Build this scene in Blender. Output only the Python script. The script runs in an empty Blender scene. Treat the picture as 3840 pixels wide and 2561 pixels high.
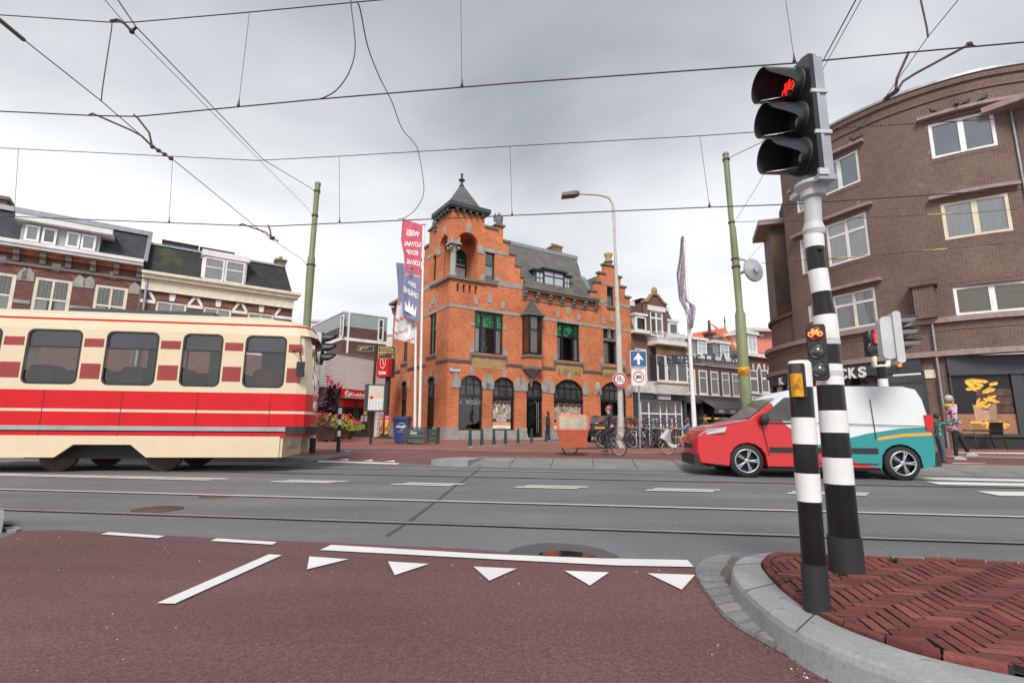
import bpy,bmesh,math,random
from mathutils import Vector,Matrix
from mathutils.geometry import tessellate_polygon
random.seed(7)
sc = bpy.context.scene
COL = sc.collection
R_ = math.radians
# ------------------------------------------------------------------ camera
CF,CP,CR,CH = 1160.0,R_(9.8),R_(0.45),0.886
_F = Vector((0,math.cos(CP),math.sin(CP)));_U = Vector((0,-math.sin(CP),math.cos(CP)))
CRt = Vector((math.cos(CR),0,0)) + _U*math.sin(CR)
CUp = Vector((-math.sin(CR),0,0)) + _U*math.cos(CR)
cam = bpy.data.cameras.new("camera");camo = bpy.data.objects.new("camera",cam);COL.objects.link(camo)
cam.sensor_width = 36;cam.lens = 36*CF/2351.0;cam.clip_start = .05;cam.clip_end = 2000
m = Matrix((CRt,CUp,-_F)).transposed().to_4x4();m.translation = Vector((0,0,CH));camo.matrix_world = m
sc.camera = camo
# ------------------------------------------------------------------ light
SUN_EL,SUN_AZ = R_(45),R_(186)          # azimuth measured clockwise from +Y
world = bpy.data.worlds.new("World");sc.world = world;world.use_nodes = True
nt = world.node_tree;nt.nodes.clear()
def _n(t,**k):
 n = nt.nodes.new(t)
 for a,b in k.items(): setattr(n,a,b)
 return n
out = _n('ShaderNodeOutputWorld');bg = _n('ShaderNodeBackground');bg.inputs[1].default_value = 0.1
sky = _n('ShaderNodeTexSky',sky_type='NISHITA',sun_disc=False);sky.sun_elevation = SUN_EL;sky.sun_rotation = SUN_AZ
tc = _n('ShaderNodeTexCoord');sep = _n('ShaderNodeSeparateXYZ');nt.links.new(tc.outputs['Generated'],sep.inputs[0])
# project the view direction on a flat cloud deck: (x, y) / (z + c)
zc = _n('ShaderNodeMath',operation='MAXIMUM');zc.inputs[1].default_value = 0.0;nt.links.new(sep.outputs[2],zc.inputs[0])
za = _n('ShaderNodeMath',operation='ADD');za.inputs[1].default_value = .22;nt.links.new(zc.outputs[0],za.inputs[0])
dx = _n('ShaderNodeMath',operation='DIVIDE');dy = _n('ShaderNodeMath',operation='DIVIDE')
nt.links.new(sep.outputs[0],dx.inputs[0]);nt.links.new(za.outputs[0],dx.inputs[1])
nt.links.new(sep.outputs[1],dy.inputs[0]);nt.links.new(za.outputs[0],dy.inputs[1])
cmb = _n('ShaderNodeCombineXYZ');nt.links.new(dx.outputs[0],cmb.inputs[0]);nt.links.new(dy.outputs[0],cmb.inputs[1])
mp = _n('ShaderNodeMapping');mp.inputs['Location'].default_value = (3.1,1.7,0);mp.inputs['Scale'].default_value = (.75,1.0,1)
nt.links.new(cmb.outputs[0],mp.inputs[0])
ns = _n('ShaderNodeTexNoise');ns.inputs['Scale'].default_value = 1.15;ns.inputs['Detail'].default_value = 5;ns.inputs['Roughness'].default_value = .48
ns.inputs['Distortion'].default_value = .3
nt.links.new(mp.outputs[0],ns.inputs['Vector'])
# brightness falls with elevation (thicker overcast overhead), broken by the noise
el = _n('ShaderNodeMapRange');el.inputs[1].default_value = .2;el.inputs[2].default_value = .74
el.inputs[3].default_value = 0;el.inputs[4].default_value = 1;nt.links.new(sep.outputs[2],el.inputs[0])
nm = _n('ShaderNodeMath',operation='MULTIPLY_ADD');nm.inputs[1].default_value = 1.9;nm.inputs[2].default_value = -.95
nt.links.new(ns.outputs[0],nm.inputs[0])
ad = _n('ShaderNodeMath',operation='ADD');ad.use_clamp = True;nt.links.new(el.outputs[0],ad.inputs[0]);nt.links.new(nm.outputs[0],ad.inputs[1])
rp = _n('ShaderNodeValToRGB');nt.links.new(ad.outputs[0],rp.inputs[0])
e = rp.color_ramp.elements;e[0].position = 0;e[0].color = (.97,.98,1.,1);e[1].position = 1;e[1].color = (.315,.34,.375,1)
e2 = rp.color_ramp.elements.new(.45);e2.color = (.7,.725,.755,1)
scl = _n('ShaderNodeVectorMath',operation='SCALE');scl.inputs['Scale'].default_value = 10.0;nt.links.new(rp.outputs[0],scl.inputs[0])
mx = _n('ShaderNodeMix',data_type='RGBA');mx.inputs[0].default_value = .93
nt.links.new(sky.outputs[0],mx.inputs[6]);nt.links.new(scl.outputs[0],mx.inputs[7])
nt.links.new(mx.outputs[2],bg.inputs[0]);nt.links.new(bg.outputs[0],out.inputs[0])
sl = bpy.data.lights.new("sun",'SUN');sl.energy = 3.1;sl.angle = R_(22);sl.color = (1,.96,.9)
so = bpy.data.objects.new("sun",sl);COL.objects.link(so)
sd = Vector((math.sin(SUN_AZ)*math.cos(SUN_EL),math.cos(SUN_AZ)*math.cos(SUN_EL),math.sin(SUN_EL)))
so.rotation_euler = sd.to_track_quat('Z','Y').to_euler();so.location = sd*60
vs = sc.view_settings;vs.view_transform = 'Standard';vs.look = 'None';vs.exposure = .17;vs.gamma = 1
# ------------------------------------------------------------------ photo -> place helpers
ZM = {'a':(0,700,.51042),'b':(1100,600,.51042),'c':(1100,1200,.34028),'d':(1600,1200,.34028),'e':(2200,1100,.34028),'f':(2500,1300,.56997),
 'g':(2700,200,.4849),'h':(2700,900,.4849),'i':(0,1100,.55296),'j':(0,1650,.8507),'k':(1800,1650,.86771),'l':(0,0,.81667),'m':(1920,0,.81667),
 'n':(1600,1500,.21267),'o':(3200,1450,.27222),'p':(2000,1500,.29775),'q':(1120,1480,.21267),'r':(2100,1450,.17014),'s':(1500,1080,.17014),
 't':(2000,1100,.17014),'u':(1450,1300,.17014),'v':(2000,1250,.17014),'w':(1450,780,.25521),'x':(1500,1600,.25521),'y':(3240,1700,.25521),'z':(0,1700,.25521),
 'A':(2560,2020,.34498),'B':(2780,1180,.37202),'C':(2040,900,.29762),'D':(1780,940,.29762),'E':(1500,620,.29762),'G':(2480,840,.29762),'':(0,0,1.63332)}
def zp(c,x,y):
 t = ZM[c];return ((t[0]+x*t[2])/1.63332,(t[1]+y*t[2])/1.63332)
def ray(c,x,y):
 x,y = zp(c,x,y);return _F*CF + CRt*(x-1175.5) + CUp*(784-y)
NV = Vector((.132,.9912,0));SV = Vector((.9912,-.132,0))          # across / along the tracks
def gz(n):                                                             # the far side of the road lies a little higher
 if n < 12: return 0.0
 if n < 13.4: return (n-12)/1.4*.12
 if n < 19: return .12+(n-13.4)/5.6*.10
 return .22
def atz(c,x,y,z):
 d = ray(c,x,y);t = (z-CH)/d.z;return Vector((d.x*t,d.y*t,z))
def GP(c,x,y):                                                       # ground point seen at a photo position
 d = ray(c,x,y);lo,hi = 1.0,90.0;h = Vector((d.x,d.y)).length
 def err(s): 
  q = Vector((d.x*s/h,d.y*s/h,0));return CH + d.z*s/h - gz(q.dot(NV))
 for _ in range(40):
  mid = (lo+hi)/2
  if err(mid) > 0: lo = mid
  else: hi = mid
 q = Vector((d.x*lo/h,d.y*lo/h,0));q.z = gz(q.dot(NV));return q
def atY(c,x,y,Y):
 d = ray(c,x,y);t = Y/d.y;return Vector((d.x*t,Y,CH+d.z*t))
def atN(c,x,y,n):                                                   # on the vertical plane n metres across the road
 d = ray(c,x,y);t = n/d.dot(NV);return Vector((d.x*t,d.y*t,CH+d.z*t))
class Fr:
 """vertical plane: u runs right (seen from outside), z up, d outward"""
 def __init__(s,o,d):
  s.o = Vector((o[0],o[1],0));s.d = Vector((d[0],d[1],0)).normalized();s.n = Vector((s.d.y,-s.d.x,0))
 def P(s,u,z,d=0.0):
  v = s.o + s.d*u + s.n*d;v.z = z;return v
 def px(s,c,x,y,d=0.0):
  r = ray(c,x,y);o = s.o+s.n*d;t = (o.dot(s.n))/r.dot(s.n);p = r*t
  return ((p-s.o).dot(s.d),CH+r.z*t)
 def off(s,d): return Fr(s.o+s.n*d,s.d)
 def rect(s,c,xl,xr,yt,yb,d=0.0):
  xm = (xl+xr)/2;ym = (yt+yb)/2
  return (s.px(c,xl,ym,d)[0],s.px(c,xr,ym,d)[0],s.px(c,xm,yb,d)[1],s.px(c,xm,yt,d)[1])
WF = Fr((0,0),(1,0))
# ------------------------------------------------------------------ materials
MATS = {}
def _mat(name):
 m = bpy.data.materials.new(name);m.use_nodes = True;m.node_tree.nodes.clear();return m
class NB:
 def __init__(s,name): s.m = _mat(name);s.t = s.m.node_tree
 def n(s,t,ins=None,**k):
  x = s.t.nodes.new(t)
  for a,b in k.items(): setattr(x,a,b)
  if ins:
   for a,b in ins.items():
    if isinstance(b,bpy.types.NodeSocket): s.t.links.new(b,x.inputs[a])
    else: x.inputs[a].default_value = b
  return x
 def noise(s,vec,scale,detail=4,rough=.55):
  return s.n('ShaderNodeTexNoise',{'Vector': vec,'Scale': scale,'Detail': detail,'Roughness': rough})
 def ramp(s,fac,stops):
  r = s.n('ShaderNodeValToRGB',{0: fac});e = r.color_ramp.elements
  e[0].position,e[0].color = stops[0][0],(*stops[0][1],1)
  e[1].position,e[1].color = stops[-1][0],(*stops[-1][1],1)
  for p,c in stops[1:-1]: q = e.new(p);q.color = (*c,1)
  return r.outputs[0]
 def mix(s,fac,a,b,bt='MIX'):
  x = s.n('ShaderNodeMix',data_type='RGBA',blend_type=bt)
  for i,v in ((0,fac),(6,a),(7,b)):
   if isinstance(v,bpy.types.NodeSocket): s.t.links.new(v,x.inputs[i])
   elif i == 0: x.inputs[0].default_value = v
   else: x.inputs[i].default_value = (*v,1)
  return x.outputs[2]
 def fin(s,col,rough=.7,metal=0,bump=None,bs=.3,bd=.02,spec=.5,coat=0,emis=None,es=0,alpha=None):
  p = s.n('ShaderNodeBsdfPrincipled')
  if isinstance(col,bpy.types.NodeSocket): s.t.links.new(col,p.inputs['Base Color'])
  else: p.inputs['Base Color'].default_value = (*col,1)
  if isinstance(rough,bpy.types.NodeSocket): s.t.links.new(rough,p.inputs['Roughness'])
  else: p.inputs['Roughness'].default_value = rough
  p.inputs['Metallic'].default_value = metal;p.inputs['Specular IOR Level'].default_value = spec
  p.inputs['Coat Weight'].default_value = coat;p.inputs['Coat Roughness'].default_value = .06
  if emis: p.inputs['Emission Color'].default_value = (*emis,1);p.inputs['Emission Strength'].default_value = es
  if bump is not None:
   b = s.n('ShaderNodeBump',{'Height': bump,'Strength': bs,'Distance': bd});s.t.links.new(b.outputs[0],p.inputs['Normal'])
  o = s.n('ShaderNodeOutputMaterial');s.t.links.new(p.outputs[0],o.inputs[0]);return s.m
def mat(name,col,rough=.6,metal=0,var=.12,scale=3.0,bump=0,coat=0,spec=.5,dirt=0.0,emis=None,es=0):
 """plain painted / metal / plastic surface with slight mottling, optional dirt streaks"""
 if name in MATS: return MATS[name]
 b = NB(name);t = b.n('ShaderNodeTexCoord').outputs['Object']
 nz = b.noise(t,scale,6).outputs[0]
 lo = tuple(c*(1-var) for c in col);hi = tuple(min(1,c*(1+var)) for c in col)
 c = b.ramp(nz,[(.3,lo),(.7,hi)])
 if dirt:
  mpn = b.n('ShaderNodeMapping',{0: t});mpn.inputs['Scale'].default_value = (3,3,.5)
  d = b.noise(mpn.outputs[0],2.2,8,.7).outputs[0]
  f = b.n('ShaderNodeMapRange',{0: d,1: .5,2: .75,3: 0.,4: dirt}).outputs[0]
  c = b.mix(f,c,tuple(x*.35+.02 for x in col))
 r = b.n('ShaderNodeMapRange',{0: nz,1: .2,2: .8,3: max(0,rough-.08),4: min(1,rough+.08)}).outputs[0]
 fine = b.noise(t,scale*18,3).outputs[0]
 MATS[name] = b.fin(c,r,metal,fine if bump else None,bump,.01,spec,coat,emis=emis,es=es);return MATS[name]
def brick(name,c1,c2,mortar,bw=.21,rh=.0625,ms=.008,big=.25,stain=(.12,.08,.06),sf=.35,bump=.4,white=0.0,rough=.85):
 """brickwork in metres from the UV map, with per-brick colour, weathering and soot"""
 if name in MATS: return MATS[name]
 b = NB(name);uv = b.n('ShaderNodeUVMap').outputs[0]
 bt = b.n('ShaderNodeTexBrick',{'Vector': uv,'Color1': (*c1,1),'Color2': (*c2,1),'Mortar': (*mortar,1),'Scale': 1.,'Mortar Size': ms,
         'Mortar Smooth': .15,'Bias': 0.,'Brick Width': bw,'Row Height': rh})
 t = b.n('ShaderNodeTexCoord').outputs['Object']
 c = bt.outputs[0]
 n1 = b.noise(t,.55,6,.6).outputs[0]
 c = b.mix(1.0,c,b.ramp(n1,[(.3,(1-big,)*3),(.7,(1+big*.6,)*3)]),'MULTIPLY')
 n2 = b.noise(t,1.6,8,.7).outputs[0]
 c = b.mix(b.n('ShaderNodeMapRange',{0: n2,1: .56,2: .74,3: 0.,4: sf}).outputs[0],c,stain)
 n4 = b.noise(uv,11,3,.6).outputs[0]
 c = b.mix(1.0,c,b.ramp(n4,[(.3,(.86,)*3),(.72,(1.12,)*3)]),'MULTIPLY')
 if white:
  n3 = b.noise(t,.9,9,.72).outputs[0]
  c = b.mix(b.n('ShaderNodeMapRange',{0: n3,1: .62,2: .72,3: 0.,4: white}).outputs[0],c,(.62,.55,.5))
 MATS[name] = b.fin(c,rough,0,bt.outputs[1],-bump,.008,.25);return MATS[name]
def tiles(name,c1,c2,gap,bw,rh,moss=None,rough=.7,bump=.5):
 if name in MATS: return MATS[name]
 b = NB(name);uv = b.n('ShaderNodeUVMap').outputs[0]
 bt = b.n('ShaderNodeTexBrick',{'Vector': uv,'Color1': (*c1,1),'Color2': (*c2,1),'Mortar': (*gap,1),'Scale': 1.,'Mortar Size': .012,
         'Mortar Smooth': .4,'Bias': 0.,'Brick Width': bw,'Row Height': rh})
 t = b.n('ShaderNodeTexCoord').outputs['Object'];c = bt.outputs[0]
 n1 = b.noise(t,1.1,8,.7).outputs[0]
 c = b.mix(1.0,c,b.ramp(n1,[(.3,(.75,)*3),(.7,(1.2,)*3)]),'MULTIPLY')
 if moss:
  mpn = b.n('ShaderNodeMapping',{0: t});mpn.inputs['Scale'].default_value = (1,1,.35)
  n2 = b.noise(mpn.outputs[0],.8,8,.75).outputs[0]
  c = b.mix(b.n('ShaderNodeMapRange',{0: n2,1: .5,2: .68,3: 0.,4: .75}).outputs[0],c,moss)
 MATS[name] = b.fin(c,rough,0,bt.outputs[1],-bump,.015,.3);return MATS[name]
def glassm(name,tint=(.9,.93,.92),ior=1.5,rough=.02,wav=.02):
 """window pane: see-through, mirror-like at grazing angles, slightly wavy"""
 if name in MATS: return MATS[name]
 b = NB(name);t = b.n('ShaderNodeTexCoord').outputs['Object']
 bp = b.n('ShaderNodeBump',{'Height': b.noise(t,1.3,2).outputs[0],'Strength': wav,'Distance': .3}).outputs[0]
 fr = b.n('ShaderNodeFresnel',{'IOR': ior,'Normal': bp}).outputs[0]
 tr = b.n('ShaderNodeBsdfTransparent',{0: (*tint,1)}).outputs[0]
 gl = b.n('ShaderNodeBsdfGlossy',{'Roughness': rough,'Normal': bp}).outputs[0]
 mxs = b.n('ShaderNodeMixShader',{0: b.n('ShaderNodeMath',{0: fr,1: 2.2,2: .02},operation='MULTIPLY_ADD').outputs[0]})
 b.t.links.new(tr,mxs.inputs[1]);b.t.links.new(gl,mxs.inputs[2])
 o = b.n('ShaderNodeOutputMaterial');b.t.links.new(mxs.outputs[0],o.inputs[0]);MATS[name] = b.m;return b.m
# ------------------------------------------------------------------ mesh builder
ROOT = {}
class MB:
 def __init__(s): s.v = [];s.f = [];s.m = [];s.uv = [];s.sm = []
 def face(s,pts,mi=0,uv=None,sm=False):
  i = len(s.v);s.v += [Vector(p) for p in pts];s.f.append(tuple(range(i,i+len(pts))));s.m.append(mi);s.uv.append(uv);s.sm.append(sm)
 def mesh(s,V,F,mi=0,sm=False,uvs=None):
  i = len(s.v);s.v += [Vector(p) for p in V]
  for k,q in enumerate(F):
   s.f.append(tuple(a+i for a in q));s.m.append(mi);s.uv.append([uvs[a] for a in q] if uvs else None);s.sm.append(sm)
 def box(s,F,u0,u1,z0,z1,d0,d1,mi=0):
  a = [F.P(u,z,d) for d in (d0,d1) for z in (z0,z1) for u in (u0,u1)]
  s.mesh(a,[(4,5,7,6),(1,0,2,3),(0,4,6,2),(5,1,3,7),(6,7,3,2),(0,1,5,4)],mi)
 def bx(s,x0,x1,y0,y1,z0,z1,mi=0): s.box(WF,x0,x1,z0,z1,-y0,-y1,mi)
 def prism(s,F,poly,d0,d1,mi=0,back=True):
  a = [F.P(u,z,d1) for u,z in poly];b = [F.P(u,z,d0) for u,z in poly];n = len(poly)
  ar = sum(poly[i][0]*poly[(i+1) % n][1]-poly[(i+1) % n][0]*poly[i][1] for i in range(n))
  if ar < 0: a.reverse();b.reverse()
  s.face(a,mi)
  if back: s.face(b[::-1],mi)
  for i in range(n):
   j = (i+1) % n;s.face([b[i],b[j],a[j],a[i]],mi)
 def slab(s,pts,h,mi=0):                        # horizontal polygon with height
  n = len(pts);ar = sum(pts[i][0]*pts[(i+1) % n][1]-pts[(i+1) % n][0]*pts[i][1] for i in range(n))
  P = [Vector(p) for p in pts]
  if ar < 0: P.reverse()
  T = [p+Vector((0,0,h)) for p in P];s.face(T,mi)
  for i in range(n):
   j = (i+1) % n;s.face([P[i],P[j],T[j],T[i]],mi)
 def wall(s,F,outer,holes,th=.25,d=0.0,mi=0,rmi=None,rd=None):
  """wall with openings; reveals go th deep"""
  rmi = mi if rmi is None else rmi
  polys = [outer]+holes;flat = [p for q in polys for p in q]
  tr = tessellate_polygon([[Vector((u,z,0)) for u,z in q] for q in polys])
  for t in tr:
   q = [flat[i] for i in t]
   ar = (q[1][0]-q[0][0])*(q[2][1]-q[0][1])-(q[2][0]-q[0][0])*(q[1][1]-q[0][1])
   if abs(ar) < 1e-9: continue
   if ar < 0: q = q[::-1]
   s.face([F.P(u,z,d) for u,z in q],mi)
  for k,q in enumerate(polys):
   n = len(q);ar = sum(q[i][0]*q[(i+1) % n][1]-q[(i+1) % n][0]*q[i][1] for i in range(n))
   if (ar < 0) == (k == 0): q = q[::-1]
   for i in range(n):
    a,b = q[i],q[(i+1) % n]
    s.face([F.P(*a,d-th),F.P(*b,d-th),F.P(*b,d),F.P(*a,d)],rmi if k else mi)
 def tube(s,pts,r,seg=8,mi=0,caps=True,sm=True):
  pts = [Vector(p) for p in pts];n = len(pts);rr = r if isinstance(r,(list,tuple)) else [r]*n
  V = [];up = None
  for i,p in enumerate(pts):
   t = (pts[min(i+1,n-1)]-pts[max(i-1,0)]).normalized()
   if up is None:
    up = Vector((0,0,1)) if abs(t.z) < .95 else Vector((1,0,0))
   a = t.cross(up)
   if a.length < 1e-5: a = t.orthogonal()
   a.normalize();b = a.cross(t).normalized();up = b
   for k in range(seg):
    w = 2*math.pi*k/seg;V.append(p+(a*math.cos(w)+b*math.sin(w))*rr[i])
  Fc = []
  for i in range(n-1):
   for k in range(seg):
    k2 = (k+1) % seg;Fc.append((i*seg+k,(i+1)*seg+k,(i+1)*seg+k2,i*seg+k2))
  s.mesh(V,Fc,mi,sm)
  if caps:
   s.face([V[k] for k in range(seg)],mi);s.face([V[(n-1)*seg+k] for k in range(seg)][::-1],mi)
 def lathe(s,c,prof,seg=16,mi=0,ax=None,sm=True,close=False):
  """prof: (r, h) along axis ax from c"""
  c = Vector(c);ax = Vector(ax).normalized() if ax is not None else Vector((0,0,1));a = ax.orthogonal().normalized();b = ax.cross(a)
  V = [c+ax*h+(a*math.cos(2*math.pi*k/seg)+b*math.sin(2*math.pi*k/seg))*r for r,h in prof for k in range(seg)]
  Fc = [(i*seg+k,i*seg+(k+1) % seg,(i+1)*seg+(k+1) % seg,(i+1)*seg+k) for i in range(len(prof)-1) for k in range(seg)]
  s.mesh(V,Fc,mi,sm)
  if not close:
   if prof[0][0] > 1e-4: s.face([V[k] for k in range(seg)][::-1],mi)
   if prof[-1][0] > 1e-4: s.face(V[-seg:],mi)
 def ell(s,c,r,seg=12,rings=8,mi=0,rot=None):
  c = Vector(c);r = (r,r,r) if not isinstance(r,(tuple,list)) else r;V = []
  for i in range(rings+1):
   th = math.pi*i/rings
   for k in range(seg):
    ph = 2*math.pi*k/seg;v = Vector((r[0]*math.sin(th)*math.cos(ph),r[1]*math.sin(th)*math.sin(ph),r[2]*math.cos(th)))
    if rot is not None: v = rot @ v
    V.append(c+v)
  Fc = [(i*seg+k,(i+1)*seg+k,(i+1)*seg+(k+1) % seg,i*seg+(k+1) % seg) for i in range(rings) for k in range(seg)]
  s.mesh(V,Fc,mi,True)
 def ring(s,c,ax,R,r,seg=28,rs=6,mi=0,a0=0,a1=2*math.pi,flat=1.0):
  c = Vector(c);ax = Vector(ax).normalized();a = ax.orthogonal().normalized();b = ax.cross(a);V = []
  full = abs(a1-a0-2*math.pi) < 1e-6;n = seg if full else seg+1
  for i in range(n):
   w = a0+(a1-a0)*i/seg;o = a*math.cos(w)+b*math.sin(w)
   for k in range(rs):
    q = 2*math.pi*k/rs;V.append(c+o*(R+r*math.cos(q))+ax*r*flat*math.sin(q))
  Fc = [((i % n)*rs+k,(i % n)*rs+(k+1) % rs,((i+1) % n)*rs+(k+1) % rs,((i+1) % n)*rs+k) for i in range(seg if full else seg) for k in range(rs)]
  s.mesh(V,Fc,mi,True)
 def loft(s,secs,mi=0,sm=True,caps=True):
  n = len(secs[0]);V = [p for q in secs for p in q]
  s.mesh(V,[(i*n+k,i*n+(k+1) % n,(i+1)*n+(k+1) % n,(i+1)*n+k) for i in range(len(secs)-1) for k in range(n)],mi,sm)
  if caps: s.face(secs[0][::-1],mi);s.face(secs[-1],mi)
 def text(s,F,txt,u,z,h,w=None,d=0.004,mi=0,th=0.0,mirror=False,bold=0.0,rot=0.0,al='C'):
  cu = bpy.data.curves.new('t','FONT');cu.body = txt;cu.size = 1;cu.offset = bold;cu.resolution_u = 3
  o = bpy.data.objects.new('t',cu);COL.objects.link(o)
  dg = bpy.context.evaluated_depsgraph_get();me = bpy.data.meshes.new_from_object(o.evaluated_get(dg))
  V = [v.co.copy() for v in me.vertices];Fc = [tuple(p.vertices) for p in me.polygons]
  bpy.data.objects.remove(o);bpy.data.curves.remove(cu);bpy.data.meshes.remove(me)
  if not V: return
  x0 = min(v.x for v in V);x1 = max(v.x for v in V);y0 = min(v.y for v in V);y1 = max(v.y for v in V)
  sy = h/(y1-y0);sx = (w/(x1-x0)) if w else sy;cr,sr = math.cos(rot),math.sin(rot)
  def tf(v):
   X = (v.x-(x0+x1)/2 if al == 'C' else v.x-x0)*sx;Y = (v.y-(y0+y1)/2)*sy
   if mirror: X = -X
   return (u+X*cr-Y*sr,z+X*sr+Y*cr)
  q = [tf(v) for v in V]
  for t in Fc:
   pts = [q[i] for i in t]
   if mirror: pts = pts[::-1]
   s.face([F.P(a,b,d+th) for a,b in pts],mi)
  if th:
   cnt = {}
   for t in Fc:
    for i in range(len(t)):
     e = (t[i],t[(i+1) % len(t)]);cnt[e] = cnt.get(e,0)+1
   for (a,b) in list(cnt):
    if (b,a) not in cnt:
     s.face([F.P(*q[a],d),F.P(*q[b],d),F.P(*q[b],d+th),F.P(*q[a],d+th)],mi)
 def split(s,name,mats,parent,tol=.004):
  """build each separate piece as a part of its own"""
  par = {}
  def fd(a):
   while par.setdefault(a,a) != a: par[a] = par[par[a]];a = par[a]
   return a
  key = [(round(v.x,3),round(v.y,3),round(v.z,3)) for v in s.v]
  for q in s.f:
   for i in q[1:]: par[fd(key[q[0]])] = fd(key[i])
  comp = {}
  for k,q in enumerate(s.f): comp.setdefault(fd(key[q[0]]),[]).append(k)
  cs = []
  for fs in comp.values():
   vs_ = [s.v[i] for k in fs for i in s.f[k]]
   cs.append([fs,[min(v[a] for v in vs_)-tol for a in range(3)],[max(v[a] for v in vs_)+tol for a in range(3)]])
  ch = True
  while ch:
   ch = False
   for i in range(len(cs)):
    for j in range(i+1,len(cs)):
     if all(cs[i][1][a] <= cs[j][2][a] and cs[j][1][a] <= cs[i][2][a] for a in range(3)):
      cs[i] = [cs[i][0]+cs[j][0],[min(x,y) for x,y in zip(cs[i][1],cs[j][1])],[max(x,y) for x,y in zip(cs[i][2],cs[j][2])]];del cs[j];ch = True;break
    if ch: break
  for fs,_,_ in cs:
   m = MB()
   for k in sorted(fs):
    i0 = len(m.v);m.v += [s.v[i] for i in s.f[k]];m.f.append(tuple(range(i0,len(m.v))));m.m.append(s.m[k]);m.uv.append(s.uv[k]);m.sm.append(False)
   m.build(name,mats,parent)
 def build(s,name,mats,parent=None,kind=None,weld=False,nosm=False):
  mats = mats if isinstance(mats,(list,tuple)) else [mats]
  off = ROOT.get(parent.name,Vector()) if parent else Vector()
  me = bpy.data.meshes.new(name);me.from_pydata([v-off for v in s.v],[],s.f)
  for x in mats: me.materials.append(x)
  uvl = me.uv_layers.new(name='UVMap');me.polygons.foreach_set('material_index',s.m)
  me.polygons.foreach_set('use_smooth',s.sm)
  li = 0;dat = []
  Zv = Vector((0,0,1))
  for k,q in enumerate(s.f):
   if s.uv[k]:
    for a in s.uv[k]: dat += [a[0],a[1]]
    continue
   a,b,c = s.v[q[0]],s.v[q[1]],s.v[q[2]];n = Vector((0,0,0))
   for i in range(len(q)):
    p1,p2 = s.v[q[i]],s.v[q[(i+1) % len(q)]]
    n.x += (p1.y-p2.y)*(p1.z+p2.z);n.y += (p1.z-p2.z)*(p1.x+p2.x);n.z += (p1.x-p2.x)*(p1.y+p2.y)
   if n.length > 1e-12: n.normalize()
   if abs(n.z) > .985: 
    for i in q: dat += [s.v[i].x,s.v[i].y]
   else:
    t = Zv.cross(n).normalized();w = n.cross(t)
    for i in q: dat += [s.v[i].dot(t),s.v[i].dot(w)]
  uvl.data.foreach_set('uv',dat)
  me.validate();me.update()
  o = bpy.data.objects.new(name,me);COL.objects.link(o)
  if parent: o.parent = parent;ROOT[o.name] = off
  if kind: o['kind'] = kind
  return o
def tag(o,label=None,cat=None,group=None,kind=None):
 if label: o['label'] = label
 if cat: o['category'] = cat
 if group: o['group'] = group
 if kind: o['kind'] = kind
 return o
def thing(name,label,cat,loc,group=None,rz=0.0,local=False):
 """an Empty at the thing's base; local=True when its parts are built in its own axes"""
 o = bpy.data.objects.new(name,None);COL.objects.link(o);o.empty_display_size = .2
 o.location = loc;o.rotation_euler = (0,0,rz);tag(o,label,cat,group)
 ROOT[o.name] = Vector() if local else Vector(loc);return o
def single(name,mb,mats,label,cat,loc=None,group=None):
 """a thing that is one mesh, origin at its base"""
 L = Vector(loc) if loc is not None else Vector(min(mb.v,key=lambda v: v.z))
 mb.v = [v-L for v in mb.v];o = mb.build(name,mats);o.location = L;return tag(o,label,cat,group)
def copy_thing(o,loc,rz,label,group=None,parent=None):
 c = o.copy();COL.objects.link(c);c.parent = parent
 if parent is None:
  c.location = loc;c.rotation_euler = (0,0,rz)
  if label: c['label'] = label
  if group: c['group'] = group
 for ch in list(o.children): copy_thing(ch,None,None,None,None,c)
 return c
def arc(u0,u1,z0,zs,zc,n=10):
 """opening outline: jambs from z0 to the springing zs, segmental arch up to zc"""
 w = (u1-u0)/2;h = zc-zs;Rr = (w*w+h*h)/(2*h);cz = zc-Rr;a = math.asin(min(1,w/Rr));um = (u0+u1)/2
 if h > w: cz = zs;
 pts = [(u0,z0),(u1,z0)]
 for i in range(n+1):
  t = a-2*a*i/n;pts.append((um+Rr*math.sin(t),cz+Rr*math.cos(t)))
 return pts
def rectp(u0,u1,z0,z1): return [(u0,z0),(u1,z0),(u1,z1),(u0,z1)]
# ------------------------------------------------------------------ materials of the place
def asphalt(name,base,spk,bump=.35,sc_=1.0,patch=.2):
 b = NB(name);t = b.n('ShaderNodeTexCoord').outputs['Object']
 n0 = b.noise(t,.35,6,.6).outputs[0];n1 = b.noise(t,130*sc_,3,.7).outputs[0];n2 = b.noise(t,38*sc_,3).outputs[0]
 c = b.ramp(n1,[(.32,tuple(x*.5 for x in base)),(.5,base),(.62,tuple(x*1.25 for x in base)),(.74,spk)])
 c = b.mix(1.,c,b.ramp(n0,[(.3,(1-patch,)*3),(.7,(1+patch,)*3)]),'MULTIPLY')
 c = b.mix(1.,c,b.ramp(n2,[(.3,(.86,)*3),(.7,(1.12,)*3)]),'MULTIPLY')
 mpn = b.n('ShaderNodeMapping',{0: t});mpn.inputs['Rotation'].default_value = (0,0,R_(7.6));mpn.inputs['Scale'].default_value = (.25,1.6,1)
 n3 = b.noise(mpn.outputs[0],.8,5,.6).outputs[0]
 c = b.mix(1.,c,b.ramp(n3,[(.3,(.8,)*3),(.7,(1.16,)*3)]),'MULTIPLY')
 vo = b.n('ShaderNodeTexVoronoi',{'Vector': t,'Scale': 5.}).outputs['Distance']
 c = b.mix(b.n('ShaderNodeMapRange',{0: vo,1: .0,2: .035,3: .55,4: 0.}).outputs[0],c,(.42,.4,.37))
 MATS[name] = b.fin(c,.82,0,n1,bump,.004,.35);return MATS[name]
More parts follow.
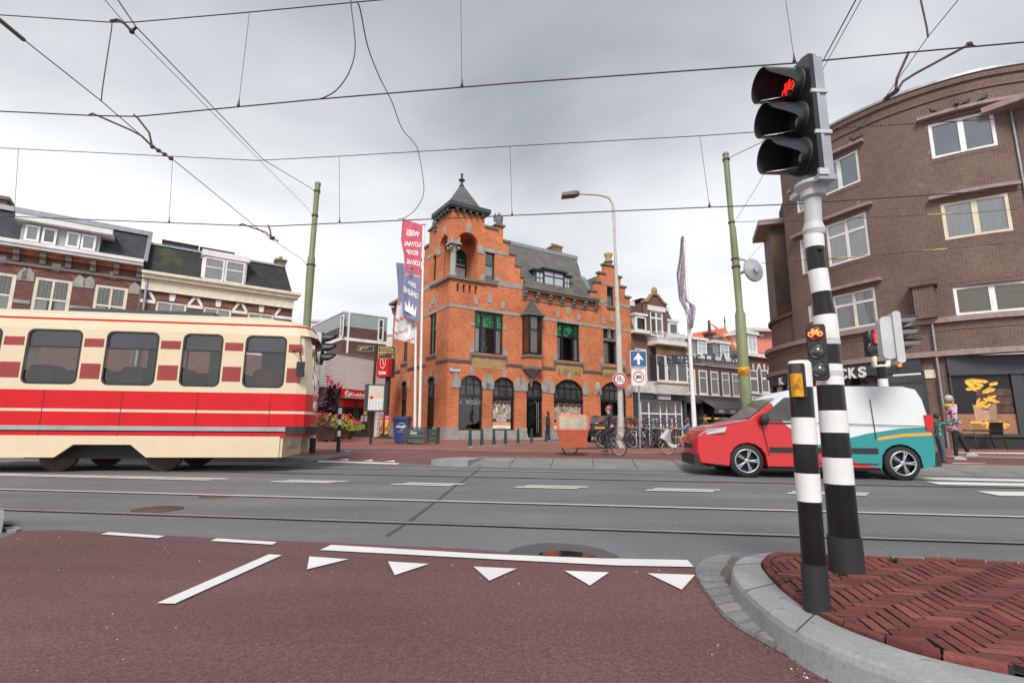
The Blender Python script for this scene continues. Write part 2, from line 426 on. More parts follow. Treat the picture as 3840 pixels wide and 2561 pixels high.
M_ASPH = asphalt('road_asphalt',(.16,.163,.17),(.36,.36,.37))
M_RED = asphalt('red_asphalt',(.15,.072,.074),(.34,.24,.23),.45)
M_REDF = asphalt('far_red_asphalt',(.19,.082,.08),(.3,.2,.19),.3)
M_DARKAS = asphalt('damp_asphalt',(.085,.087,.093),(.16,.16,.17),.5)
def paint(name,col,wear=.5):
 b = NB(name);t = b.n('ShaderNodeTexCoord').outputs['Object']
 n1 = b.noise(t,26,8,.75).outputs[0];n0 = b.noise(t,1.7,4).outputs[0]
 c = b.mix(b.n('ShaderNodeMapRange',{0: n1,1: .62,2: .72,3: 0.,4: wear}).outputs[0],col,(.3,.28,.27))
 c = b.mix(1.,c,b.ramp(n0,[(.3,(.88,)*3),(.7,(1.05,)*3)]),'MULTIPLY')
 MATS[name] = b.fin(c,.65,0,n1,.3,.003);return MATS[name]
M_LINE = paint('road_paint',(.74,.73,.7),.55);M_LINEW = paint('road_paint_old',(.6,.58,.56),.8)
def concrete(name,col,scale=1.0,bump=.3):
 b = NB(name);t = b.n('ShaderNodeTexCoord').outputs['Object']
 n1 = b.noise(t,60*scale,5,.7).outputs[0];n0 = b.noise(t,2.4*scale,7,.65).outputs[0]
 c = b.ramp(n0,[(.3,tuple(x*.72 for x in col)),(.7,tuple(x*1.15 for x in col))])
 c = b.mix(1.,c,b.ramp(n1,[(.3,(.82,)*3),(.7,(1.12,)*3)]),'MULTIPLY')
 sp = b.noise(t,14*scale,2).outputs[0]
 c = b.mix(b.n('ShaderNodeMapRange',{0: sp,1: .68,2: .74,3: 0.,4: .6}).outputs[0],c,tuple(x*.4 for x in col))
 MATS[name] = b.fin(c,.88,0,n1,bump,.004,.3);return MATS[name]
M_KERB = concrete('kerb_concrete',(.31,.32,.33));M_SLAB = concrete('slab_concrete',(.235,.235,.23));M_COB = concrete('gutter_stone',(.22,.225,.235),2)
M_SAND = concrete('joint_sand',(.16,.13,.1),3,.8)
def jit(name,cols,rough=.85,sc_=40):
 """per-object-island colour through the UV (one colour cell per brick)"""
 b = NB(name);uv = b.n('ShaderNodeUVMap').outputs[0];t = b.n('ShaderNodeTexCoord').outputs['Object']
 w = b.n('ShaderNodeTexWhiteNoise',{'Vector': uv},noise_dimensions='3D').outputs[0]
 c = b.ramp(w,[(i/(len(cols)-1),q) for i,q in enumerate(cols)])
 n1 = b.noise(t,sc_,5,.7).outputs[0];n0 = b.noise(t,3.,5,.7).outputs[0]
 c = b.mix(1.,c,b.ramp(n1,[(.3,(.75,)*3),(.7,(1.2,)*3)]),'MULTIPLY')
 c = b.mix(1.,c,b.ramp(n0,[(.3,(.75,)*3),(.7,(1.15,)*3)]),'MULTIPLY')
 MATS[name] = b.fin(c,rough,0,n1,.5,.003,.3);return MATS[name]
M_CLINK = jit('clinker_brick',[(.19,.055,.045),(.12,.034,.032),(.27,.085,.066),(.1,.03,.03),(.2,.05,.04)],.85,55)
M_PAVE = brick('far_paving',(.36,.135,.1),(.27,.1,.08),(.17,.12,.1),.2,.05,.006,.15,(.2,.1,.08),.3)
M_PAVE2 = brick('edge_paving',(.33,.13,.1),(.24,.09,.07),(.12,.08,.07),.08,.2,.008,.15,(.2,.1,.08),.3)
M_OR = brick('orange_brick',(.73,.23,.082),(.56,.142,.052),(.46,.27,.19),.215,.06,.007,.3,(.2,.07,.045),.6,.35,.45)
M_ORP = brick('orange_arch_brick',(.72,.19,.06),(.6,.14,.045),(.42,.24,.16),.06,.22,.007,.12,(.3,.09,.04),.3)
M_BR = brick('brown_brick',(.17,.093,.073),(.115,.062,.052),(.25,.21,.18),.22,.066,.011,.2,(.09,.06,.05),.5,.5,.3)
M_BRP = brick('brown_soldier_brick',(.17,.085,.065),(.12,.062,.05),(.22,.19,.16),.066,.21,.010,.2,(.09,.06,.05),.5)
M_HB = brick('house_brick',(.185,.07,.055),(.12,.045,.04),(.2,.15,.13),.21,.062,.008,.2,(.08,.05,.045),.4)
M_HBP = brick('house_arch_brick',(.3,.11,.08),(.22,.075,.06),(.2,.15,.13),.062,.21,.008,.1)
M_HB2 = brick('street_brick',(.2,.09,.07),(.14,.062,.05),(.2,.16,.13),.21,.065,.01,.2,(.08,.05,.045),.4)
M_DKB = brick('dark_brick',(.16,.07,.06),(.11,.05,.045),(.13,.1,.09),.21,.062,.008,.15)
M_CHIM = brick('ochre_brick',(.35,.2,.09),(.25,.14,.07),(.22,.18,.12),.2,.06,.01,.3)
M_SLATE = tiles('slate_roof',(.15,.145,.135),(.115,.115,.115),(.06,.06,.06),.22,.14,(.2,.17,.11))
M_SLATE2 = tiles('dark_slate',(.06,.065,.072),(.042,.046,.052),(.02,.02,.022),.24,.14,None)
M_SLATE3 = tiles('mossy_slate',(.045,.047,.047),(.03,.032,.033),(.015,.015,.015),.26,.16,(.085,.085,.03))
M_SLATE4 = tiles('thatch_slate',(.13,.12,.1),(.09,.085,.075),(.04,.04,.04),.2,.12,(.13,.13,.06))
M_STONE = concrete('blue_stone',(.36,.355,.34));M_STONED = concrete('weathered_stone',(.2,.185,.165));M_PINKST = concrete('pink_granite',(.36,.27,.255),2)
M_SANDST = concrete('tile_tableau',(.42,.29,.13));M_WHST = concrete('white_render',(.62,.6,.57));M_CREAM = mat('cream_paint',(.72,.66,.52),.55,dirt=.3)
M_WHITE = mat('white_paint',(.76,.76,.74),.45,dirt=.25,scale=2);M_WHITE2 = mat('clean_white_paint',(.8,.8,.8),.35,var=.04)
M_YELW = mat('yellowed_paint',(.68,.6,.45),.5,dirt=.3)
M_BLK = mat('black_paint',(.018,.02,.023),.3,var=.3,coat=.3);M_BLK2 = mat('matt_black',(.02,.02,.022),.6,var=.3)
M_ANTH = mat('anthracite',(.045,.052,.062),.5,dirt=.3);M_GREY = mat('grey_paint',(.35,.36,.37),.5,dirt=.3)
M_ZINC = mat('zinc',(.33,.35,.38),.45,.6,dirt=.4);M_STEEL = mat('galvanised',(.45,.47,.5),.4,.8,dirt=.3);M_LGREY = mat('light_grey_paint',(.52,.53,.54),.5,dirt=.35)
M_RUB = mat('rubber',(.02,.02,.02),.8);M_WIRE = mat('wire',(.055,.035,.04),.5,.3);M_PWIRE = mat('cable',(.03,.03,.04),.5)
M_SIGW = mat('reflective_white',(.76,.76,.76),.4,var=.08,dirt=.32,scale=5);M_SIGK = mat('post_black',(.009,.008,.009),.3,var=.4,coat=.12,spec=.35,bump=.05)
M_SLEEVE = mat('rubber_sleeve',(.02,.02,.024),.65,var=.2,bump=.2)
M_YEL = mat('traffic_yellow',(.75,.33,.01),.35,var=.06,dirt=.3);M_GREENP = mat('sage_green',(.2,.23,.12),.45,var=.15,dirt=.5,scale=1.2)
M_BOL = mat('bollard_green',(.016,.055,.045),.4,var=.25,dirt=.2);M_RAIL = mat('polished_rail',(.78,.76,.78),.45,.25,var=.06);M_RAILD = mat('rusty_groove',(.06,.04,.038),.7,.3,var=.4)
M_RUST = mat('rusty_iron',(.1,.06,.052),.8,.2,var=.4,bump=.3);M_TAR = mat('tar',(.065,.058,.062),.6)
M_GLASS = glassm('window_glass',(.97,.98,.98));M_GLASSD = glassm('shop_glass',(.75,.78,.78))
M_ROOM = mat('dark_room',(.03,.028,.026),.9);M_ROOMW = mat('warm_room',(.22,.13,.06),.9,var=.5,scale=1.5)
def cloth(name,col,amp=.14,sc_=(16,16,.8)):
 b = NB(name);t = b.n('ShaderNodeTexCoord').outputs['Object'];mpn = b.n('ShaderNodeMapping',{0: t});mpn.inputs['Scale'].default_value = sc_
 n = b.noise(mpn.outputs[0],1.,2).outputs[0]
 c = b.ramp(n,[(.3,tuple(x*(1-amp) for x in col)),(.7,col)]);MATS[name] = b.fin(c,.9,0,n,.15,.02,.1);return MATS[name]
M_CURT = cloth('net_curtain',(.85,.85,.85));M_CURTG = cloth('grey_curtain',(.66,.66,.68));M_BLIND = cloth('blind',(.5,.45,.33),.2,(.6,.6,30));M_FROST = mat('frosted_glass',(.5,.54,.58),.25,var=.08,scale=.6)
def stained(name):
 b = NB(name);uv = b.n('ShaderNodeUVMap').outputs[0]
 bt = b.n('ShaderNodeTexBrick',{'Vector': uv,'Color1': (.012,.07,.03,1),'Color2': (.06,.27,.13,1),'Mortar': (.008,.012,.01,1),'Scale': 1.,'Mortar Size': .012,'Mortar Smooth': .1,'Bias': 0.,'Brick Width': .2,'Row Height': .22},offset=0.)
 t = b.n('ShaderNodeTexCoord').outputs['Object'];c = b.mix(1.,bt.outputs[0],b.ramp(b.noise(t,1.5,3).outputs[0],[(.3,(.5,)*3),(.7,(1.5,)*3)]),'MULTIPLY')
 MATS[name] = b.fin(c,.12,0,bt.outputs[1],-.2,.01,.6);return MATS[name]
M_STAIN = stained('green_leaded_glass')
def tilt_rails(name):
 b = NB(name);uv = b.n('ShaderNodeUVMap').outputs[0]
 bt = b.n('ShaderNodeTexBrick',{'Vector': uv,'Color1': (.4,.38,.25,1),'Color2': (.5,.52,.45,1),'Mortar': (.03,.035,.04,1),'Scale': 1.,'Mortar Size': .01,'Mortar Smooth': .1,'Bias': 0.,'Brick Width': .12,'Row Height': .12},offset=0.)
 MATS[name] = b.fin(bt.outputs[0],.2);return MATS[name]
M_LEAD = tilt_rails('pale_leaded_glass')
def siding(name,col,line,h=.18):
 b = NB(name);uv = b.n('ShaderNodeUVMap').outputs[0]
 bt = b.n('ShaderNodeTexBrick',{'Vector': uv,'Color1': (*col,1),'Color2': (*[x*.93 for x in col],1),'Mortar': (*line,1),'Scale': 1.,'Mortar Size': .012,'Mortar Smooth': .3,'Bias': 0.,'Brick Width': 6.,'Row Height': h})
 MATS[name] = b.fin(bt.outputs[0],.55,0,bt.outputs[1],-.4,.01);return MATS[name]
M_SIDING = siding('white_siding',(.74,.74,.74),(.16,.15,.15));M_SIDEG = siding('grey_cladding',(.3,.34,.36),(.2,.22,.23),1.6)
M_RED1 = mat('sign_red',(.6,.02,.02),.4,var=.05);M_WTXT = mat('white_letters',(.85,.85,.85),.4,var=.02);M_GOLD = mat('gold_paint',(.7,.5,.16),.4,var=.1);M_BLUE = mat('sign_blue',(.035,.11,.27),.4,var=.05)
M_BLUE2 = mat('blue_plastic',(.035,.06,.2),.4,var=.12,dirt=.15)
# ------------------------------------------------------------------ ground
def sheet(name,pts,dz,m,breaks=True,kind='structure',label=None):
 """flat polygon laid on the ground; follows its gentle rise beyond the road"""
 bm = bmesh.new();vs_ = [bm.verts.new((p[0],p[1],0)) for p in pts];bm.faces.new(vs_)
 if breaks:
  for n in (12,13.4,19):
   bmesh.ops.bisect_plane(bm,geom=bm.verts[:]+bm.edges[:]+bm.faces[:],plane_co=NV*n,plane_no=NV,dist=1e-6)
 for f in bm.faces:
  if f.normal.z < 0: f.normal_flip()
 mb = MB();mb.v = [Vector((v.co.x,v.co.y,gz(v.co.dot(NV))+dz)) for v in bm.verts];bm.verts.index_update()
 for f in bm.faces:
  q = [v.index for v in f.verts]
  a = sum(mb.v[q[i]].x*mb.v[q[(i+1) % len(q)]].y-mb.v[q[(i+1) % len(q)]].x*mb.v[q[i]].y for i in range(len(q)))
  if a < 0: q.reverse()
  mb.f.append(tuple(q));mb.m.append(0);mb.uv.append(None);mb.sm.append(False)
 bm.free();o = mb.build(name,m)
 if kind: o['kind'] = kind
 if label: o['label'] = label
 return o
def SN(s,n): v = SV*s+NV*n;return v
def mark(mb,pts,dz=.012):
 """painted marking following the ground"""
 P = [Vector((p[0],p[1],gz(Vector((p[0],p[1],0)).dot(NV))+dz)) for p in pts]
 a = sum(P[i].x*P[(i+1) % len(P)].y-P[(i+1) % len(P)].x*P[i].y for i in range(len(P)))
 mb.face(P if a > 0 else P[::-1])
sheet('ground',[SN(-700,-60),SN(700,-60),SN(700,900),SN(-700,900)],0,M_ASPH)
# near cycle crossing in red asphalt
edge = [('z',0,1255),('z',310,1140),('z',900,1125),('z',1500,1165),('z',2351,1210),('k',-60,470),('k',300,505),('k',905,525),('k',940,560)]
E1 = [GP(*q) for q in edge]
sheet('cycle_path',[Vector((-9,4.3,0)),Vector((-5.6,3.95,0))]+E1+[Vector((1.02,2.6,0)),Vector((2.2,1.3,0)),Vector((2.6,-3,0)),Vector((-9,-3,0))],.004,M_RED,False)
# far side: red asphalt lane and brick pavements
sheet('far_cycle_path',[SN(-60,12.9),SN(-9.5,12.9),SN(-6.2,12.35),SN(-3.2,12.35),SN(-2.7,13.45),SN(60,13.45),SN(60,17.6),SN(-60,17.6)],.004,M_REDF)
L0 = GP('x',0,332);L1 = GP('x',2351,378)
def lineat(n,dx=0): return n
nk = (L0.dot(NV)+L1.dot(NV))/2
sheet('far_pavement',[SN(-80,L0.dot(NV)+.15),SN(L0.dot(SV),L0.dot(NV)+.15),SN(L1.dot(SV),L1.dot(NV)+.15),SN(60,L1.dot(NV)+.15),SN(60,120),SN(-80,120)],.008,M_PAVE)
sheet('stone_strip',[SN(-60,L0.dot(NV)),SN(L0.dot(SV),L0.dot(NV)),SN(L1.dot(SV),L1.dot(NV)),SN(60,L1.dot(NV)),SN(60,L1.dot(NV)+.2),SN(L1.dot(SV),L1.dot(NV)+.2),SN(L0.dot(SV),L0.dot(NV)+.2),SN(-60,L0.dot(NV)+.2)],.012,M_KERB)
# sloped concrete slabs of the far kerb
mb = MB();s0 = -2.62;w = .98
for i in range(26):
 a = s0+i*w
 if i == 0: pts = [(a,12.0),(a+w-.02,12.0),(a+w-.02,13.3),(a+.15,13.3)]
 else: pts = [(a,12.0),(a+w-.02,12.0),(a+w-.02,13.3),(a,13.3)]
 b0,b1 = pts[0],pts[2]
 q = [SN(*p) for p in pts]
 zz = [.012,.012,.15,.15]
 T = [Vector((p.x,p.y,z)) for p,z in zip(q,zz)];mb.face(T)
 for k in range(4):
  A,B = T[k],T[(k+1) % 4];mb.face([Vector((A.x,A.y,0)),Vector((B.x,B.y,0)),B,A])
mb.build('sloped_kerb',M_SLAB,kind='structure')
mb = MB()
q = [SN(-3.55,12.1),SN(-2.95,11.95),SN(-2.63,12.0),SN(-2.47,13.3),SN(-2.9,13.35),SN(-3.35,12.8)]
mb.slab([Vector((p.x,p.y,0)) for p in q],.15);mb.build('kerb_nose',M_KERB,kind='structure')
mb = MB();q = [SN(-2.9,13.05),SN(-2.47,13.31),SN(24,13.31),SN(24,13.7),SN(-2.7,13.7)]
mb.slab([Vector((p.x,p.y,.03)) for p in q],.128);mb.build('brick_edging',M_PAVE2,kind='structure')
# kerb by the bollards
kp = [GP('x',1060,316),GP('x',1500,290),GP('x',1900,262),GP('x',2300,245)];kp.append(kp[-1]+(kp[-1]-kp[-2])*6)
mb = MB()
for a,b in zip(kp,kp[1:]):
 nn = Vector((-(b-a).y,(b-a).x,0)).normalized()*.16
 mb.slab([a,b,b+nn,a+nn],.07)
mb.build('bollard_kerb',M_KERB,kind='structure')
# left island at the far side (behind tram) with kerb
isl = [GP('q',-600,1175),GP('q',100,1180),GP('q',400,1150),GP('q',760,1085),GP('q',925,1058),GP('q',880,1040),GP('q',640,1028),GP('q',-600,1012)]
isl = [GP('q',-600,1175)+SV*-30]+isl+[GP('q',-600,1012)+SV*-30]
mb = MB();mb.slab([Vector((p.x,p.y,p.z)) for p in isl],.10)
for v in mb.v: v.z = max(v.z,.0)
mb.build('island_kerb',M_KERB,kind='structure')
ctr = sum(isl,Vector())/len(isl)
mb = MB();q = []
for i,p in enumerate(isl):
 a,b = isl[i-1],isl[(i+1) % len(isl)];t = (b-a).normalized();nn = Vector((-t.y,t.x,0))
 q.append(Vector((p.x,p.y,p.z+.1))+nn*.16)
mb.slab(q,.012);mb.build('island_paving',M_PAVE,kind='structure')
# rails
for nm,n in (('tram_rail',4.82),('tram_rail',6.26),('tram_rail',9.47),('tram_rail',10.92)):
 mb = MB();far = n in (6.26,10.92);sg = 1 if far else -1
 def strip(a,b,z,mi):
  P = [SN(-150,a),SN(150,a),SN(150,b),SN(-150,b)];mb.face([Vector((p.x,p.y,z)) for p in P],mi)
 strip(n-.055,n+.085,.005,1);strip(n-.045 if far else n-.055,n+.03,.013,0);strip(n+.055,n+.08,.008,2)
 mb.build(nm,[M_RAIL if far else M_ZINC,M_RAILD,M_RAILD],kind='structure')
# centre dashes: a pair of thin lines
mb = MB()
def pairline(s0,s1,n0,skew=.22):
 for n in (n0-.05,n0+.16):
  o = (n-n0)/.2*skew*.6
  mark(mb,[SN(s0+o,n),SN(s1+o,n),SN(s1+o+.06,n+.13),SN(s0+o+.06,n+.13)])
def S_(c,x,y): return GP(c,x,y).dot(SV)
def N_(c,x,y): return GP(c,x,y).dot(NV)
nC = 7.93
for a,b in ((('j',1195,186),('j',1460,192)),(('j',1720,200),('j',1985,206)),(('k',152,207),('k',425,216)),(('k',722,220),('k',1020,229)),(('k',1330,232),('k',1680,242))):
 pairline(S_(*a),S_(*b),nC)
xs = [-24,-19.6,-15.2]+[S_('i',x,y) for x,y in ((-230,1235),(200,1246),(630,1252),(1050,1260),(1465,1268))]
for a,b in zip(xs,xs[1:]): pairline(a,b-.05,nC)
mb.build('centre_line',M_LINE,kind='structure')
# markings of the cycle crossing, near side
mb = MB()
def mk(*q,dz=.012): mark(mb,[GP(*a) for a in q],dz)
mk(('j',445,421),('j',695,438),('j',727,428),('j',478,411))
mk(('j',928,450),('j',1200,467),('j',1222,455),('j',955,439))
mk(('j',690,728),('j',768,731),('j',1242,514),('j',1185,510))
mk(('j',1410,491),('j',2351,541),('k',600,549),('k',925,555),('k',897,525),('k',500,517),('k',0,497),('j',1460,468))
mk(('j',1353,577),('j',1536,532),('j',1363,520));mk(('j',1740,603),('j',1890,553),('j',1710,542));mk(('j',2157,628),('j',2277,574),('j',2087,565))
mk(('k',475,637),('k',558,579),('k',366,572));mk(('k',872,655),('k',930,590),('k',724,583))
mb.build('give_way_marking',M_LINE,kind='structure')
mb = MB()
mk(('q',320,1192),('q',1740,1235),('q',1790,1212),('q',370,1165))
for x in (785,1210,1600): mk(('q',x-97,1156+(x-785)*.035),('q',x+100,1163+(x-785)*.035),('q',x+85,1134+(x-785)*.035))
# zebra / lane marks at the right of the far side
mk(('y',1650,565),('y',2000,632),('y',2600,640),('y',2600,575));mk(('y',900,421),('y',1110,465),('y',2600,497),('y',2600,452))
mk(('y',300,352),('y',300,372),('y',1400,405),('y',2600,430),('y',2600,395),('y',1400,368))
mk(('y',975,238),('y',1080,275),('y',2600,303),('y',2600,265));mk(('y',1230,150),('y',1240,172),('y',1600,250),('y',1900,252),('y',1400,155))
mk(('y',1580,198),('y',1700,225),('y',2600,235),('y',2600,205));mk(('y',1300,143),('y',1310,157),('y',1790,163),('y',1790,153));mk(('o',1360,905),('o',1400,915),('o',2500,932),('o',2500,912))
mb.build('crossing_marking',M_LINE,kind='structure')
mb = MB();mk(('o',1300,955),('o',1300,968),('o',2500,992),('o',2500,976),dz=.016);mb.build('grey_strip',M_KERB,kind='structure')
# tar seam across the road and covers
mb = MB()
pts = [GP('x',1190,600),GP('x',1010,740),GP('x',800,880),GP('x',560,1075),GP('x',310,1260),GP('x',150,1380),GP('x',0,1480),GP('j',1705,423)]
for a,b in zip(pts,pts[1:]):
 t = (b-a).normalized();nn = Vector((-t.y,t.x,0))*.018;mark(mb,[a-nn,b-nn,b+nn,a+nn],.004)
mb.build('tar_seam',M_TAR,kind='structure')
for c,x,y,rx in (('j',695,306,.24),('j',955,248,.2)):
 p = GP(c,x,y);mb = MB();mb.lathe((p.x,p.y,.001),[(rx,0),(rx,.006),(rx-.02,.008)],20)
 for k in range(7): mb.bx(p.x-rx*.7,p.x+rx*.7,p.y-rx*.7+k*rx*.22,p.y-rx*.7+k*rx*.22+.02,.008,.0105)
 single('manhole_cover',mb,M_RUST,'round rusty cover in the asphalt '+('beside the nearest rail' if y > 300 else 'beyond the shiny near-track rail'),'manhole cover',(p.x,p.y,0),'covers in the road')
# puddle in worn patch
pc = [GP('k',x,y) for x,y in ((110,490),(150,468),(260,447),(360,447),(450,456),(540,478),(600,505),(560,513),(300,503),(100,497))]
sheet('worn_patch',pc,.006,M_DARKAS,False)
b = NB('water');wm = b.fin((.03,.02,.018),.03,0,None,spec=.9);M_WATER = wm
pc = [GP('k',x,y) for x,y in ((250,494),(290,484),(340,481),(400,485),(470,492),(500,505),(455,511),(350,507),(262,501))]
sheet('puddle',pc,.009,M_WATER,False)
# ------------------------------------------------------------------ near island: kerb, gutter stones, herringbone clinkers
ZK = .115
top_out = [('k',3100,562),('k',2500,530),('k',2351,523),('k',1900,500),('k',1500,487),('k',1280,481),('A',1000,133),('A',760,148),('A',620,185),('A',545,240),('A',520,320),('A',545,420),('A',640,520),('A',790,680),('A',1000,855),('A',1250,1010),('A',1500,1130),('A',1800,1270),('A',2200,1400),('A',2400,1470),('A',3000,1660),('A',4200,1900)]
top_in = [('k',3100,580),('k',2500,545),('k',2351,536),('k',1900,517),('k',1540,498),('k',1330,491),('A',1120,163),('A',985,172),('A',900,200),('A',845,245),('A',840,290),('A',880,350),('A',970,460),('A',1080,570),('A',1250,700),('A',1450,820),('A',1640,930),('A',1890,1030),('A',2230,1150),('A',2400,1210),('A',3000,1390),('A',4200,1600)]
TO = [atz(*q,ZK) for q in top_out];TI = [atz(*q,ZK) for q in top_in]
# smooth both edges a little
def smooth(P,k=1):
 for _ in range(k): P = [P[0]]+[(P[i-1]+P[i]*2+P[i+1])/4 for i in range(1,len(P)-1)]+[P[-1]]
 return P
def dens(P,n=4):
 out = []
 for i in range(len(P)-1):
  p0,p1,p2,p3 = P[max(0,i-1)],P[i],P[i+1],P[min(len(P)-1,i+2)]
  for k in range(n):
   t = k/n;out.append(.5*((2*p1)+(p2-p0)*t+(2*p0-5*p1+4*p2-p3)*t*t+(3*p1-p0-3*p2+p3)*t**3))
 out.append(P[-1]);return out
TO = dens(smooth(TO));TI = dens(smooth(TI))
def outw(P,i):
 t = (P[min(i+1,len(P)-1)]-P[max(i-1,0)]).normalized();return Vector((t.y,-t.x,0))*-1
mb = MB();rows = []
for i in range(len(TO)):
 o = (TO[i]-TI[i]);o.z = 0;o.normalize();n = outw(TO,i)
 if n.dot(o) < 0: n = -n
 rows.append([TI[i]+Vector((0,0,-.1)),TI[i],TO[i]-n*.03,TO[i]-n*.008+Vector((0,0,-.006)),TO[i]+n*.002+Vector((0,0,-.026)),TO[i]+n*.018+Vector((0,0,-ZK))])
V = [p for r in rows for p in r];k = 6
mb.mesh(V,[(i*k+j,i*k+j+1,(i+1)*k+j+1,(i+1)*k+j) for i in range(len(rows)-1) for j in range(k-1)],0,False)
# joints of the kerb stones
for i in (24,31,38,49,60,8):
 if i < len(TO)-1:
  a,b = TI[i],TO[i];t = (TO[i+1]-TO[i]).normalized()*.004;z = Vector((0,0,.0015))
  mb.face([a-t+z,b-t+z,b+t+z,a+t+z],1)
o = mb.build('near_kerb',[M_KERB,M_TAR],kind='structure')
NIN = TI
# gutter stones along the rounded corner
stones = [(395,205,555,235),(265,240,510,290),(185,275,505,330),(140,330,465,385),(135,385,430,440),(160,445,450,500),(200,515,520,570),(250,590,580,650),(305,665,650,735),(365,755,780,825),(450,850,920,915),(620,960,1100,1005),(790,1060,1270,1105),(1010,1185,1490,1215),(1290,1320,1780,1325),(1620,1450,2090,1440),(2100,1560,2400,1530)]
inner = [(565,205),(520,255),(510,300),(480,350),(460,395),(450,450),(470,510),(540,560),(600,630),(680,715),(800,800),(930,890),(1110,980),(1290,1085),(1520,1190),(1810,1310),(2120,1430),(2500,1530)]
outer = [(380,205),(250,255),(175,300),(135,350),(130,400),(150,455),(190,520),(240,600),(300,690),(360,780),(450,880),(590,985),(780,1095),(990,1215),(1250,1350),(1570,1480),(1980,1620),(2300,1720)]
I_ = dens([atz('A',x,y,0) for x,y in inner],1);O_ = [atz('A',x,y,0) for x,y in outer]
mb = MB();bed = MB()
for i in range(len(I_)-1):
 a,b,c,d = O_[i],O_[i+1],I_[i+1],I_[i]
 bed.face([Vector((p.x,p.y,.008)) for p in (a,b,c+(c-b)*.35,d+(d-a)*.35)])
 g = .1;h = .018+random.random()*.008;inn = .02+random.random()*.1
 q = [a.lerp(b,g*.8)+(d-a)*.02,b.lerp(a,g*.8)+(c-b)*.02,c.lerp(d,g)+(b-c)*inn,d.lerp(c,g)+(a-d)*inn]
 P = [Vector((p.x,p.y,.004)) for p in q];m_ = sum(P,Vector())/4;T = [p.lerp(m_,.04)+Vector((0,0,h)) for p in P]
 uvc = (random.random()*9,random.random()*9)
 ar = sum(P[i2].x*P[(i2+1) % 4].y-P[(i2+1) % 4].x*P[i2].y for i2 in range(4))
 if ar < 0: P.reverse();T.reverse()
 mb.face(T,0,[uvc]*4)
 for k in range(4): mb.face([P[k],P[(k+1) % 4],T[(k+1) % 4],T[k]],0,[uvc]*4)
for f in range(len(bed.f)):
 q = [bed.v[i] for i in bed.f[f]]
 if sum(q[i].x*q[(i+1) % 4].y-q[(i+1) % 4].x*q[i].y for i in range(4)) < 0: bed.f[f] = tuple(reversed(bed.f[f]))
bed.build('gutter_bed',M_SAND,kind='structure')
M_GST = jit('gutter_stones',[(.2,.205,.22),(.25,.25,.255),(.18,.185,.2),(.29,.27,.26)],.85,25)
mb.build('gutter_stones',M_GST,kind='structure')
# clinkers
poly = [Vector((p.x,p.y)) for p in NIN]
def inside(x,y,P):
 c = False;j = len(P)-1
 for i in range(len(P)):
  if (P[i].y > y) != (P[j].y > y) and x < (P[j].x-P[i].x)*(y-P[i].y)/(P[j].y-P[i].y)+P[i].x: c = not c
  j = i
 return c
mb = MB()
def brickq(q,h,dk=0,bv=.005):
 P = [Vector((p.x,p.y,ZK-.07)) for p in q];m_ = sum(P,Vector())/4
 tz = [h+random.uniform(-.002,.002) for _ in P]
 S1 = [Vector((p.x,p.y,z-bv)) for p,z in zip(P,tz)];T = [Vector((p.x+(m_.x-p.x)*.03,p.y+(m_.y-p.y)*.03,z)) for p,z in zip(P,tz)]
 uvc = (random.random()*99,random.random()*99)
 mb.face(T,0,[uvc]*4)
 for k in range(4):
  j = (k+1) % 4;mb.face([P[k],P[j],S1[j],S1[k]],dk,[uvc]*4);mb.face([S1[k],S1[j],T[j],T[k]],0,[uvc]*4)
BL,BW,GAP = .165,.055,.0095
ang = R_(-13);ca,sa = math.cos(ang),math.sin(ang)
# edge course following the kerb
inw = []
for i in range(len(NIN)):
 o = (NIN[i]-TO[i]);o.z = 0;inw.append(o.normalized())
cum = [0]
for i in range(1,len(NIN)): cum.append(cum[-1]+(NIN[i]-NIN[i-1]).length)
def onedge(s):
 for i in range(1,len(cum)):
  if cum[i] >= s: t = (s-cum[i-1])/(cum[i]-cum[i-1]);return NIN[i-1].lerp(NIN[i],t),inw[i-1].lerp(inw[i],t).normalized()
 return NIN[-1],inw[-1]
s = 0
while s < cum[-1]-.22:
 a,na = onedge(s);b,nb = onedge(s+.16)
 q = [a+na*.008,b+nb*.008,b+nb*.06,a+na*.06]
 if sum(q[i].x*q[(i+1) % 4].y-q[(i+1) % 4].x*q[i].y for i in range(4)) < 0: q.reverse()
 m_ = (a+b)/2
 if a.y < 3.6: brickq(q,ZK+.014+random.uniform(-.003,.006))
 s += .167
pin = [Vector(((NIN[i]+inw[i]*.067).x,(NIN[i]+inw[i]*.067).y)) for i in range(len(NIN))]
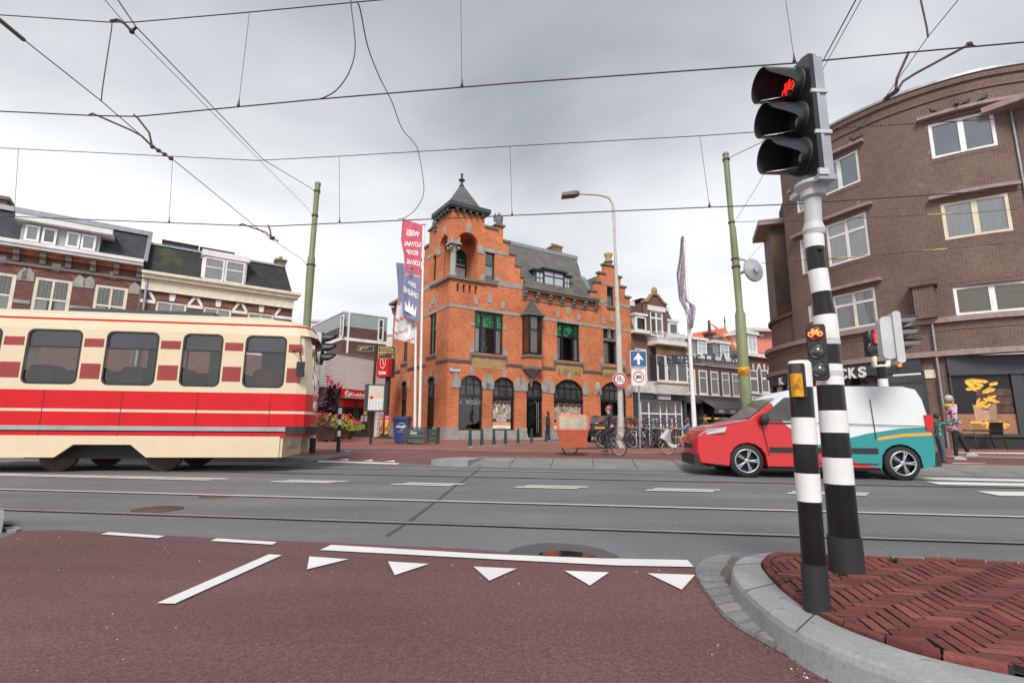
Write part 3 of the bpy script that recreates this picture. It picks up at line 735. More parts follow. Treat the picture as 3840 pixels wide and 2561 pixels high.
# herringbone
rowsn = 110
for a in range(-130,130):
 for b in range(-48,48):
  # lattice vectors of a 3:1 herringbone: (w, w) and (3w, -3w)
  x0 = a*BW+b*3*BW;y0 = a*BW-b*3*BW
  for (x,y,w_,h_) in ((x0,y0,3*BW,BW),(x0-BW*0,y0+BW,BW,3*BW)):
   cx = x+w_/2;cy = y+h_/2
   wx = 3.4+cx*ca-cy*sa;wy = 2.2+cx*sa+cy*ca
   if wx < .8 or wx > 7 or wy < .5 or wy > 4.4 or wx > wy*1.1+2.6: continue
   if (wx-1.87)**2+(wy-2.98)**2 < .1**2 or (wx-1.325)**2+(wy-2.363)**2 < .075**2: continue
   q = [(x+GAP/2,y+GAP/2),(x+w_-GAP/2,y+GAP/2),(x+w_-GAP/2,y+h_-GAP/2),(x+GAP/2,y+h_-GAP/2)]
   q = [Vector((3.4+u*ca-v*sa,2.2+u*sa+v*ca,0)) for u,v in q]
   ins = [inside(p.x,p.y,pin) for p in q]
   if not any(ins): continue
   if not all(ins):
    c_i = sum((p for p,i in zip(q,ins) if i),Vector())/sum(ins);q2 = []
    for p,i in zip(q,ins):
     if not i:
      lo,hi = 0.,1.
      for _ in range(7):
       md = (lo+hi)/2;t = c_i.lerp(p,md)
       if inside(t.x,t.y,pin): lo = md
       else: hi = md
      p = c_i.lerp(p,lo*.97)
     q2.append(p)
    q = q2
   brickq(q,ZK+.012+random.uniform(-.0015,.0015),1,.0018)
M_JNT = mat('dark_joint',(.045,.038,.032),.95,var=.4,scale=9)
mb.build('clinker_paving',[M_CLINK,M_JNT],kind='structure')
mb = MB();mb.face([Vector((p.x,p.y,ZK-.012)) for p in (pin if sum(pin[i].x*pin[(i+1) % len(pin)].y-pin[(i+1) % len(pin)].x*pin[i].y for i in range(len(pin))) > 0 else pin[::-1])])
mb.build('paving_bed',mat('dark_joint',(.045,.038,.032),.95,var=.4,scale=9),kind='structure')
# distant kerb piece at the left edge
mb = MB();q = [GP('z',-300,1190),GP('z',20,1170),GP('z',25,1060),GP('z',10,1030),GP('z',-300,1020)]
mb.slab(q,.12);mb.build('left_kerb',M_KERB,kind='structure')
for n_,(pp) in enumerate([((20,1120),(210,1085),(265,1088),(60,1125),(30,1075)),((50,1130),(240,1100),(310,1135),(230,1160),(120,1170))]):
 mb = MB();mb.slab([GP('z',*a) for a in pp],.02);mb.build('corner_stone',M_KERB,kind='structure')
# ------------------------------------------------------------------ window kit
def bars(mb,F,u0,u1,z0,z1,d,fw=.07,th=.06,vs=(),hs=(),bw=.045,mi=0,top=None):
 """outer frame plus mullions vs (fractions) and transoms hs (fractions)"""
 t = top if top else z1
 mb.box(F,u0,u0+fw,z0,t,d,d+th,mi);mb.box(F,u1-fw,u1,z0,t,d,d+th,mi)
 mb.box(F,u0+fw,u1-fw,z0,z0+fw,d,d+th,mi)
 if not top: mb.box(F,u0+fw,u1-fw,z1-fw,z1,d,d+th,mi)
 for v in vs: u = u0+(u1-u0)*v;mb.box(F,u-bw/2,u+bw/2,z0+fw,(top or z1)-fw*.5,d,d+th*.85,mi)
 for h in hs: z = z0+(z1-z0)*h;mb.box(F,u0+fw,u1-fw,z-bw/2,z+bw/2,d,d+th*.8,mi)
def window(par,F,r,frame=M_WHITE,fw=.07,vs=(),hs=(),d=-.12,pane=M_GLASS,curtain=None,room=True,bw=.05,sill=None,stain=None,lead=None,label=None,ch=1.0,blind=None):
 """one window: frame part, with pane / curtain / sill as sub-parts. r = (u0, u1, z0, z1)"""
 u0,u1,z0,z1 = r
 mb = MB();bars(mb,F,u0,u1,z0,z1,d,fw,.07,vs,hs,bw);w = mb.build('window',frame,par)
 if label: w['label'] = label
 p = MB();q = [F.P(u0+fw*.5,z0+fw*.5,d+.02),F.P(u1-fw*.5,z0+fw*.5,d+.02),F.P(u1-fw*.5,z1-fw*.5,d+.02),F.P(u0+fw*.5,z1-fw*.5,d+.02)];p.face(q)
 p.build('pane',pane,w)
 if stain:                                            # leaded upper lights from fraction stain to the top
  p = MB();zz = z0+(z1-z0)*stain;p.box(F,u0+fw,u1-fw,zz,z1-fw,d+.006,d+.016);p.build('leaded_light',lead or M_STAIN,w)
 if curtain:
  c = MB();zt = z0+(z1-z0)*(stain or ch)
  if isinstance(curtain,tuple):
   for a,b,m_ in [(a,b,0) for a,b in curtain[1]]:
    c.box(F,u0+(u1-u0)*a,u0+(u1-u0)*b,z0+.05,zt,d-.05,d-.02)
   c.build('curtain',curtain[0],w)
  else: c.box(F,u0+.02,u1-.02,z0+.05,zt,d-.05,d-.02);c.build('curtain',curtain,w)
 if room:
  c = MB();D = d-.75;e = .04
  c.face([F.P(u0-e,z0-e,D),F.P(u1+e,z0-e,D),F.P(u1+e,z1+e,D),F.P(u0-e,z1+e,D)])
  for a,b in (((u0-e,z0-e),(u1+e,z0-e)),((u1+e,z0-e),(u1+e,z1+e)),((u1+e,z1+e),(u0-e,z1+e)),((u0-e,z1+e),(u0-e,z0-e))):
   c.face([F.P(*a,D),F.P(*a,d-.01),F.P(*b,d-.01),F.P(*b,D)])
  c.build('room',room if room is not True else M_ROOM,w)
 if sill is not None:
  c = MB();c.box(F,u0-.08,u1+.08,z0-.1,z0-.005,-.1,.09);c.build('sill',sill,w)
 return w
def archfill(mb,F,u0,u1,zs,zc,d,th,fw,mi=0,n=12):
 """arched head of a frame as a band"""
 o = arc(u0,u1,zs,zs,zc,n)[2:];i_ = arc(u0+fw,u1-fw,zs,zs,zc-fw,n)[2:]
 for k in range(n):
  a,b,c,e = o[k],o[k+1],i_[k+1],i_[k]
  P = [F.P(*a,d+th),F.P(*b,d+th),F.P(*c,d+th),F.P(*e,d+th)];mb.face(P[::1],mi)
  mb.face([F.P(*e,d),F.P(*c,d),F.P(*c,d+th),F.P(*e,d+th)],mi)
def archring(mb,F,u0,u1,zs,zc,w,d,mi=0,n=14,th=.012):
 """ring of voussoirs around a segmental arch (own UVs so that bricks stand radially)"""
 W = (u1-u0)/2;h = zc-zs;Rr = (W*W+h*h)/(2*h);cz = zc-Rr;a = math.asin(min(1,W/Rr)) if h <= W else math.pi/2;um = (u0+u1)/2
 if h > W: cz = zs;Rr = W
 for k in range(n):
  t0 = a-2*a*k/n;t1 = a-2*a*(k+1)/n
  q = [(Rr,t0),(Rr+w,t0),(Rr+w,t1),(Rr,t1)]
  P = [F.P(um+r*math.sin(t),cz+r*math.cos(t),d+th) for r,t in q]
  uv = [((a-t)*Rr,r-Rr) for r,t in q]
  mb.face(P,mi,uv)
  mb.face([F.P(um+(Rr+w)*math.sin(t0),cz+(Rr+w)*math.cos(t0),d),F.P(um+(Rr+w)*math.sin(t1),cz+(Rr+w)*math.cos(t1),d),P[2],P[1]],mi)
# ------------------------------------------------------------------ the orange corner building
C0 = GP('',1023.5,1009.7)
dR = ray('',3106,999);dL = ray('',388,979)
FR = Fr(C0,(dR.x,dR.y));FL = Fr(C0,(-dL.x,-dL.y))
ZG = .22
ob = thing('corner_building','ornate orange brick corner building with stepped gables and pyramid tower','building',(C0.x,C0.y,ZG))
uE = FR.px('C',1083,820)[0]                         # right end
uP = FR.px('t',1325,700)[0]                         # gable pilaster start
uT = FR.px('w',2005,1180)[0]                        # tower gable end (first eave console)
zSt1 = FR.px('s',1070,405)[1];zSt1t = FR.px('s',1090,340)[1]
zEave = FR.px('C',300,720)[1]+.05
uLe = FL.px('u',70,1000)[0]
# right facade outline with steps
def ur(c,x,y): return FR.px(c,x,y)[0]
def zr(c,x,y): return FR.px(c,x,y)[1]
zTw = FR.px('E',660,545)[1]                          # top of tower brick at the corner
outl = [(0,ZG-.3),(uE,ZG-.3),(uE,zr('C',1085,735))]
outl += [(ur('C',1022,730),zr('C',1022,725)),(ur('C',1022,610),zr('C',1022,606)),(ur('C',966,605),zr('C',966,600)),(ur('C',966,480),zr('C',966,480)),(ur('C',905,470),zr('C',905,470)),(ur('C',895,350),zr('C',895,345)),
   (ur('C',760,325),zr('C',760,325)),(ur('C',760,435),zr('C',760,430)),(ur('C',700,435),zr('C',700,428)),(ur('C',700,540),zr('C',700,540)),(ur('C',645,540),zr('C',645,535)),(ur('C',645,650),zr('C',645,652)),(ur('C',592,650),zr('C',592,645))]
outl = [outl[0],outl[1]]+[(min(u,uE),z) for u,z in outl[2:]]
outl += [(ur('C',592,730),zEave),(uT,zEave)]
st = [(2050,1040,1960,1020),(1975,870,1880,850),(1890,700,1800,665),(1810,525,1710,495)]
zz = [zr('w',2010,1030),zr('w',1925,860),zr('w',1840,690),zr('w',1755,510)]
uu = [uT,ur('w',1960,1000),ur('w',1880,800),ur('w',1795,620),ur('w',1712,400)]
for k in range(4): outl += [(uu[k],zz[k]),(uu[k+1],zz[k])]
uG0,uG1 = ur('w',1612,300),ur('w',1712,400);zG = zr('w',1660,270)
zH = zr('w',1530,305);uW = ur('w',1437,200)
outl += [(uG1,zG),(uG0,zG),(uG0,zH),(uW,zH),(uW,zTw),(0,zTw)]
lg = (ur('w',1030,900),ur('w',1335,900),zr('w',1180,1040),zr('w',1180,520),zr('w',1190,362))
_a = arc(*lg,n=14)
outl += [(0,lg[3])]+_a[2:][::-1]+[(lg[1],lg[2]),(0,lg[2])]
# clean duplicates
o2 = []
for p in outl:
 if not o2 or (abs(p[0]-o2[-1][0])+abs(p[1]-o2[-1][1])) > .01: o2.append(p)
outl = o2
# openings
gf = []
for (c,xl,xr,yb,ysp,xc,yc) in (('d',352,618,1213,700,485,606),('d',723,970,1213,722,845,628),('d',1100,1280,1287,740,1186,664),('d',1402,1732,1220,770,1580,655),('d',1918,2205,1290,790,2055,683)):
 u0 = ur(c,xl,1000);u1 = ur(c,xr,1000);gf.append((u0,u1,zr(c,xc,yb),zr(c,xc,ysp),zr(c,xc,yc)))
gf[2] = (*gf[2][:2],ZG+.12,*gf[2][3:]);gf[4] = (*gf[4][:2],ZG+.1,*gf[4][3:])
holes = [arc(*g) for g in gf]
w1 = FR.rect('s',1642,2272,535,1450);w2 = FR.rect('t',524,1020,650,1490)
w3 = (ur('t',1545,1100),ur('t',1945,1100),zr('t',1740,1560),zr('t',1740,775))
w4 = FR.rect('w',1447,1590,655,1090);w5 = FR.rect('C',795,880,590,838)
lg = (ur('w',1030,900),ur('w',1335,900),zr('w',1180,1040),zr('w',1180,520),zr('w',1190,362))
for w in (w1,w2,w3,w4,w5): holes.append(rectp(*w))
slots = []
for x in (1045,1135,1222,1310):
 sl_ = FR.rect('w',x-17,x+17,1110+(x-1045)*.15,1228+(x-1045)*.15);slots.append(rectp(*sl_));holes.append(slots[-1])
mb = MB();mb.wall(FR,outl,holes,.3)
# left facade
def ul(c,x,y): return FL.px(c,x,y)[0]
def zl(c,x,y): return FL.px(c,x,y)[1]
outL = [(uLe,ZG-.3),(0,ZG-.3),(0,zTw),(ul('w',745,250),zTw)]
uGL0,uGL1 = ul('w',632,350),ul('w',705,350)
zHl = zH;zGl = zG
uWl = ul('w',745,250);
outL += [(uWl,zHl),(uGL1,zHl),(uGL1,zGl),(uGL0,zGl),(uGL0,zz[3]),(ul('w',560,600),zz[3]),(ul('w',560,600),zz[2])]
zEl = zEave
ll = (ul('w',782,800),ul('w',905,800),lg[2],lg[3],lg[4])
_a = arc(*ll,n=14)
outL = outL[:2]+[(0,lg[2]),(ll[0],lg[2])]+[p for p in _a[2:][::-1]]+[(0,lg[3])]+outL[2:]
outL += [(ul('w',520,760),zz[2]),(ul('w',520,760),zz[1]),(ul('w',470,760),zz[1]),(ul('w',470,760),zEl),(uLe,zEl)]
hl = [];glf = []
for (c,xl,xr,xc,ysp,yc,yb) in (('u',875,1050,965,760,655,0),('u',305,436,370,850,755,0)):
 u0,u1 = ul(c,xl,1200),ul(c,xr,1200);glf.append((u0,u1,ZG+.15,zl(c,xc,ysp),zl(c,xc,yc)))
for g in glf: hl.append(arc(*g))
wl1 = (ul('s',632,1100),ul('s',785,1100),w1[2],w1[3]);wl2 = (ul('u',352,200),ul('u',450,200),w1[2],w1[3])
wl3 = (ul('w',672,900),ul('w',722,900),w4[2],w4[3])
ll = (ul('w',782,800),ul('w',905,800),lg[2],lg[3],lg[4])
for w in (wl1,wl2,wl3): hl.append(rectp(*w))
for x in (758,798,838,878):
 u0,u1 = ul('w',x-9,1230),ul('w',x+9,1230);hl.append(rectp(u0,u1,slots[0][0][1],slots[0][2][1]))
mb.wall(FL,outL,hl,.3)
# blank side and rear walls
FB = Fr(FR.P(uE,0),-FR.n)
DEP = 9.0
mb.face([FR.P(uE,ZG-.3,0),FR.P(uE,ZG-.3,-DEP),FR.P(uE,zEave,-DEP),FR.P(uE,zEave,0)])
mb.face([FL.P(uLe,ZG-.3,0),FL.P(uLe,ZG-.3,-14),FL.P(uLe,zEave,-14),FL.P(uLe,zEave,0)][::-1])
# tower back walls
tu = uW;tl = -uWl
A = FR.P(tu,zH-1.0);
mb.box(FR,.0+.3,tu,zH-.6,zTw-.01,-.3-abs(tl)+.0,-.302) if False else None
P00 = FR.P(0,0);P10 = FR.P(tu,0);P01 = FL.P(uWl,0);P11 = P10+(P01-P00)
def vq(a,b,z0,z1,mi=0,m_=None):
 (m_ or mb).face([Vector((a.x,a.y,z0)),Vector((b.x,b.y,z0)),Vector((b.x,b.y,z1)),Vector((a.x,a.y,z1))],mi)
vq(P10,P11,zEave,zTw);vq(P11,P01,zEave,zTw)
wall_ = mb.build('wall',M_OR,ob)
# loggia interior: floor, back walls, ceiling
mb = MB();ld = -ll[0]+.15
zf = lg[2]-.55
a1 = FR.P(lg[1]+.15,0,-.3);a2 = FR.P(lg[1]+.15,0,-ld);b1 = FL.P(ll[0]-.15,0,-.3);b2 = FL.P(ll[0]-.15,0,-ld)
vq(a1,a2,zf-2,zTw-.3);vq(FR.P(.35,0,-ld),FL.P(ll[0]-.15,0,-.3),zf-2,zTw-.3)
# niche back wall parallel to right facade, holds the arched door
FN = FR.off(-ld-.0);un0 = .35;un1 = lg[1]+.15
nd0,nd1 = FN.px('w',1003,800)[0],FN.px('w',1178,800)[0];ndz0 = FN.px('w',1090,1040)[1];ndz1 = FN.px('w',1090,620)[1]
nh = arc(nd0,nd1,ndz0,ndz1-.35,ndz1)
mb.wall(FN,rectp(un0,un1,zf-.2,zTw-.3),[nh],.2)
c_ = [FR.P(0,zf),FR.P(un1,zf),FR.P(un1,zf,-ld),FR.P(0,zf)+(FL.P(ll[0]-.15,zf)-FL.P(0,zf))]
mb.face([FR.P(.05,zf,-.3),FR.P(un1,zf,-.3),FR.P(un1,zf,-ld),FL.P(ll[0]-.2,zf,-.3)])
mb.face([FR.P(.05,lg[4]+.12,-.3),FR.P(un1,lg[4]+.12,-.3),FR.P(un1,lg[4]+.12,-ld),FL.P(ll[0]-.2,lg[4]+.12,-.3)][::-1])
mb.build('loggia',M_OR,ob)
mb = MB();bars(mb,FN,nd0,nd1,ndz0,ndz1-.35,-.12,.08,.07,(),(.52,),.12,top=ndz1-.32)
archfill(mb,FN,nd0,nd1,ndz1-.35,ndz1,-.12,.07,.08)
for v in (.28,.5,.72): mb.box(FN,nd0+(nd1-nd0)*v-.012,nd0+(nd1-nd0)*v+.012,ndz0+1.5,ndz1-.05,-.12,-.06)
for v in (.62,.75,.88): mb.box(FN,nd0+.06,nd1-.06,ndz0+(ndz1-ndz0)*v-.012,ndz0+(ndz1-ndz0)*v+.012,-.12,-.06)
dw = mb.build('window',M_BLK,ob);dw['label'] = 'arched balcony door with green leaded top light'
mb = MB();mb.prism(FN,arc(nd0+.05,nd1-.05,ndz0+(ndz1-ndz0)*.55,ndz1-.38,ndz1-.06),-.13,-.11);mb.build('leaded_light',M_STAIN,dw)
mb = MB();mb.box(FN,nd0+.05,nd1-.05,ndz0,ndz0+(ndz1-ndz0)*.52,-.13,-.11);mb.build('pane',M_FROST,dw)
# column at the corner
cc = (FR.P(.28,0,-.28)+FL.P(-.28,0,-.28))/2
zc0 = FR.px('w',960,1010)[1];zc1 = zr('w',990,500)
mb = MB();mb.lathe((cc.x,cc.y,zc0),[(.36,0),(.36,.08),(.27,.12),(.3,.22),(.23,.3),(.2,.38),(.19,zc1-zc0-.75),(.175,zc1-zc0-.55),(.2,zc1-zc0-.52),(.18,zc1-zc0-.48),(.25,zc1-zc0-.15),(.27,zc1-zc0-.12)],18)
for s_ in (-1,1):
 for t_ in (-1,1):
  q = cc+FR.d*s_*.26+FR.n*t_*.2;mb.ell((q.x,q.y,zc1-.32),(.11,.11,.12),8,6)
q = [cc+FR.d*a+FR.n*b_ for a,b_ in ((-.38,-.38),(.38,-.38),(.38,.38),(-.38,.38))]
mb.slab([Vector((p.x,p.y,zc1-.12)) for p in q],.14);q = [cc+(p-cc)*.8 for p in q];mb.slab([Vector((p.x,p.y,zc1+.02)) for p in q],lg[3]-zc1+.28)
mb.build('column',M_STONE,ob)
# stone trim
mb = MB()
def band(u0,u1,z0,z1,d=.03,F=FR,m_=None): (m_ or mb).box(F,u0,u1,z0,z1,-.02,d)
band(0,uE,zSt1,zSt1t);
(lambda: mb.box(FL,uLe,0,zSt1,zSt1t,-.02,.0302))()
zb2 = zr('w',1700,1150);zb2t = zb2+.32
band(lg[1]+.35,w4[0]-.02,zb2,zb2t);band(w4[1]+.02,uT,zb2,zb2t);mb.box(FL,uLe+2,ll[0]-.3,zb2,zb2t,-.02,.03)
zb3 = zr('w',1700,690);zb3t = zr('w',1700,640)
band(lg[1]-.02,w4[0]-.1,zb3,zb3t);band(w4[1]+.1,ur('w',1790,690),zb3,zb3t);band(w4[0]-.1,w4[1]+.1,w4[3]+.0,zb3t)
mb.box(FL,ul('w',600,700),wl3[0]-.05,zb3,zb3t,-.02,.03);mb.box(FL,wl3[1]+.05,ll[0]+.02,zb3,zb3t,-.02,.03)
band(lg[1]-.03,lg[1]+.42,lg[3]-.5,lg[3]+.05,.05);mb.box(FL,ll[0]-.42,ll[0]+.03,lg[3]-.5,lg[3]+.05,-.02,.05)
zp1 = zr('C',700,790);zp1t = zr('C',700,760);band(uP,w5[0],zp1,zp1t);band(w5[1]+.02,uE,zp1,zp1t)
band(ur('C',740,550),ur('C',965,590),zr('C',765,560),zr('C',765,540))
for w in (w1,w2,w3,w4,w5): 
 for a,b_ in ((w[0]-.32,w[0]),(w[1],w[1]+.32)): band(a,b_,w[2]-.02,w[2]+.42)
for w in (w1,w2):
 for a,b_ in ((w[0]-.28,w[0]),(w[1],w[1]+.28)): band(a,b_,w[2]+(w[3]-w[2])*.62,w[2]+(w[3]-w[2])*.62+.2)
# arch keystones, imposts
for i,g in enumerate(gf):
 um = (g[0]+g[1])/2;mb.prism(FR,[(um-.13,g[4]-.02),(um+.13,g[4]-.02),(um+.17,g[4]+.48),(um-.17,g[4]+.48)],0,.07)
 for sg,e_ in ((-1,g[0]),(1,g[1])):
  mb.prism(FR,[(e_-sg*.05,g[3]-.25),(e_-sg*.1,g[3]+.05),(e_+sg*.0,g[3]+.35),(e_+sg*.18,g[3]+.62),(e_+sg*.34,g[3]+.62),(e_+sg*.34,g[3]+.1),(e_+sg*.5,g[3]+.1),(e_+sg*.5,g[3]-.3),(e_+sg*.02,g[3]-.3)],-.05,.05)
for g in glf:
 um = (g[0]+g[1])/2;mb.prism(FL,[(um-.11,g[4]-.02),(um+.11,g[4]-.02),(um+.14,g[4]+.42),(um-.14,g[4]+.42)],0,.06)
 for sg,e_ in ((-1,g[0]),(1,g[1])): mb.box(FL,min(e_,e_+sg*.3),max(e_,e_+sg*.3),g[3]-.25,g[3]+.4,-.05,.05)
for w in (w1,w2,w3,wl1):
 F_ = FL if w is wl1 else FR
 um = (w[0]+w[1])/2;hw = (w[1]-w[0])/2
 mb.prism(F_,[(um-.16,zSt1t+.42),(um+.16,zSt1t+.42),(um+.16,zSt1t+.98),(um-.16,zSt1t+.98)],0,.04)
 for sg in (-1,1): mb.prism(F_,[(um+sg*(hw+.02),zSt1t+.12),(um+sg*(hw-.22),zSt1t+.18),(um+sg*(hw-.1),zSt1t+.68),(um+sg*(hw+.14),zSt1t+.6)],0,.04)
um = (lg[0]+lg[1])/2;mb.prism(FR,[(um-.15,lg[4]-.03),(um+.15,lg[4]-.03),(um+.19,lg[4]+.5),(um-.19,lg[4]+.5)],0,.08)
um = (ll[0]+ll[1])/2;mb.prism(FL,[(um-.12,ll[4]-.03),(um+.12,ll[4]-.03),(um+.15,ll[4]+.45),(um-.15,ll[4]+.45)],0,.08)
mb.split('stone_trim',M_STONE,ob)
# plinth
mb = MB();zpt = zr('n',500,475);zpl = zr('n',500,592)
segs = [];prev = 0
for g in gf: segs.append((prev,g[0]));prev = g[1]
segs.append((prev,uE))
for a,b_ in segs: band(a,b_,ZG-.3,zpl,.17);band(a+.02 if a else a,b_-.02,zpl,zpt,.1)
for g in (gf[0],gf[1],gf[3]): band(g[0],g[1],ZG-.3,zpl,.1);band(g[0],g[1],zpl,g[2]-.02,.04)
mb.box(FL,uLe,glf[1][0],ZG-.3,zpt,-.02,.12);mb.box(FL,glf[1][1],glf[0][0],ZG-.3,zpt,-.02,.12);mb.box(FL,glf[0][1],.1,ZG-.3,zpl,-.02,.17);mb.box(FL,glf[0][1]+.02,.06,zpl,zpt,-.02,.1)
mb.split('plinth',M_STONE,ob)
# moulded ledge stepping under the first-floor windows
mb = MB()
zl0 = zr('u',1600,300)-.12;lh = .2
def ledge(F,u0,u1,z,dd=.1): mb.box(F,u0,u1,z,z+lh*.45,-.02,dd*.55);mb.box(F,u0,u1,z+lh*.45,z+lh,-.02,dd)
zs1 = w1[2]-.14-lh
cur = 0
for w in (w1,w2,w3):
 a,b_ = w[0]-.3,w[1]+.3;ledge(FR,cur,a,zl0);mb.box(FR,a,a+.1,zl0,zs1+lh+.5 if 0 else zs1+lh,-.02,.095);ledge(FR,a,b_,zs1+.06);mb.box(FR,b_-.1,b_,zl0,zs1+lh,-.02,.095);cur = b_
ledge(FR,cur,uE,zl0)
for w in (wl1,): ledge(FL,w[1]+.25,.06,zl0);ledge(FL,w[0]-.25,w[1]+.25,zs1+.06)
ledge(FL,wl2[1]+.2,wl1[0]-.25,zl0);ledge(FL,wl2[0]-.2,wl2[1]+.2,zs1+.06);ledge(FL,uLe,wl2[0]-.2,zl0)
for w in (w4,w5): mb.box(FR,w[0]-.12,w[1]+.12,w[2]-.16,w[2]-.01,-.05,.14)
mb.box(FL,wl3[0]-.12,wl3[1]+.12,wl3[2]-.16,wl3[2]-.01,-.05,.14)
# step copings
for k in range(4):
 mb.box(FR,uu[k+1]-.03,uu[k]+.12,zz[k],zz[k]+.16,-.35,.1)
mb.box(FR,uW,uG0+.1,zH,zH+.14,-.35,.1);mb.box(FL,uGL1-.05,uWl,zHl,zHl+.14,-.35,.1)
mb.box(FR,uG0-.1,uG1+.12,zG,zG+.12,-.45,.12);mb.box(FL,uGL0-.1,uGL1+.1,zGl,zGl+.12,-.45,.12)
mb.box(FL,ul('w',560,600)-.1,uGL0,zz[3],zz[3]+.16,-.35,.1);mb.box(FL,ul('w',520,760)-.1,ul('w',560,600),zz[2],zz[2]+.16,-.35,.1);mb.box(FL,ul('w',470,760)-.1,ul('w',520,760),zz[1],zz[1]+.16,-.35,.1)
pg = [p for p in outl[2:16]]
for k in range(len(pg)-1):
 a,b_ = pg[k],pg[k+1]
 if abs(a[1]-b_[1]) < .1 and abs(a[0]-b_[0]) > .2:
  mb.box(FR,min(a[0],b_[0])-.12,max(a[0],b_[0])+.12,max(a[1],b_[1])-.01,max(a[1],b_[1])+.13,-.35,.1)
# balustrade coping of the loggia
mb.box(FR,-.1,lg[1]+.55,lg[2]-.16,lg[2]+.03,-.33,.16);mb.box(FL,ll[0]-.5,.1,lg[2]-.16,lg[2]+.028,-.33,.158)
mb.split('coping',M_STONED,ob)
# brick voussoirs
mb = MB()
for g in gf: archring(mb,FR,g[0],g[1],g[3],g[4],.42,0,th=.015)
archring(mb,FR,*lg[:2],lg[3],lg[4],.34,0,th=.03);archring(mb,FL,*ll[:2],ll[3],ll[4],.3,0,th=.03)
for g in glf: archring(mb,FL,g[0],g[1],g[3],g[4],.36,0)
for w in (w1,w2,w3): archring(mb,FR,w[0]+.05,w[1]-.05,zSt1t+.15,zSt1t+.52,.38,0,th=.01)
mb.split('arch_bricks',M_ORP,ob)
# downpipe-like pilaster edge
mb = MB();mb.box(FR,uP,uE,zpt,zEave-.2,-.02,.0)
# ---- windows of the right facade
def shopwin(g,n,low,lab=None,door=False):
 u0,u1,z0,zs,zc = g;F = FR;d = -.22;mb = MB()
 zt = z0+(zc-z0)*low
 bars(mb,F,u0,u1,z0,zs,d,.09,.1,(),(),top=zs+.02);archfill(mb,F,u0,u1,zs,zc,d,.1,.09)
 mb.box(F,u0,u1,zt-.12,zt+.06,d,d+.16)
 for k in range(1,n):
  u = u0+(u1-u0)*k/n;W = (u1-u0)/2;h = zc-zs;Rr = (W*W+h*h)/(2*h);zx = zc-Rr+math.sqrt(max(0,Rr*Rr-(u-(u0+u1)/2)**2))
  mb.box(F,u-.025,u+.025,zt,zx-.03,d,d+.08)
 zm = zt+(zc-zt)*.56;mb.box(F,u0+.06,u1-.06,zm-.025,zm+.025,d,d+.075)
 w = mb.build('window',M_BLK,ob)
 if lab: w['label'] = lab
 p = MB();p.prism(F,arc(u0+.05,u1-.05,zt,zs,zc-.04),d+.01,d+.02);p.build('upper_pane',M_SMOKE,w)
 p = MB();p.face([F.P(u0+.05,z0+.05,d+.02),F.P(u1-.05,z0+.05,d+.02),F.P(u1-.05,zt,d+.02),F.P(u0+.05,zt,d+.02)]);p.build('pane',M_GLASSD,w)
 p = MB();D = d-1.1
 p.face([F.P(u0-.3,z0-.05,D),F.P(u1+.3,z0-.05,D),F.P(u1+.3,zt,D),F.P(u0-.3,zt,D)])
 p.face([F.P(u0-.3,z0-.05,D),F.P(u0,z0-.05,d-.02),F.P(u1,z0-.05,d-.02),F.P(u1+.3,z0-.05,D)][::-1])
 p.face([F.P(u0-.3,zt,D),F.P(u0,zt,d-.02),F.P(u1,zt,d-.02),F.P(u1+.3,zt,D)])
 p.face([F.P(u0-.3,z0,D),F.P(u0,z0,d-.02),F.P(u0,zt,d-.02),F.P(u0-.3,zt,D)]);p.face([F.P(u1+.3,z0,D),F.P(u1,z0,d-.02),F.P(u1,zt,d-.02),F.P(u1+.3,zt,D)][::-1])
 p.build('room',M_ROOM,w);return w,zt
M_SMOKE = mat('smoked_glass',(.075,.075,.075),.12,var=.5,scale=1.2,spec=.6)
sw1,zt1 = shopwin(gf[0],3,.63,'arched shop window with reversed lettering on the glass')
sw2,zt2 = shopwin(gf[1],3,.63,'arched shop window with a to-let poster')
sw3,zt3 = shopwin(gf[2],2,.70,'arched dark double door');sw4,zt4 = shopwin(gf[3],5,.6,'wide arched shop window with an interior photo');sw5,zt5 = shopwin(gf[4],5,.66)
mb = MB();uA,uB = ur('d',355,900),ur('d',600,905);zA = zr('d',480,903)
mb.text(FR,'KEIZER',(uA+uB)/2+.28,zA,.26,1.05,-.19,mirror=True,bold=.03);mb.text(FR,'55',uA+.16,zA-.02,.2,.24,-.19,mirror=True,bold=.02)
mb.build('lettering',M_STEEL,sw1)
# to-let poster
def interior_poster(F,r,d,par,nm,seed):
 random.seed(seed);u0,u1,z0,z1 = r;mb = MB();W = u1-u0;Hh = z1-z0
 mb.box(F,u0,u1,z0,z1,d-.01,d,0)
 for k in range(22):                                  # ceiling beams, lamps, shelving and tables of the pictured shop
  a = u0+random.random()*W*.8;w_ = random.uniform(.03,.12)*W;zc = z0+random.uniform(.08,.7)*Hh;h = random.uniform(.04,.22)*Hh
  mb.box(F,a,min(a+w_,u1),zc,min(zc+h,z1),d,d+.002+k*.0004,random.choice([1,2,3,4,3,1]))
 mb.box(F,u0,u1,z0+Hh*.72,z1,d,d+.013,5)
 for k in range(4):
  a = u0+W*(.1+.22*k);mb.prism(F,[(a,z0+Hh*.78),(a+W*.2,z0+Hh*.95),(a+W*.22,z0+Hh*.93),(a+W*.02,z0+Hh*.76)],d+.013,d+.016,2)
  mb.ell(F.P(a+W*.06,z0+Hh*.7,d+.015),(.05,.05,.05),6,4,4)
 return mb.build(nm,[mat('poster_beige',(.4,.33,.25),.5,var=.4,scale=4),mat('poster_white',(.6,.58,.54),.5),mat('poster_wood',(.3,.17,.09),.5),mat('poster_teal',(.1,.16,.15),.5,var=.4),mat('poster_cream',(.7,.66,.55),.5),mat('poster_dark',(.05,.045,.04),.5,var=.5)],par)
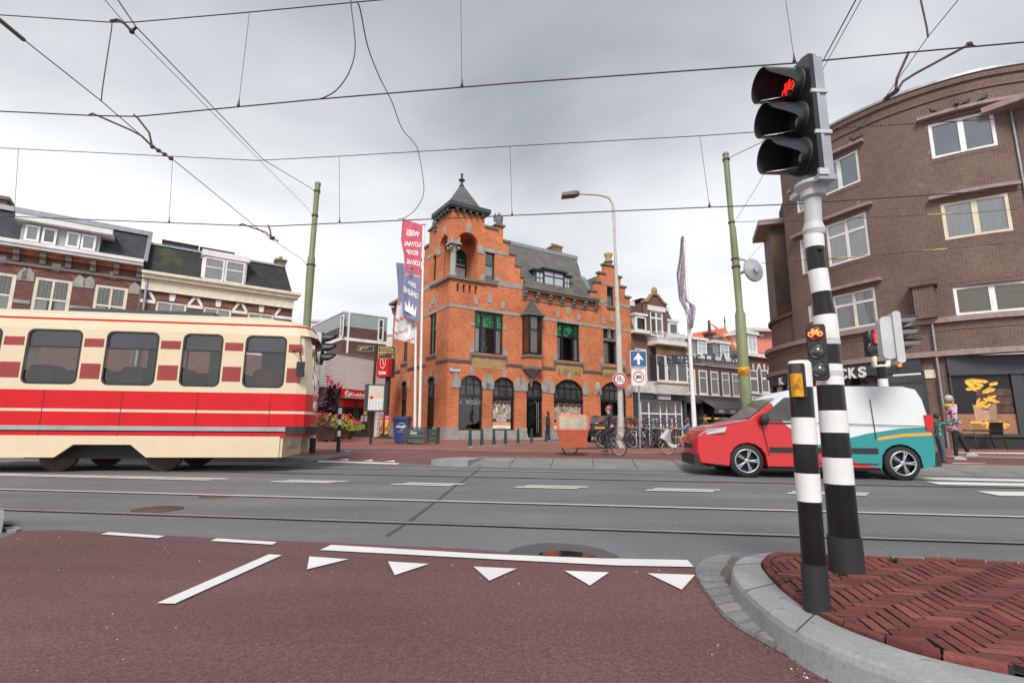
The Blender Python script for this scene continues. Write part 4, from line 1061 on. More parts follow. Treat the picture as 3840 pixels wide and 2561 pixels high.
g = gf[1];pu0,pu1 = g[0]+.09,g[1]-.2;dd = -.18
zq = [zr('d',840,y) for y in (1205,1160,1122,1087,868)]
po = interior_poster(FR,(pu0,pu1,zq[3],zq[4]),dd,sw2,'poster',3)
mb = MB();mb.box(FR,pu0,pu1,zq[2],zq[3],dd-.01,dd+.003,0);mb.box(FR,pu0,pu1,zq[1],zq[2],dd-.01,dd+.003,1);mb.box(FR,pu0,pu1,zq[0],zq[1],dd-.01,dd+.003,2)
um = (pu0+pu1)/2
mb.text(FR,'TE HUUR',um,(zq[2]+zq[3])/2,.17,.75,dd+.006,2,bold=.03);mb.text(FR,'070 342 01 01  |  frisiamakelaars.nl',um,(zq[1]+zq[2])/2,.1,1.3,dd+.006,2);mb.text(FR,'Frisia Makelaars',um,(zq[0]+zq[1])/2,.09,.6,dd+.006,0)
mb.build('poster_banner',[mat('poster_navy',(.04,.06,.2),.5),mat('poster_orange',(.75,.25,.02),.5),M_WTXT],sw2)
g = gf[3];interior_poster(FR,(g[0]+.1,g[1]-.12,g[2]+.75,zt4-.14),-.18,sw4,'poster',5)
mb = MB();a,b_ = g[0]+.1,g[1]-.12;mb.box(FR,a,b_,g[2]+.55,g[2]+.75,-.19,-.176,0);mb.box(FR,a,b_,g[2]+.3,g[2]+.55,-.19,-.176,1);mb.box(FR,a,b_,g[2]+.06,g[2]+.3,-.19,-.176,2);mb.build('poster_banner',[MATS['poster_navy'],MATS['poster_orange'],M_WTXT],sw4)
# door leaf details
g = gf[2];mb = MB();mb.box(FR,g[0]+.09,g[1]-.09,g[2],zt3-.12,-.32,-.26,0)
um = g[0]+(g[1]-g[0])*.84;mb.tube([FR.P(um,g[2]+.3,-.2),FR.P(um,zt3-.35,-.2)],.02,6,1);mb.tube([FR.P(um-.14,g[2]+.3,-.2),FR.P(um-.14,zt3-.35,-.2)],.02,6,1)
mb.build('door',[mat('door_dark',(.028,.018,.016),.35,var=.5,scale=2),M_STEEL],ob)
g = gf[4];mb = MB();mb.box(FR,g[0]+.09,g[0]+.75,g[2],zt5-.12,-.32,-.25,0);mb.box(FR,g[0]+1.0,g[0]+1.4,g[2]+.1,zt5-.2,-.31,-.25,1);mb.build('door',[M_ANTH,M_FROST],ob)
mb = MB();mb.box(FR,gf[2][0]-.2,gf[2][1]+.2,ZG-.05,ZG+.12,-.3,.25);mb.build('doorstep',M_STONE,ob)
def bigwin(F,w,fr3=True):
 u0,u1,z0,z1 = w;d = -.2;mb = MB();zt = z0+(z1-z0)*.62
 vs_ = (.26,.74) if fr3 else (.5,)
 bars(mb,F,u0,u1,z0,z1,d,.09,.09,(),(),.07);
 for v in vs_: u = u0+(u1-u0)*v;mb.box(F,u-.06,u+.06,z0,z1,d,d+.12)
 mb.box(F,u0,u1,zt-.05,zt+.05,d,d+.1)
 wn = mb.build('window',M_BLK,ob)
 p = MB();p.face([F.P(u0+.05,z0+.05,d+.03),F.P(u1-.05,z0+.05,d+.03),F.P(u1-.05,zt,d+.03),F.P(u0+.05,zt,d+.03)]);p.build('pane',M_GLASS,wn)
 p = MB();p.box(F,u0+.08,u1-.08,zt+.04,z1-.08,d+.005,d+.03);p.build('leaded_light',M_STAIN,wn)
 p = MB();W = u1-u0
 for a,b_ in ((.04,.2),(.78,.96)) if fr3 else ((.05,.3),(.7,.95)): p.box(F,u0+W*a,u0+W*b_,z0+.05,zt,d-.06,d-.03)
 p.build('curtain',M_CURT,wn)
 p = MB();p.face([F.P(u0-.1,z0,d-.8),F.P(u1+.1,z0,d-.8),F.P(u1+.1,z1,d-.8),F.P(u0-.1,z1,d-.8)]);p.build('room',M_ROOM,wn)
bigwin(FR,w1);bigwin(FR,w2);bigwin(FL,wl1,False);bigwin(FL,wl2,False)
# mullioned window of the right bay
u0,u1,z0,z1 = w3;zt = zr('t',1740,1010);zt2_ = zr('t',1740,1070)
mb = MB();mb.box(FR,u0,u1,zt2_,zt,-.2,.1);mb.box(FR,u0+(u1-u0)*.33-.09,u0+(u1-u0)*.33+.09,zt,z1,-.2,.02);mb.box(FR,u0+(u1-u0)*.67-.09,u0+(u1-u0)*.67+.09,zt,z1,-.2,.02)
for v in (.33,.67):
 q = FR.P(u0+(u1-u0)*v,zt,.05);mb.lathe(q,[(.12,0),(.12,.08),(.08,.12),(.075,(z1-zt)*.75),(.12,(z1-zt)*.85),(.13,z1-zt)],10)
mb.build('stone_mullion',M_STONED,ob)
window(ob,FR,(u0,u1,z0,zt2_),M_BLK,.09,(.36,.66),(),-.2,curtain=(M_CURT,((.02,.36),(.66,.98))),bw=.09)
for a,b_ in ((.02,.3),(.36,.64),(.7,.98)):
 window(ob,FR,(u0+(u1-u0)*a,u0+(u1-u0)*b_,zt,z1),M_BLK,.06,(),(),-.22,stain=.05)
window(ob,FR,w4,M_BLK,.07,(),(.58,),-.2,curtain=M_CURT,stain=.6,bw=.09);window(ob,FR,w5,M_BLK,.06,(),(.58,),-.2,curtain=(M_CURT,((.05,.95),)),stain=.6,bw=.09)
window(ob,FL,wl3,M_BLK,.07,(),(.58,),-.2,stain=.6)
def ldoor(g):
 u0,u1,z0,zs,zc = g;d = -.2;mb = MB();zt = z0+(zc-z0)*.66
 bars(mb,FL,u0,u1,z0,zs,d,.09,.1,(),(),top=zs+.02);archfill(mb,FL,u0,u1,zs,zc,d,.1,.09);mb.box(FL,u0,u1,zt-.05,zt+.06,d,d+.12);mb.box(FL,(u0+u1)/2-.025,(u0+u1)/2+.025,zt,zc-.05,d,d+.08)
 mb.box(FL,u0+.05,u1-.05,zt+.6,zt+.65,d,d+.08);w = mb.build('window',M_BLK,ob)
 p = MB();p.prism(FL,arc(u0+.05,u1-.05,zt,zs,zc-.04),d+.01,d+.02);p.build('upper_pane',M_SMOKE,w);p = MB();p.box(FL,u0+.08,u1-.08,z0+.05,zt-.05,d-.02,d+.02);p.build('door_leaf',MATS['door_dark'],w)
for g in glf: ldoor(g)
# oriel window
mb = MB();ou0,ou1 = FR.px('b',1722,1290,.45)[0],FR.px('b',1808,1290,.45)[0];oz0,oz1 = FR.px('b',1765,1412,.45)[1],FR.px('b',1765,1148,.45)[1]
D1 = .55;bu0,bu1 = ou0-.15,ou1+.35
def hexring(z,sc=1.0,dd=D1): 
 m_ = (bu0+bu1)/2;h = (bu1-bu0)/2*sc
 return [FR.P(m_-h,z,-.02),FR.P(m_-h+.22*sc,z,dd*sc),FR.P(m_+h-.22*sc,z,dd*sc),FR.P(m_+h,z,-.02)]
def ringloft(mb,rs,mi=0):
 for a,b_ in zip(rs,rs[1:]):
  for k in range(3): mb.face([a[k+1],b_[k+1],b_[k],a[k]][::-1],mi)
ov = MB();zb = FR.px('b',1765,1440,.4)[1]
ringloft(ov,[hexring(zb-.72,.98),hexring(zb-.1,.98)])
orl = ov.build('oriel',M_OR,ob)
ov = MB();ringloft(ov,[hexring(zb-.12,1.0),hexring(zb-.1,1.14),hexring(zb+.06,1.16),hexring(zb+.08,1.0)]);ringloft(ov,[hexring(zb-.9,.95),hexring(zb-.88,1.08),hexring(zb-.72,1.1),hexring(zb-.70,.98)])
zk = zb-.9
cprof = [(0.04,-1.45),(.09,-1.35),(.14,-1.0),(.2,-.95),(.3,-.62),(.52,-.45),(.78,-.2),(.95,0)]
ringloft(ov,[hexring(zk+h*.8,s_) for s_,h in cprof]);
for k in range(26):
 t = random.random();s_ = .35+.6*t;h = -.6+.55*t;m_ = (bu0+bu1)/2;a = random.uniform(-1,1)
 ov.ell(FR.P(m_+a*(bu1-bu0)*.38*s_,zk+h*.8,D1*s_*(.95-.25*abs(a))),(.08,.08,.07),6,4)
ov.split('corbel',M_STONED,orl)
ov = MB();R0 = hexring(oz0-.12,1.0);R1 = hexring(oz1+.1,1.0)
for k in range(3):
 a,b_ = R0[k],R0[k+1];F_ = Fr(a,b_-a);L = (Vector((b_.x,b_.y,0))-Vector((a.x,a.y,0))).length
 bars(ov,F_,0,L,oz0-.12,oz1+.1,-.08,.1,.08,(),(.62,),.07)
ow = ov.build('oriel_frame',M_BLK,orl)
ov = MB();
for k in range(3): ov.face([R0[k],R0[k+1],R1[k+1],R1[k]])
ov.v = [v-FR.n*.05 for v in ov.v];ov.build('pane',M_GLASS,orl)
ov = MB();m_ = (bu0+bu1)/2;ov.box(FR,m_-.3,m_+.28,oz0,oz1,D1-.3,D1-.27);ov.build('curtain',M_CURT,orl)
ov = MB();ov.box(FR,bu0+.1,bu1-.1,oz0-.1,oz1,-.3,-.02);ov.build('room',M_ROOM,orl)
zt_ = FR.px('b',1785,1020,.2)[1]
prof = [(1.3,0),(1.28,.1),(1.0,.3),(.72,.7),(.52,1.1),(.3,1.5),(.2,1.75),(.16,2.0)];hh = (zt_-oz1-.1)/2.0
ov = MB();ringloft(ov,[hexring(oz1+.08+h*hh,s_,D1) for s_,h in prof]);ov.face(hexring(oz1+.09,1.28)[::-1]);orr = ov.build('oriel_roof',M_SLATE4,orl)
ov = MB();ringloft(ov,[hexring(oz1+.02,1.05),hexring(oz1+.04,1.33),hexring(oz1+.12,1.34),hexring(oz1+.13,1.1)]);ov.build('oriel_gutter',M_STONED,orl)
# eave gutter on consoles
mb = MB();zg = zEave;mb.box(FR,uT-.1,uP+.35,zg-.02,zg+.16,-.1,.42);mb.box(FR,uT-.06,uP+.3,zg-.16,zg-.02,-.1,.34)
mb.box(FR,uT,uP,zg-.75,zg-.62,-.02,.05)
nco = 7
for k in range(nco):
 u = uT+.05+(uP-uT+.1)*k/(nco-1)
 mb.prism(Fr(FR.P(u,0,0),FR.n),[(-.02,zg-.2),(.3,zg-.2),(.31,zg-.34),(.2,zg-.4),(.22,zg-.55),(.1,zg-.62),(.12,zg-.74),(-.02,zg-.76)],-.12,.12)
mb.box(FL,uLe-.1,ul('w',470,760)-.1,zEl-.02,zEl+.16,-.1,.4)
for k in range(3): mb.prism(Fr(FL.P(uLe+.2+k*1.1,0,0),FL.n),[(-.02,zg-.2),(.28,zg-.2),(.2,zg-.45),(.1,zg-.7),(-.02,zg-.72)],-.1,.1)
mb.split('gutter',M_STONED,ob)
# main roof
zr_ = FR.off(-3.2).px('b',1600,620)[1];F3 = FR.off(-3.2)
ur0 = tu+.02;ur1 = F3.px('b',2078,722)[0];zrr = F3.px('b',2078,722)[1];zr_ = (zr_+zrr)/2
uRe = ur('C',596,700)+.1
mb = MB()
e0 = FR.P(uT-.5,zEave+.1,-.05);e1 = FR.P(uRe,zEave+.1,-.05);g0 = FR.P(ur0,zr_,-3.2);g1 = FR.P(ur1,zr_,-3.2)
k0 = FR.P(ur0,zEave+1.8,-.9)
emid = FR.P(uRe-.1,zEave+3.2,-1.4)
def roofpt(u,t): 
 """slightly flared slope from eave (t=0) to ridge (t=1)"""
 return FR.P(u,zEave+.1+(zr_-zEave-.1)*(t**1.0),-.05-3.15*(t**1.25))
zcols = 8;rowsT = [i/zcols for i in range(zcols+1)]
def urt(t): tt = max(0,(t-.45)/.55);return uRe+(ur1-uRe)*tt
for i in range(zcols):
 t0,t1 = rowsT[i],rowsT[i+1]
 mb.face([roofpt(ur0,t0),roofpt(urt(t0),t0),roofpt(urt(t1),t1),roofpt(ur0,t1)])
 a,b_ = roofpt(urt(t0),t0),roofpt(urt(t1),t1)
 mb.face([a,a-FR.n*(6.3-2*(-(a-FR.P(0,0)).dot(FR.n))*1.0) if 0 else FR.P(urt(t0),a.z,-6.4+.05+3.15*t0**1.25),FR.P(urt(t1),b_.z,-6.4+.05+3.15*t1**1.25),b_])
 mb.face([FR.P(ur0,a.z,-6.35+3.15*t0**1.25),FR.P(ur0,b_.z,-6.35+3.15*t1**1.25),FR.P(urt(t1),b_.z,-6.35+3.15*t1**1.25),FR.P(urt(t0),a.z,-6.35+3.15*t0**1.25)])
# roof behind the small right gable and the wing to the left
gz0 = zr('C',700,500);gm = (uP+uE)/2
mb.face([FR.P(uP+.2,zEave+.1,-.3),FR.P(gm,gz0+.9,-.3),FR.P(gm,gz0+.9,-6),FR.P(uP+.2,zEave+.1,-6)][::-1]);mb.face([FR.P(uE-.1,zEave+.1,-.3),FR.P(uE-.1,zEave+.1,-6),FR.P(gm,gz0+.9,-6),FR.P(gm,gz0+.9,-.3)][::-1])
mb.face([FL.P(uLe,zEl,0),FL.P(-.3,zEl,0),FL.P(-.3,zEl+.3,-8),FL.P(uLe,zEl+.3,-8)])
mb.build('roof',M_SLATE,ob)
mb = MB();mb.box(FR,ur0+1.2,ur1+.05,zr_-.12,zr_+.16,-3.5,-3.05);[mb.face([roofpt(uRe-.05,t/8)+FR.n*.03,roofpt(uRe+.42,t/8)+FR.n*.03,roofpt(uRe+.42,(t+1)/8)+FR.n*.03,roofpt(uRe-.05,(t+1)/8)+FR.n*.03]) for t in range(4)];mb.build('roof_ridge',M_ZINC,ob)
# chimneys
for (c,x0,x1,yt,yb) in (('b',1915,1995,640,700),):
 F_ = FR.off(-3.6);u0,u1 = F_.px(c,x0,yb)[0],F_.px(c,x1-20,yb)[0];z1 = F_.px(c,(x0+x1)/2,yt)[1]
 mb = MB();mb.box(F_,u0,u1,zr_-1,z1,-.9,0);mb.box(F_,u0-.06,u1+.06,z1-.05,z1+.1,-.96,.06)
 ch = mb.build('chimney',M_CHIM,ob);mb = MB()
 for k in range(3): p = F_.P(u0+(u1-u0)*(.2+.3*k),z1+.1,-.45);mb.lathe(p,[(.11,0),(.1,.25)],10)
 mb.build('chimney_pot',M_STONED,ch)
mb = MB();p = FR.P(ur('b',1592,600)-.4,zr_,-3);mb.lathe((p.x,p.y,zr_-.1),[(.1,0),(.1,.55),(.14,.55),(.14,.7)],10);mb.build('vent_pipe',M_ANTH,ob)
# dormer
F_ = FR.off(-.35);du0,du1 = F_.px('D',870,420)[0],F_.px('D',1125,440)[0];dz0 = F_.px('D',1000,520)[1];dz1 = F_.px('D',1000,265)[1]
eu0,eu1 = F_.px('D',770,400)[0],F_.px('D',1205,460)[0];ez1 = F_.px('D',820,290)[1];ez1 = (ez1+dz1)/2
dz0 = zEave+.2
mb = MB();mb.box(F_,eu0,eu1,dz0,ez1,-2.2,-.06,0);mb.box(F_,du0,du1,ez1,dz1,-2.4,-.05,0)
mb.box(F_,du0-.18,du1+.25,dz1,dz1+.12,-2.8,.15,1);mb.box(F_,eu0-.25,du0-.02,ez1,ez1+.1,-2.4,.1,1);mb.box(F_,du1+.02,eu1+.22,ez1,ez1+.1,-2.4,.1,1)
dm = mb.build('dormer',[M_ZINC,M_BLK],ob)
mb = MB();bars(mb,F_,du0,du1,dz0,dz1,-.06,.08,.08,(.5,),(.74,),.08);bars(mb,F_,eu0,du0,dz0,ez1,-.06,.07,.075,(.5,),(.33,.66),.04);bars(mb,F_,du1,eu1,dz0,ez1,-.06,.07,.075,(.5,),(.33,.66),.04)
mb.build('dormer_frame',M_ANTH,dm)
mb = MB();mb.box(F_,eu0+.05,eu1-.05,dz0+.05,ez1-.02,-.05,-.03);mb.box(F_,du0+.05,du1-.05,ez1-.02,dz1-.05,-.05,-.03);mb.build('pane',M_FROST,dm)
# tower roof
zA_ = FR.px('E',650,455)[1];ov_ = .34;Pc = (P00+P11)/2
corners = [P00,P10,P11,P01];Z_ = zTw+.05
def outp(p,k): return Pc+(p-Pc)*k
kk = 1+ov_/((P00-Pc).length)*1.25
mb = MB();q0 = [outp(p,kk) for p in corners]
mb.slab([Vector((p.x,p.y,Z_+.1)) for p in q0],.28,0);mb.slab([Vector((p.x,p.y,Z_)) for p in [outp(p,kk-.06) for p in corners]],.1,0)
for a,b_ in ((P00,P10),(P01,P00)):
 for k in range(5):
  t = (k+.5)/5;p = a.lerp(b_,t);o_ = FR.n if a is P00 else FL.n
  F_ = Fr(p,FR.d if a is P00 else FL.d);mb.box(F_,-.07,.07,Z_-.22,Z_,-.05,.28,0)
tr_ = mb.build('tower_cornice',M_ANTH,ob)
ap = Pc.copy();zap = Z_;
dd_ = ray('E',785,228);t = (Pc.x*dd_.x+Pc.y*dd_.y)/(dd_.x**2+dd_.y**2);zap = CH+dd_.z*t
mb = MB()
for i in range(4):
 a,b_ = q0[i],q0[(i+1) % 4];a2,b2 = Pc+(a-Pc)*.66,Pc+(b_-Pc)*.66;zk_ = Z_+.38
 z2 = zk_+.16
 mb.face([Vector((a.x,a.y,zk_)),Vector((b_.x,b_.y,zk_)),Vector((b2.x,b2.y,z2)),Vector((a2.x,a2.y,z2))]);mb.face([Vector((a2.x,a2.y,z2)),Vector((b2.x,b2.y,z2)),Vector((Pc.x,Pc.y,zap))])
tw = mb.build('tower_roof',M_SLATE,ob)
dd_ = ray('E',790,112);t = (Pc.x*dd_.x+Pc.y*dd_.y)/(dd_.x**2+dd_.y**2);zfi = CH+dd_.z*t;h = zfi-zap
mb = MB();mb.lathe((Pc.x,Pc.y,zap-.25),[(.18,0),(.1,.2),(.07,.25+h*.2),(.2,.25+h*.25),(.22,.25+h*.34),(.1,.25+h*.42),(.06,.25+h*.9),(.1,.25+h*.92),(.08,.25+h)],12);mb.build('finial',M_ANTH,tw)
# statues on the gable steps
def griffin(p,F):
 mb = MB();mb.ell(p+Vector((0,0,.35)),(.16,.16,.3),10,8);mb.ell(p+Vector((0,0,.7)),(.11,.12,.13),8,6);mb.ell(p+Vector((0,0,.12)),(.22,.2,.14),8,6)
 mb.ell(p+F.n*.12+Vector((0,0,.69)),(.05,.06,.05),6,4)
 for s_ in (-1,1):
  w_ = [p+F.d*s_*.1-F.n*.05+Vector((0,0,.25)),p+F.d*s_*.32-F.n*.08+Vector((0,0,.2)),p+F.d*s_*.36-F.n*.08+Vector((0,0,.62)),p+F.d*s_*.26-F.n*.06+Vector((0,0,.8)),p+F.d*s_*.14-F.n*.05+Vector((0,0,.62))]
  t_ = F.n*.05;mb.face([x+t_ for x in w_]);mb.face([x-t_ for x in w_][::-1])
  for i in range(5): mb.face([w_[i]+t_,w_[i]-t_,w_[(i+1) % 5]-t_,w_[(i+1) % 5]+t_])
  mb.ell(p+F.d*s_*.06+F.n*.1+Vector((0,0,.82)),(.025,.025,.06),6,4);mb.ell(p+F.d*s_*.1+F.n*.14+Vector((0,0,.1)),(.06,.09,.09),6,4)
 mb.build('winged_statue',M_STONED,ob)
griffin(FR.P((uG0+uG1)/2,zG+.12,-.15),FR);griffin(FL.P((uGL0+uGL1)/2,zGl+.12,-.15),FL)
zt_ = zr('C',830,300);mb = MB();p = FR.P(ur('C',830,300),zr('C',830,330),-.15)
mb.lathe(p,[(.24,0),(.24,.3),(.36,.34),(.36,.42),(.22,.46),(.26,.75),(.36,1.0),(.3,1.0),(.1,1.12)],10);mb.build('urn',M_SANDST,ob)
# tile tableaux under first-floor windows, cartouches, wall tag plates
for w in (w1,w2,w3):
 mb = MB();mb.box(FR,w[0]-.05,w[1]+.05,zs1-.62,zs1+.04,-.02,.02,0)
 random.seed(int(w[0]*10))
 if w is not w1:
  for k in range(12): u = w[0]+(w[1]-w[0])*random.random();mb.prism(FR,[(u-.1,zs1-.56),(u+.1,zs1-.56),(u+.05,zs1-.4),(u+random.uniform(-.05,.05),zs1-.15),(u-.06,zs1-.35)],.02,.03+k*.0008,1)
 mb.build('tile_picture',[M_SANDST,mat('tile_brown',(.25,.16,.07),.8,var=.4)],ob)
mb = MB()
for sg,e_ in ((-1,gf[4][0]),(1,gf[4][1])): mb.ell(FR.P(e_+sg*.28,gf[4][3]+.2,.06),(.22,.22,.42),10,8);mb.ell(FR.P(e_+sg*.28,gf[4][3]+.2,.14),(.13,.13,.24),10,6)
mb.split('cartouche',M_STONE,ob)
# street name plates
F_ = FR;u0,u1 = ur('u',1368,510),ur('u',1636,515);z0,z1 = zr('u',1500,548),zr('u',1500,478)
mb = MB();mb.box(FR,u0,u1,z0,z1,.0,.03,1);mb.box(FR,u0+.02,u1-.02,z0+.02,z1-.02,.03,.034,0);mb.box(FR,u0+.04,u1-.04,z0+.045,z1-.045,.034,.037,1);mb.text(FR,'Keizerstraat',(u0+u1)/2,(z0+z1)/2,(z1-z0)*.52,(u1-u0)*.82,.04,0,bold=.04)
single('street_name_plate',mb,[M_WTXT,M_BLUE2],'blue and white Keizerstraat street name plate on the orange corner','sign')
mb = MB();a,b_ = ur('u',1400,575),ur('u',1590,580);z0,z1 = zr('u',1495,598),zr('u',1495,556);mb.box(FR,a,b_,z0,z1,0,.02,0);mb.text(FR,'CENTRUM',(a+b_)/2,(z0+z1)/2,(z1-z0)*.6,(b_-a)*.8,.023,1)
single('district_plate',mb,[mat('faded_plum',(.12,.07,.11),.5),M_LGREY],'small faded CENTRUM plate below the street name plate','sign')
# ------------------------------------------------------------------ curved brown brick building on the right
NODES = [(27.5,18.0),(25.2,18.9),(23.5,19.35),(22.0,19.7),(20.6,20.2),(19.3,21.05),(18.1,22.2),(17.1,23.7),(16.4,25.3),(15.9,27.2),(15.75,29.2),(16.1,31.2),(17.2,32.8),(19,33.8),(22,34.4)]
_c = dens([Vector((x,y,0)) for x,y in NODES],6)
CS = [0]
for i in range(1,len(_c)): CS.append(CS[-1]+(_c[i]-_c[i-1]).length)
CLEN = CS[-1]
def cpt(s,d=0.0,z=0.0):
 """point on the curved front; s runs left to right seen from the street"""
 q = CLEN-s;q = max(0,min(CLEN-1e-6,q))
 i = max(1,next((k for k in range(1,len(CS)) if CS[k] > q),len(CS)-1));t = (q-CS[i-1])/(CS[i]-CS[i-1]);p = _c[i-1].lerp(_c[i],t)
 e = .4;q0,q1 = max(0,q-e),min(CLEN,q+e)
 def at_(q):
  i = max(1,next((k for k in range(1,len(CS)) if CS[k] >= q),len(CS)-1));return _c[i-1].lerp(_c[i],(q-CS[i-1])/(CS[i]-CS[i-1]))
 tn = (at_(q0)-at_(q1)).normalized();n = Vector((tn.y,-tn.x,0));r = p+n*d;r.z = z;return r
def cpx(c,x,y,d=0.0):
 """photo position -> (s, z) on the curved front"""
 r = ray(c,x,y);best = None
 for i in range(1,len(_c)):
  a,b_ = _c[i-1],_c[i];e = b_-a;den = r.x*e.y-r.y*e.x
  if abs(den) < 1e-9: continue
  t = (a.x*e.y-a.y*e.x)/den;u = (a.x*r.y-a.y*r.x)/den
  if t > 0 and 0 <= u <= 1 and (best is None or t < best[0]): best = (t,CS[i-1]+u*(CS[i]-CS[i-1]))
 if best is None: return None
 t,q = best;return (CLEN-q,CH+r.z*t)
class CFr:                                            # same interface as Fr, on the curve
 def __init__(s,off=0.0): s.o_ = off
 def P(s,u,z,d=0.0): return cpt(u,d+s.o_,z)
CC = CFr()
def cbox(mb,s0,s1,z0,z1,d0,d1,mi=0,step=.5):
 n = max(1,int((s1-s0)/step));
 for k in range(n):
  a,b_ = s0+(s1-s0)*k/n,s0+(s1-s0)*(k+1)/n
  q = lambda u,z,d: cpt(u,d,z)
  uvf = [(a,z0),(b_,z0),(b_,z1),(a,z1)]
  mb.face([q(a,z0,d1),q(b_,z0,d1),q(b_,z1,d1),q(a,z1,d1)],mi,uvf)
  mb.face([q(a,z1,d1),q(b_,z1,d1),q(b_,z1,d0),q(a,z1,d0)],mi);mb.face([q(a,z0,d0),q(b_,z0,d0),q(b_,z0,d1),q(a,z0,d1)],mi)
 mb.face([cpt(s0,d0,z0),cpt(s0,d1,z0),cpt(s0,d1,z1),cpt(s0,d0,z1)],mi);mb.face([cpt(s1,d1,z0),cpt(s1,d0,z0),cpt(s1,d0,z1),cpt(s1,d1,z1)],mi)
def cwall(mb,s0,s1,z0,z1,holes,d=0.0,th=.2,mi=0):
 """curved wall as a grid of cells leaving rectangular openings"""
 us = {s0,s1};zs = {z0,z1}
 for h in holes: us |= {max(s0,h[0]),min(s1,h[1])};zs |= {max(z0,h[2]),min(z1,h[3])}
 us = sorted(us);u2 = []
 for a,b_ in zip(us,us[1:]):
  n = max(1,int(math.ceil((b_-a)/.45)));u2 += [a+(b_-a)*k/n for k in range(n)]
 u2.append(us[-1]);zs = sorted(zs)
 for a,b_ in zip(u2,u2[1:]):
  if b_-a < 1e-5: continue
  for c,e in zip(zs,zs[1:]):
   m_,mz = (a+b_)/2,(c+e)/2
   if any(h[0] < m_ < h[1] and h[2] < mz < h[3] for h in holes): continue
   mb.face([cpt(a,d,c),cpt(b_,d,c),cpt(b_,d,e),cpt(a,d,e)],mi,[(a,c),(b_,c),(b_,e),(a,e)])
 for h in holes:
  a,b_,c,e = h
  for (p,q) in (((a,c),(b_,c)),((b_,c),(b_,e)),((b_,e),(a,e)),((a,e),(a,c))):
   mb.face([cpt(q[0],d,q[1]),cpt(p[0],d,p[1]),cpt(p[0],d-th,p[1]),cpt(q[0],d-th,q[1])],mi)
def hole(c,tl,tr,bl,br):
 """opening from its four photographed corners"""
 a,b_,p,q = [cpx(c,*v) for v in (tl,tr,bl,br)]
 return ((a[0]+p[0])/2,(b_[0]+q[0])/2,(p[1]+q[1])/2,(a[1]+b_[1])/2)
rb = thing('apartment_building','curved brown brick apartment building with snack bar and fries poster','building',(20,24,ZG))
zPar = 16.8;zB1 = 4.1;zB1t = 4.33;zB2 = 5.55;zB2t = 5.78
sL = cpx('h',545,400)[0];sCor = cpx('g',2240,440)[0]
# upper windows: row, corners in the photo
H = []
wins = [('g',(1605,545),(2110,440),(1640,815),(2158,718)),('g',(1700,1160),(2225,1080),(1745,1445),(2278,1372)),('h',(1797,365),(2420,305),(1830,588),(2440,535)),
  ('g',(770,880),(1060,740),(770,1130),(1090,985)),('g',(808,1345),(1125,1215),(850,1650),(1165,1567)),('h',(862,445),(1195,352),(900,705),(1228,662)),
  ('g',(585,1095),(650,1060),(600,1245),(660,1210)),('g',(615,1450),(670,1425),(635,1720),(690,1690)),('h',(680,510),(712,495),(690,640),(716,630))]
for w in wins: H.append(hole(*w))
# neighbouring bays beyond the wing hide nothing in view; parapet wall and storeys
mb = MB();cwall(mb,sL,CLEN,zB2,zPar,H,0,.16)
cwall(mb,.5,CLEN,zB1,zB2,[],.12,.1)
# ground floor: shop openings
zSh = zB1-.02
a1 = cpx('h',415,1110)[0];b1 = cpx('h',1562,960)[0];a2 = cpx('h',1760,950)[0]
so = [(a1,b1,ZG+.1,zSh-.02),(a2,CLEN,ZG-.5,zSh-.02)]
cwall(mb,.5,CLEN,ZG-.3,zB1,so,.05,.25)
# end cap
mb.face([cpt(sL,0,zB2),cpt(sL,0,zPar),cpt(sL,-6,zPar),cpt(sL,-6,zB2)])
mb.build('wall',M_BR,rb)
mb = MB();cbox(mb,.5,CLEN,zB1,zB1t,-.1,.3);mb.build('stone_band',M_PINKST,rb)
mb = MB();cbox(mb,.5,CLEN,zB2,zB2t,-.1,.28);mb.build('stone_band',M_PINKST,rb)
mb = MB();cbox(mb,.5,CLEN,zB2-.35,zB2,.12,.14);cbox(mb,sL,CLEN,zPar-.9,zPar-.65,0,.06);cbox(mb,sL,CLEN,zPar-.4,zPar-.12,-.2,.1)
for h in H: cbox(mb,h[0],h[1],h[2]-.22,h[2],-.1,.012);cbox(mb,h[0]-.1,h[1]+.1,h[3],h[3]+.21,-.1,.012)
mb.split('soldier_course',M_BRP,rb)
mb = MB();cbox(mb,sL-.05,CLEN,zPar-.12,zPar,-.5,.16);mb.build('parapet_cap',M_ZINC,rb)
mb = MB()
for i,h in enumerate(H):
 if i in (2,8): continue
 cbox(mb,h[0]-.35,h[1]+(.35 if i not in (0,) else 3.2),h[3]+.21,h[3]+.35,-.1,.27)
mb.split('lintel_slab',M_PINKST,rb)
# terrace block at the rounded end + far wing
ztb = cpx('h',620,640)[1];
mb = MB();zt1_ = 7.4;cwall(mb,.5,sL+.3,zB2t-.1,zt1_,[],-.25,.1);mb.build('terrace_wall',M_BR,rb)
mb = MB();cbox(mb,.5,sL+.3,zt1_,zt1_+.16,-.7,-.05);mb.build('terrace_cap',M_BRP,rb)
# wing: vertical slab behind, seen between x 1776 and 1830
pa = atY('h',418,300,32.5);F_ = Fr((pa.x,32.5),(1,-.35));zwt = F_.px('g',430,1340)[1]
mb = MB();mb.box(F_,0,6,ZG,zwt,-3,0);mb.build('wing_wall',M_BR,rb)
mb = MB();mb.box(F_,-.75,6,zwt,zwt+.35,-3,.6);mb.build('wing_eave',M_PINKST,rb)
# body behind
mb = MB();pts = [cpt(s,-.6,0) for s in [sL+.4+(CLEN-sL-.4)*k/12 for k in range(13)]]+[Vector((30,34,0)),Vector((19,34,0))]
mb.slab([Vector((p.x,p.y,zB2+.3)) for p in pts],zPar-zB2-.9);mb.build('roof_deck',M_ROOM,rb)
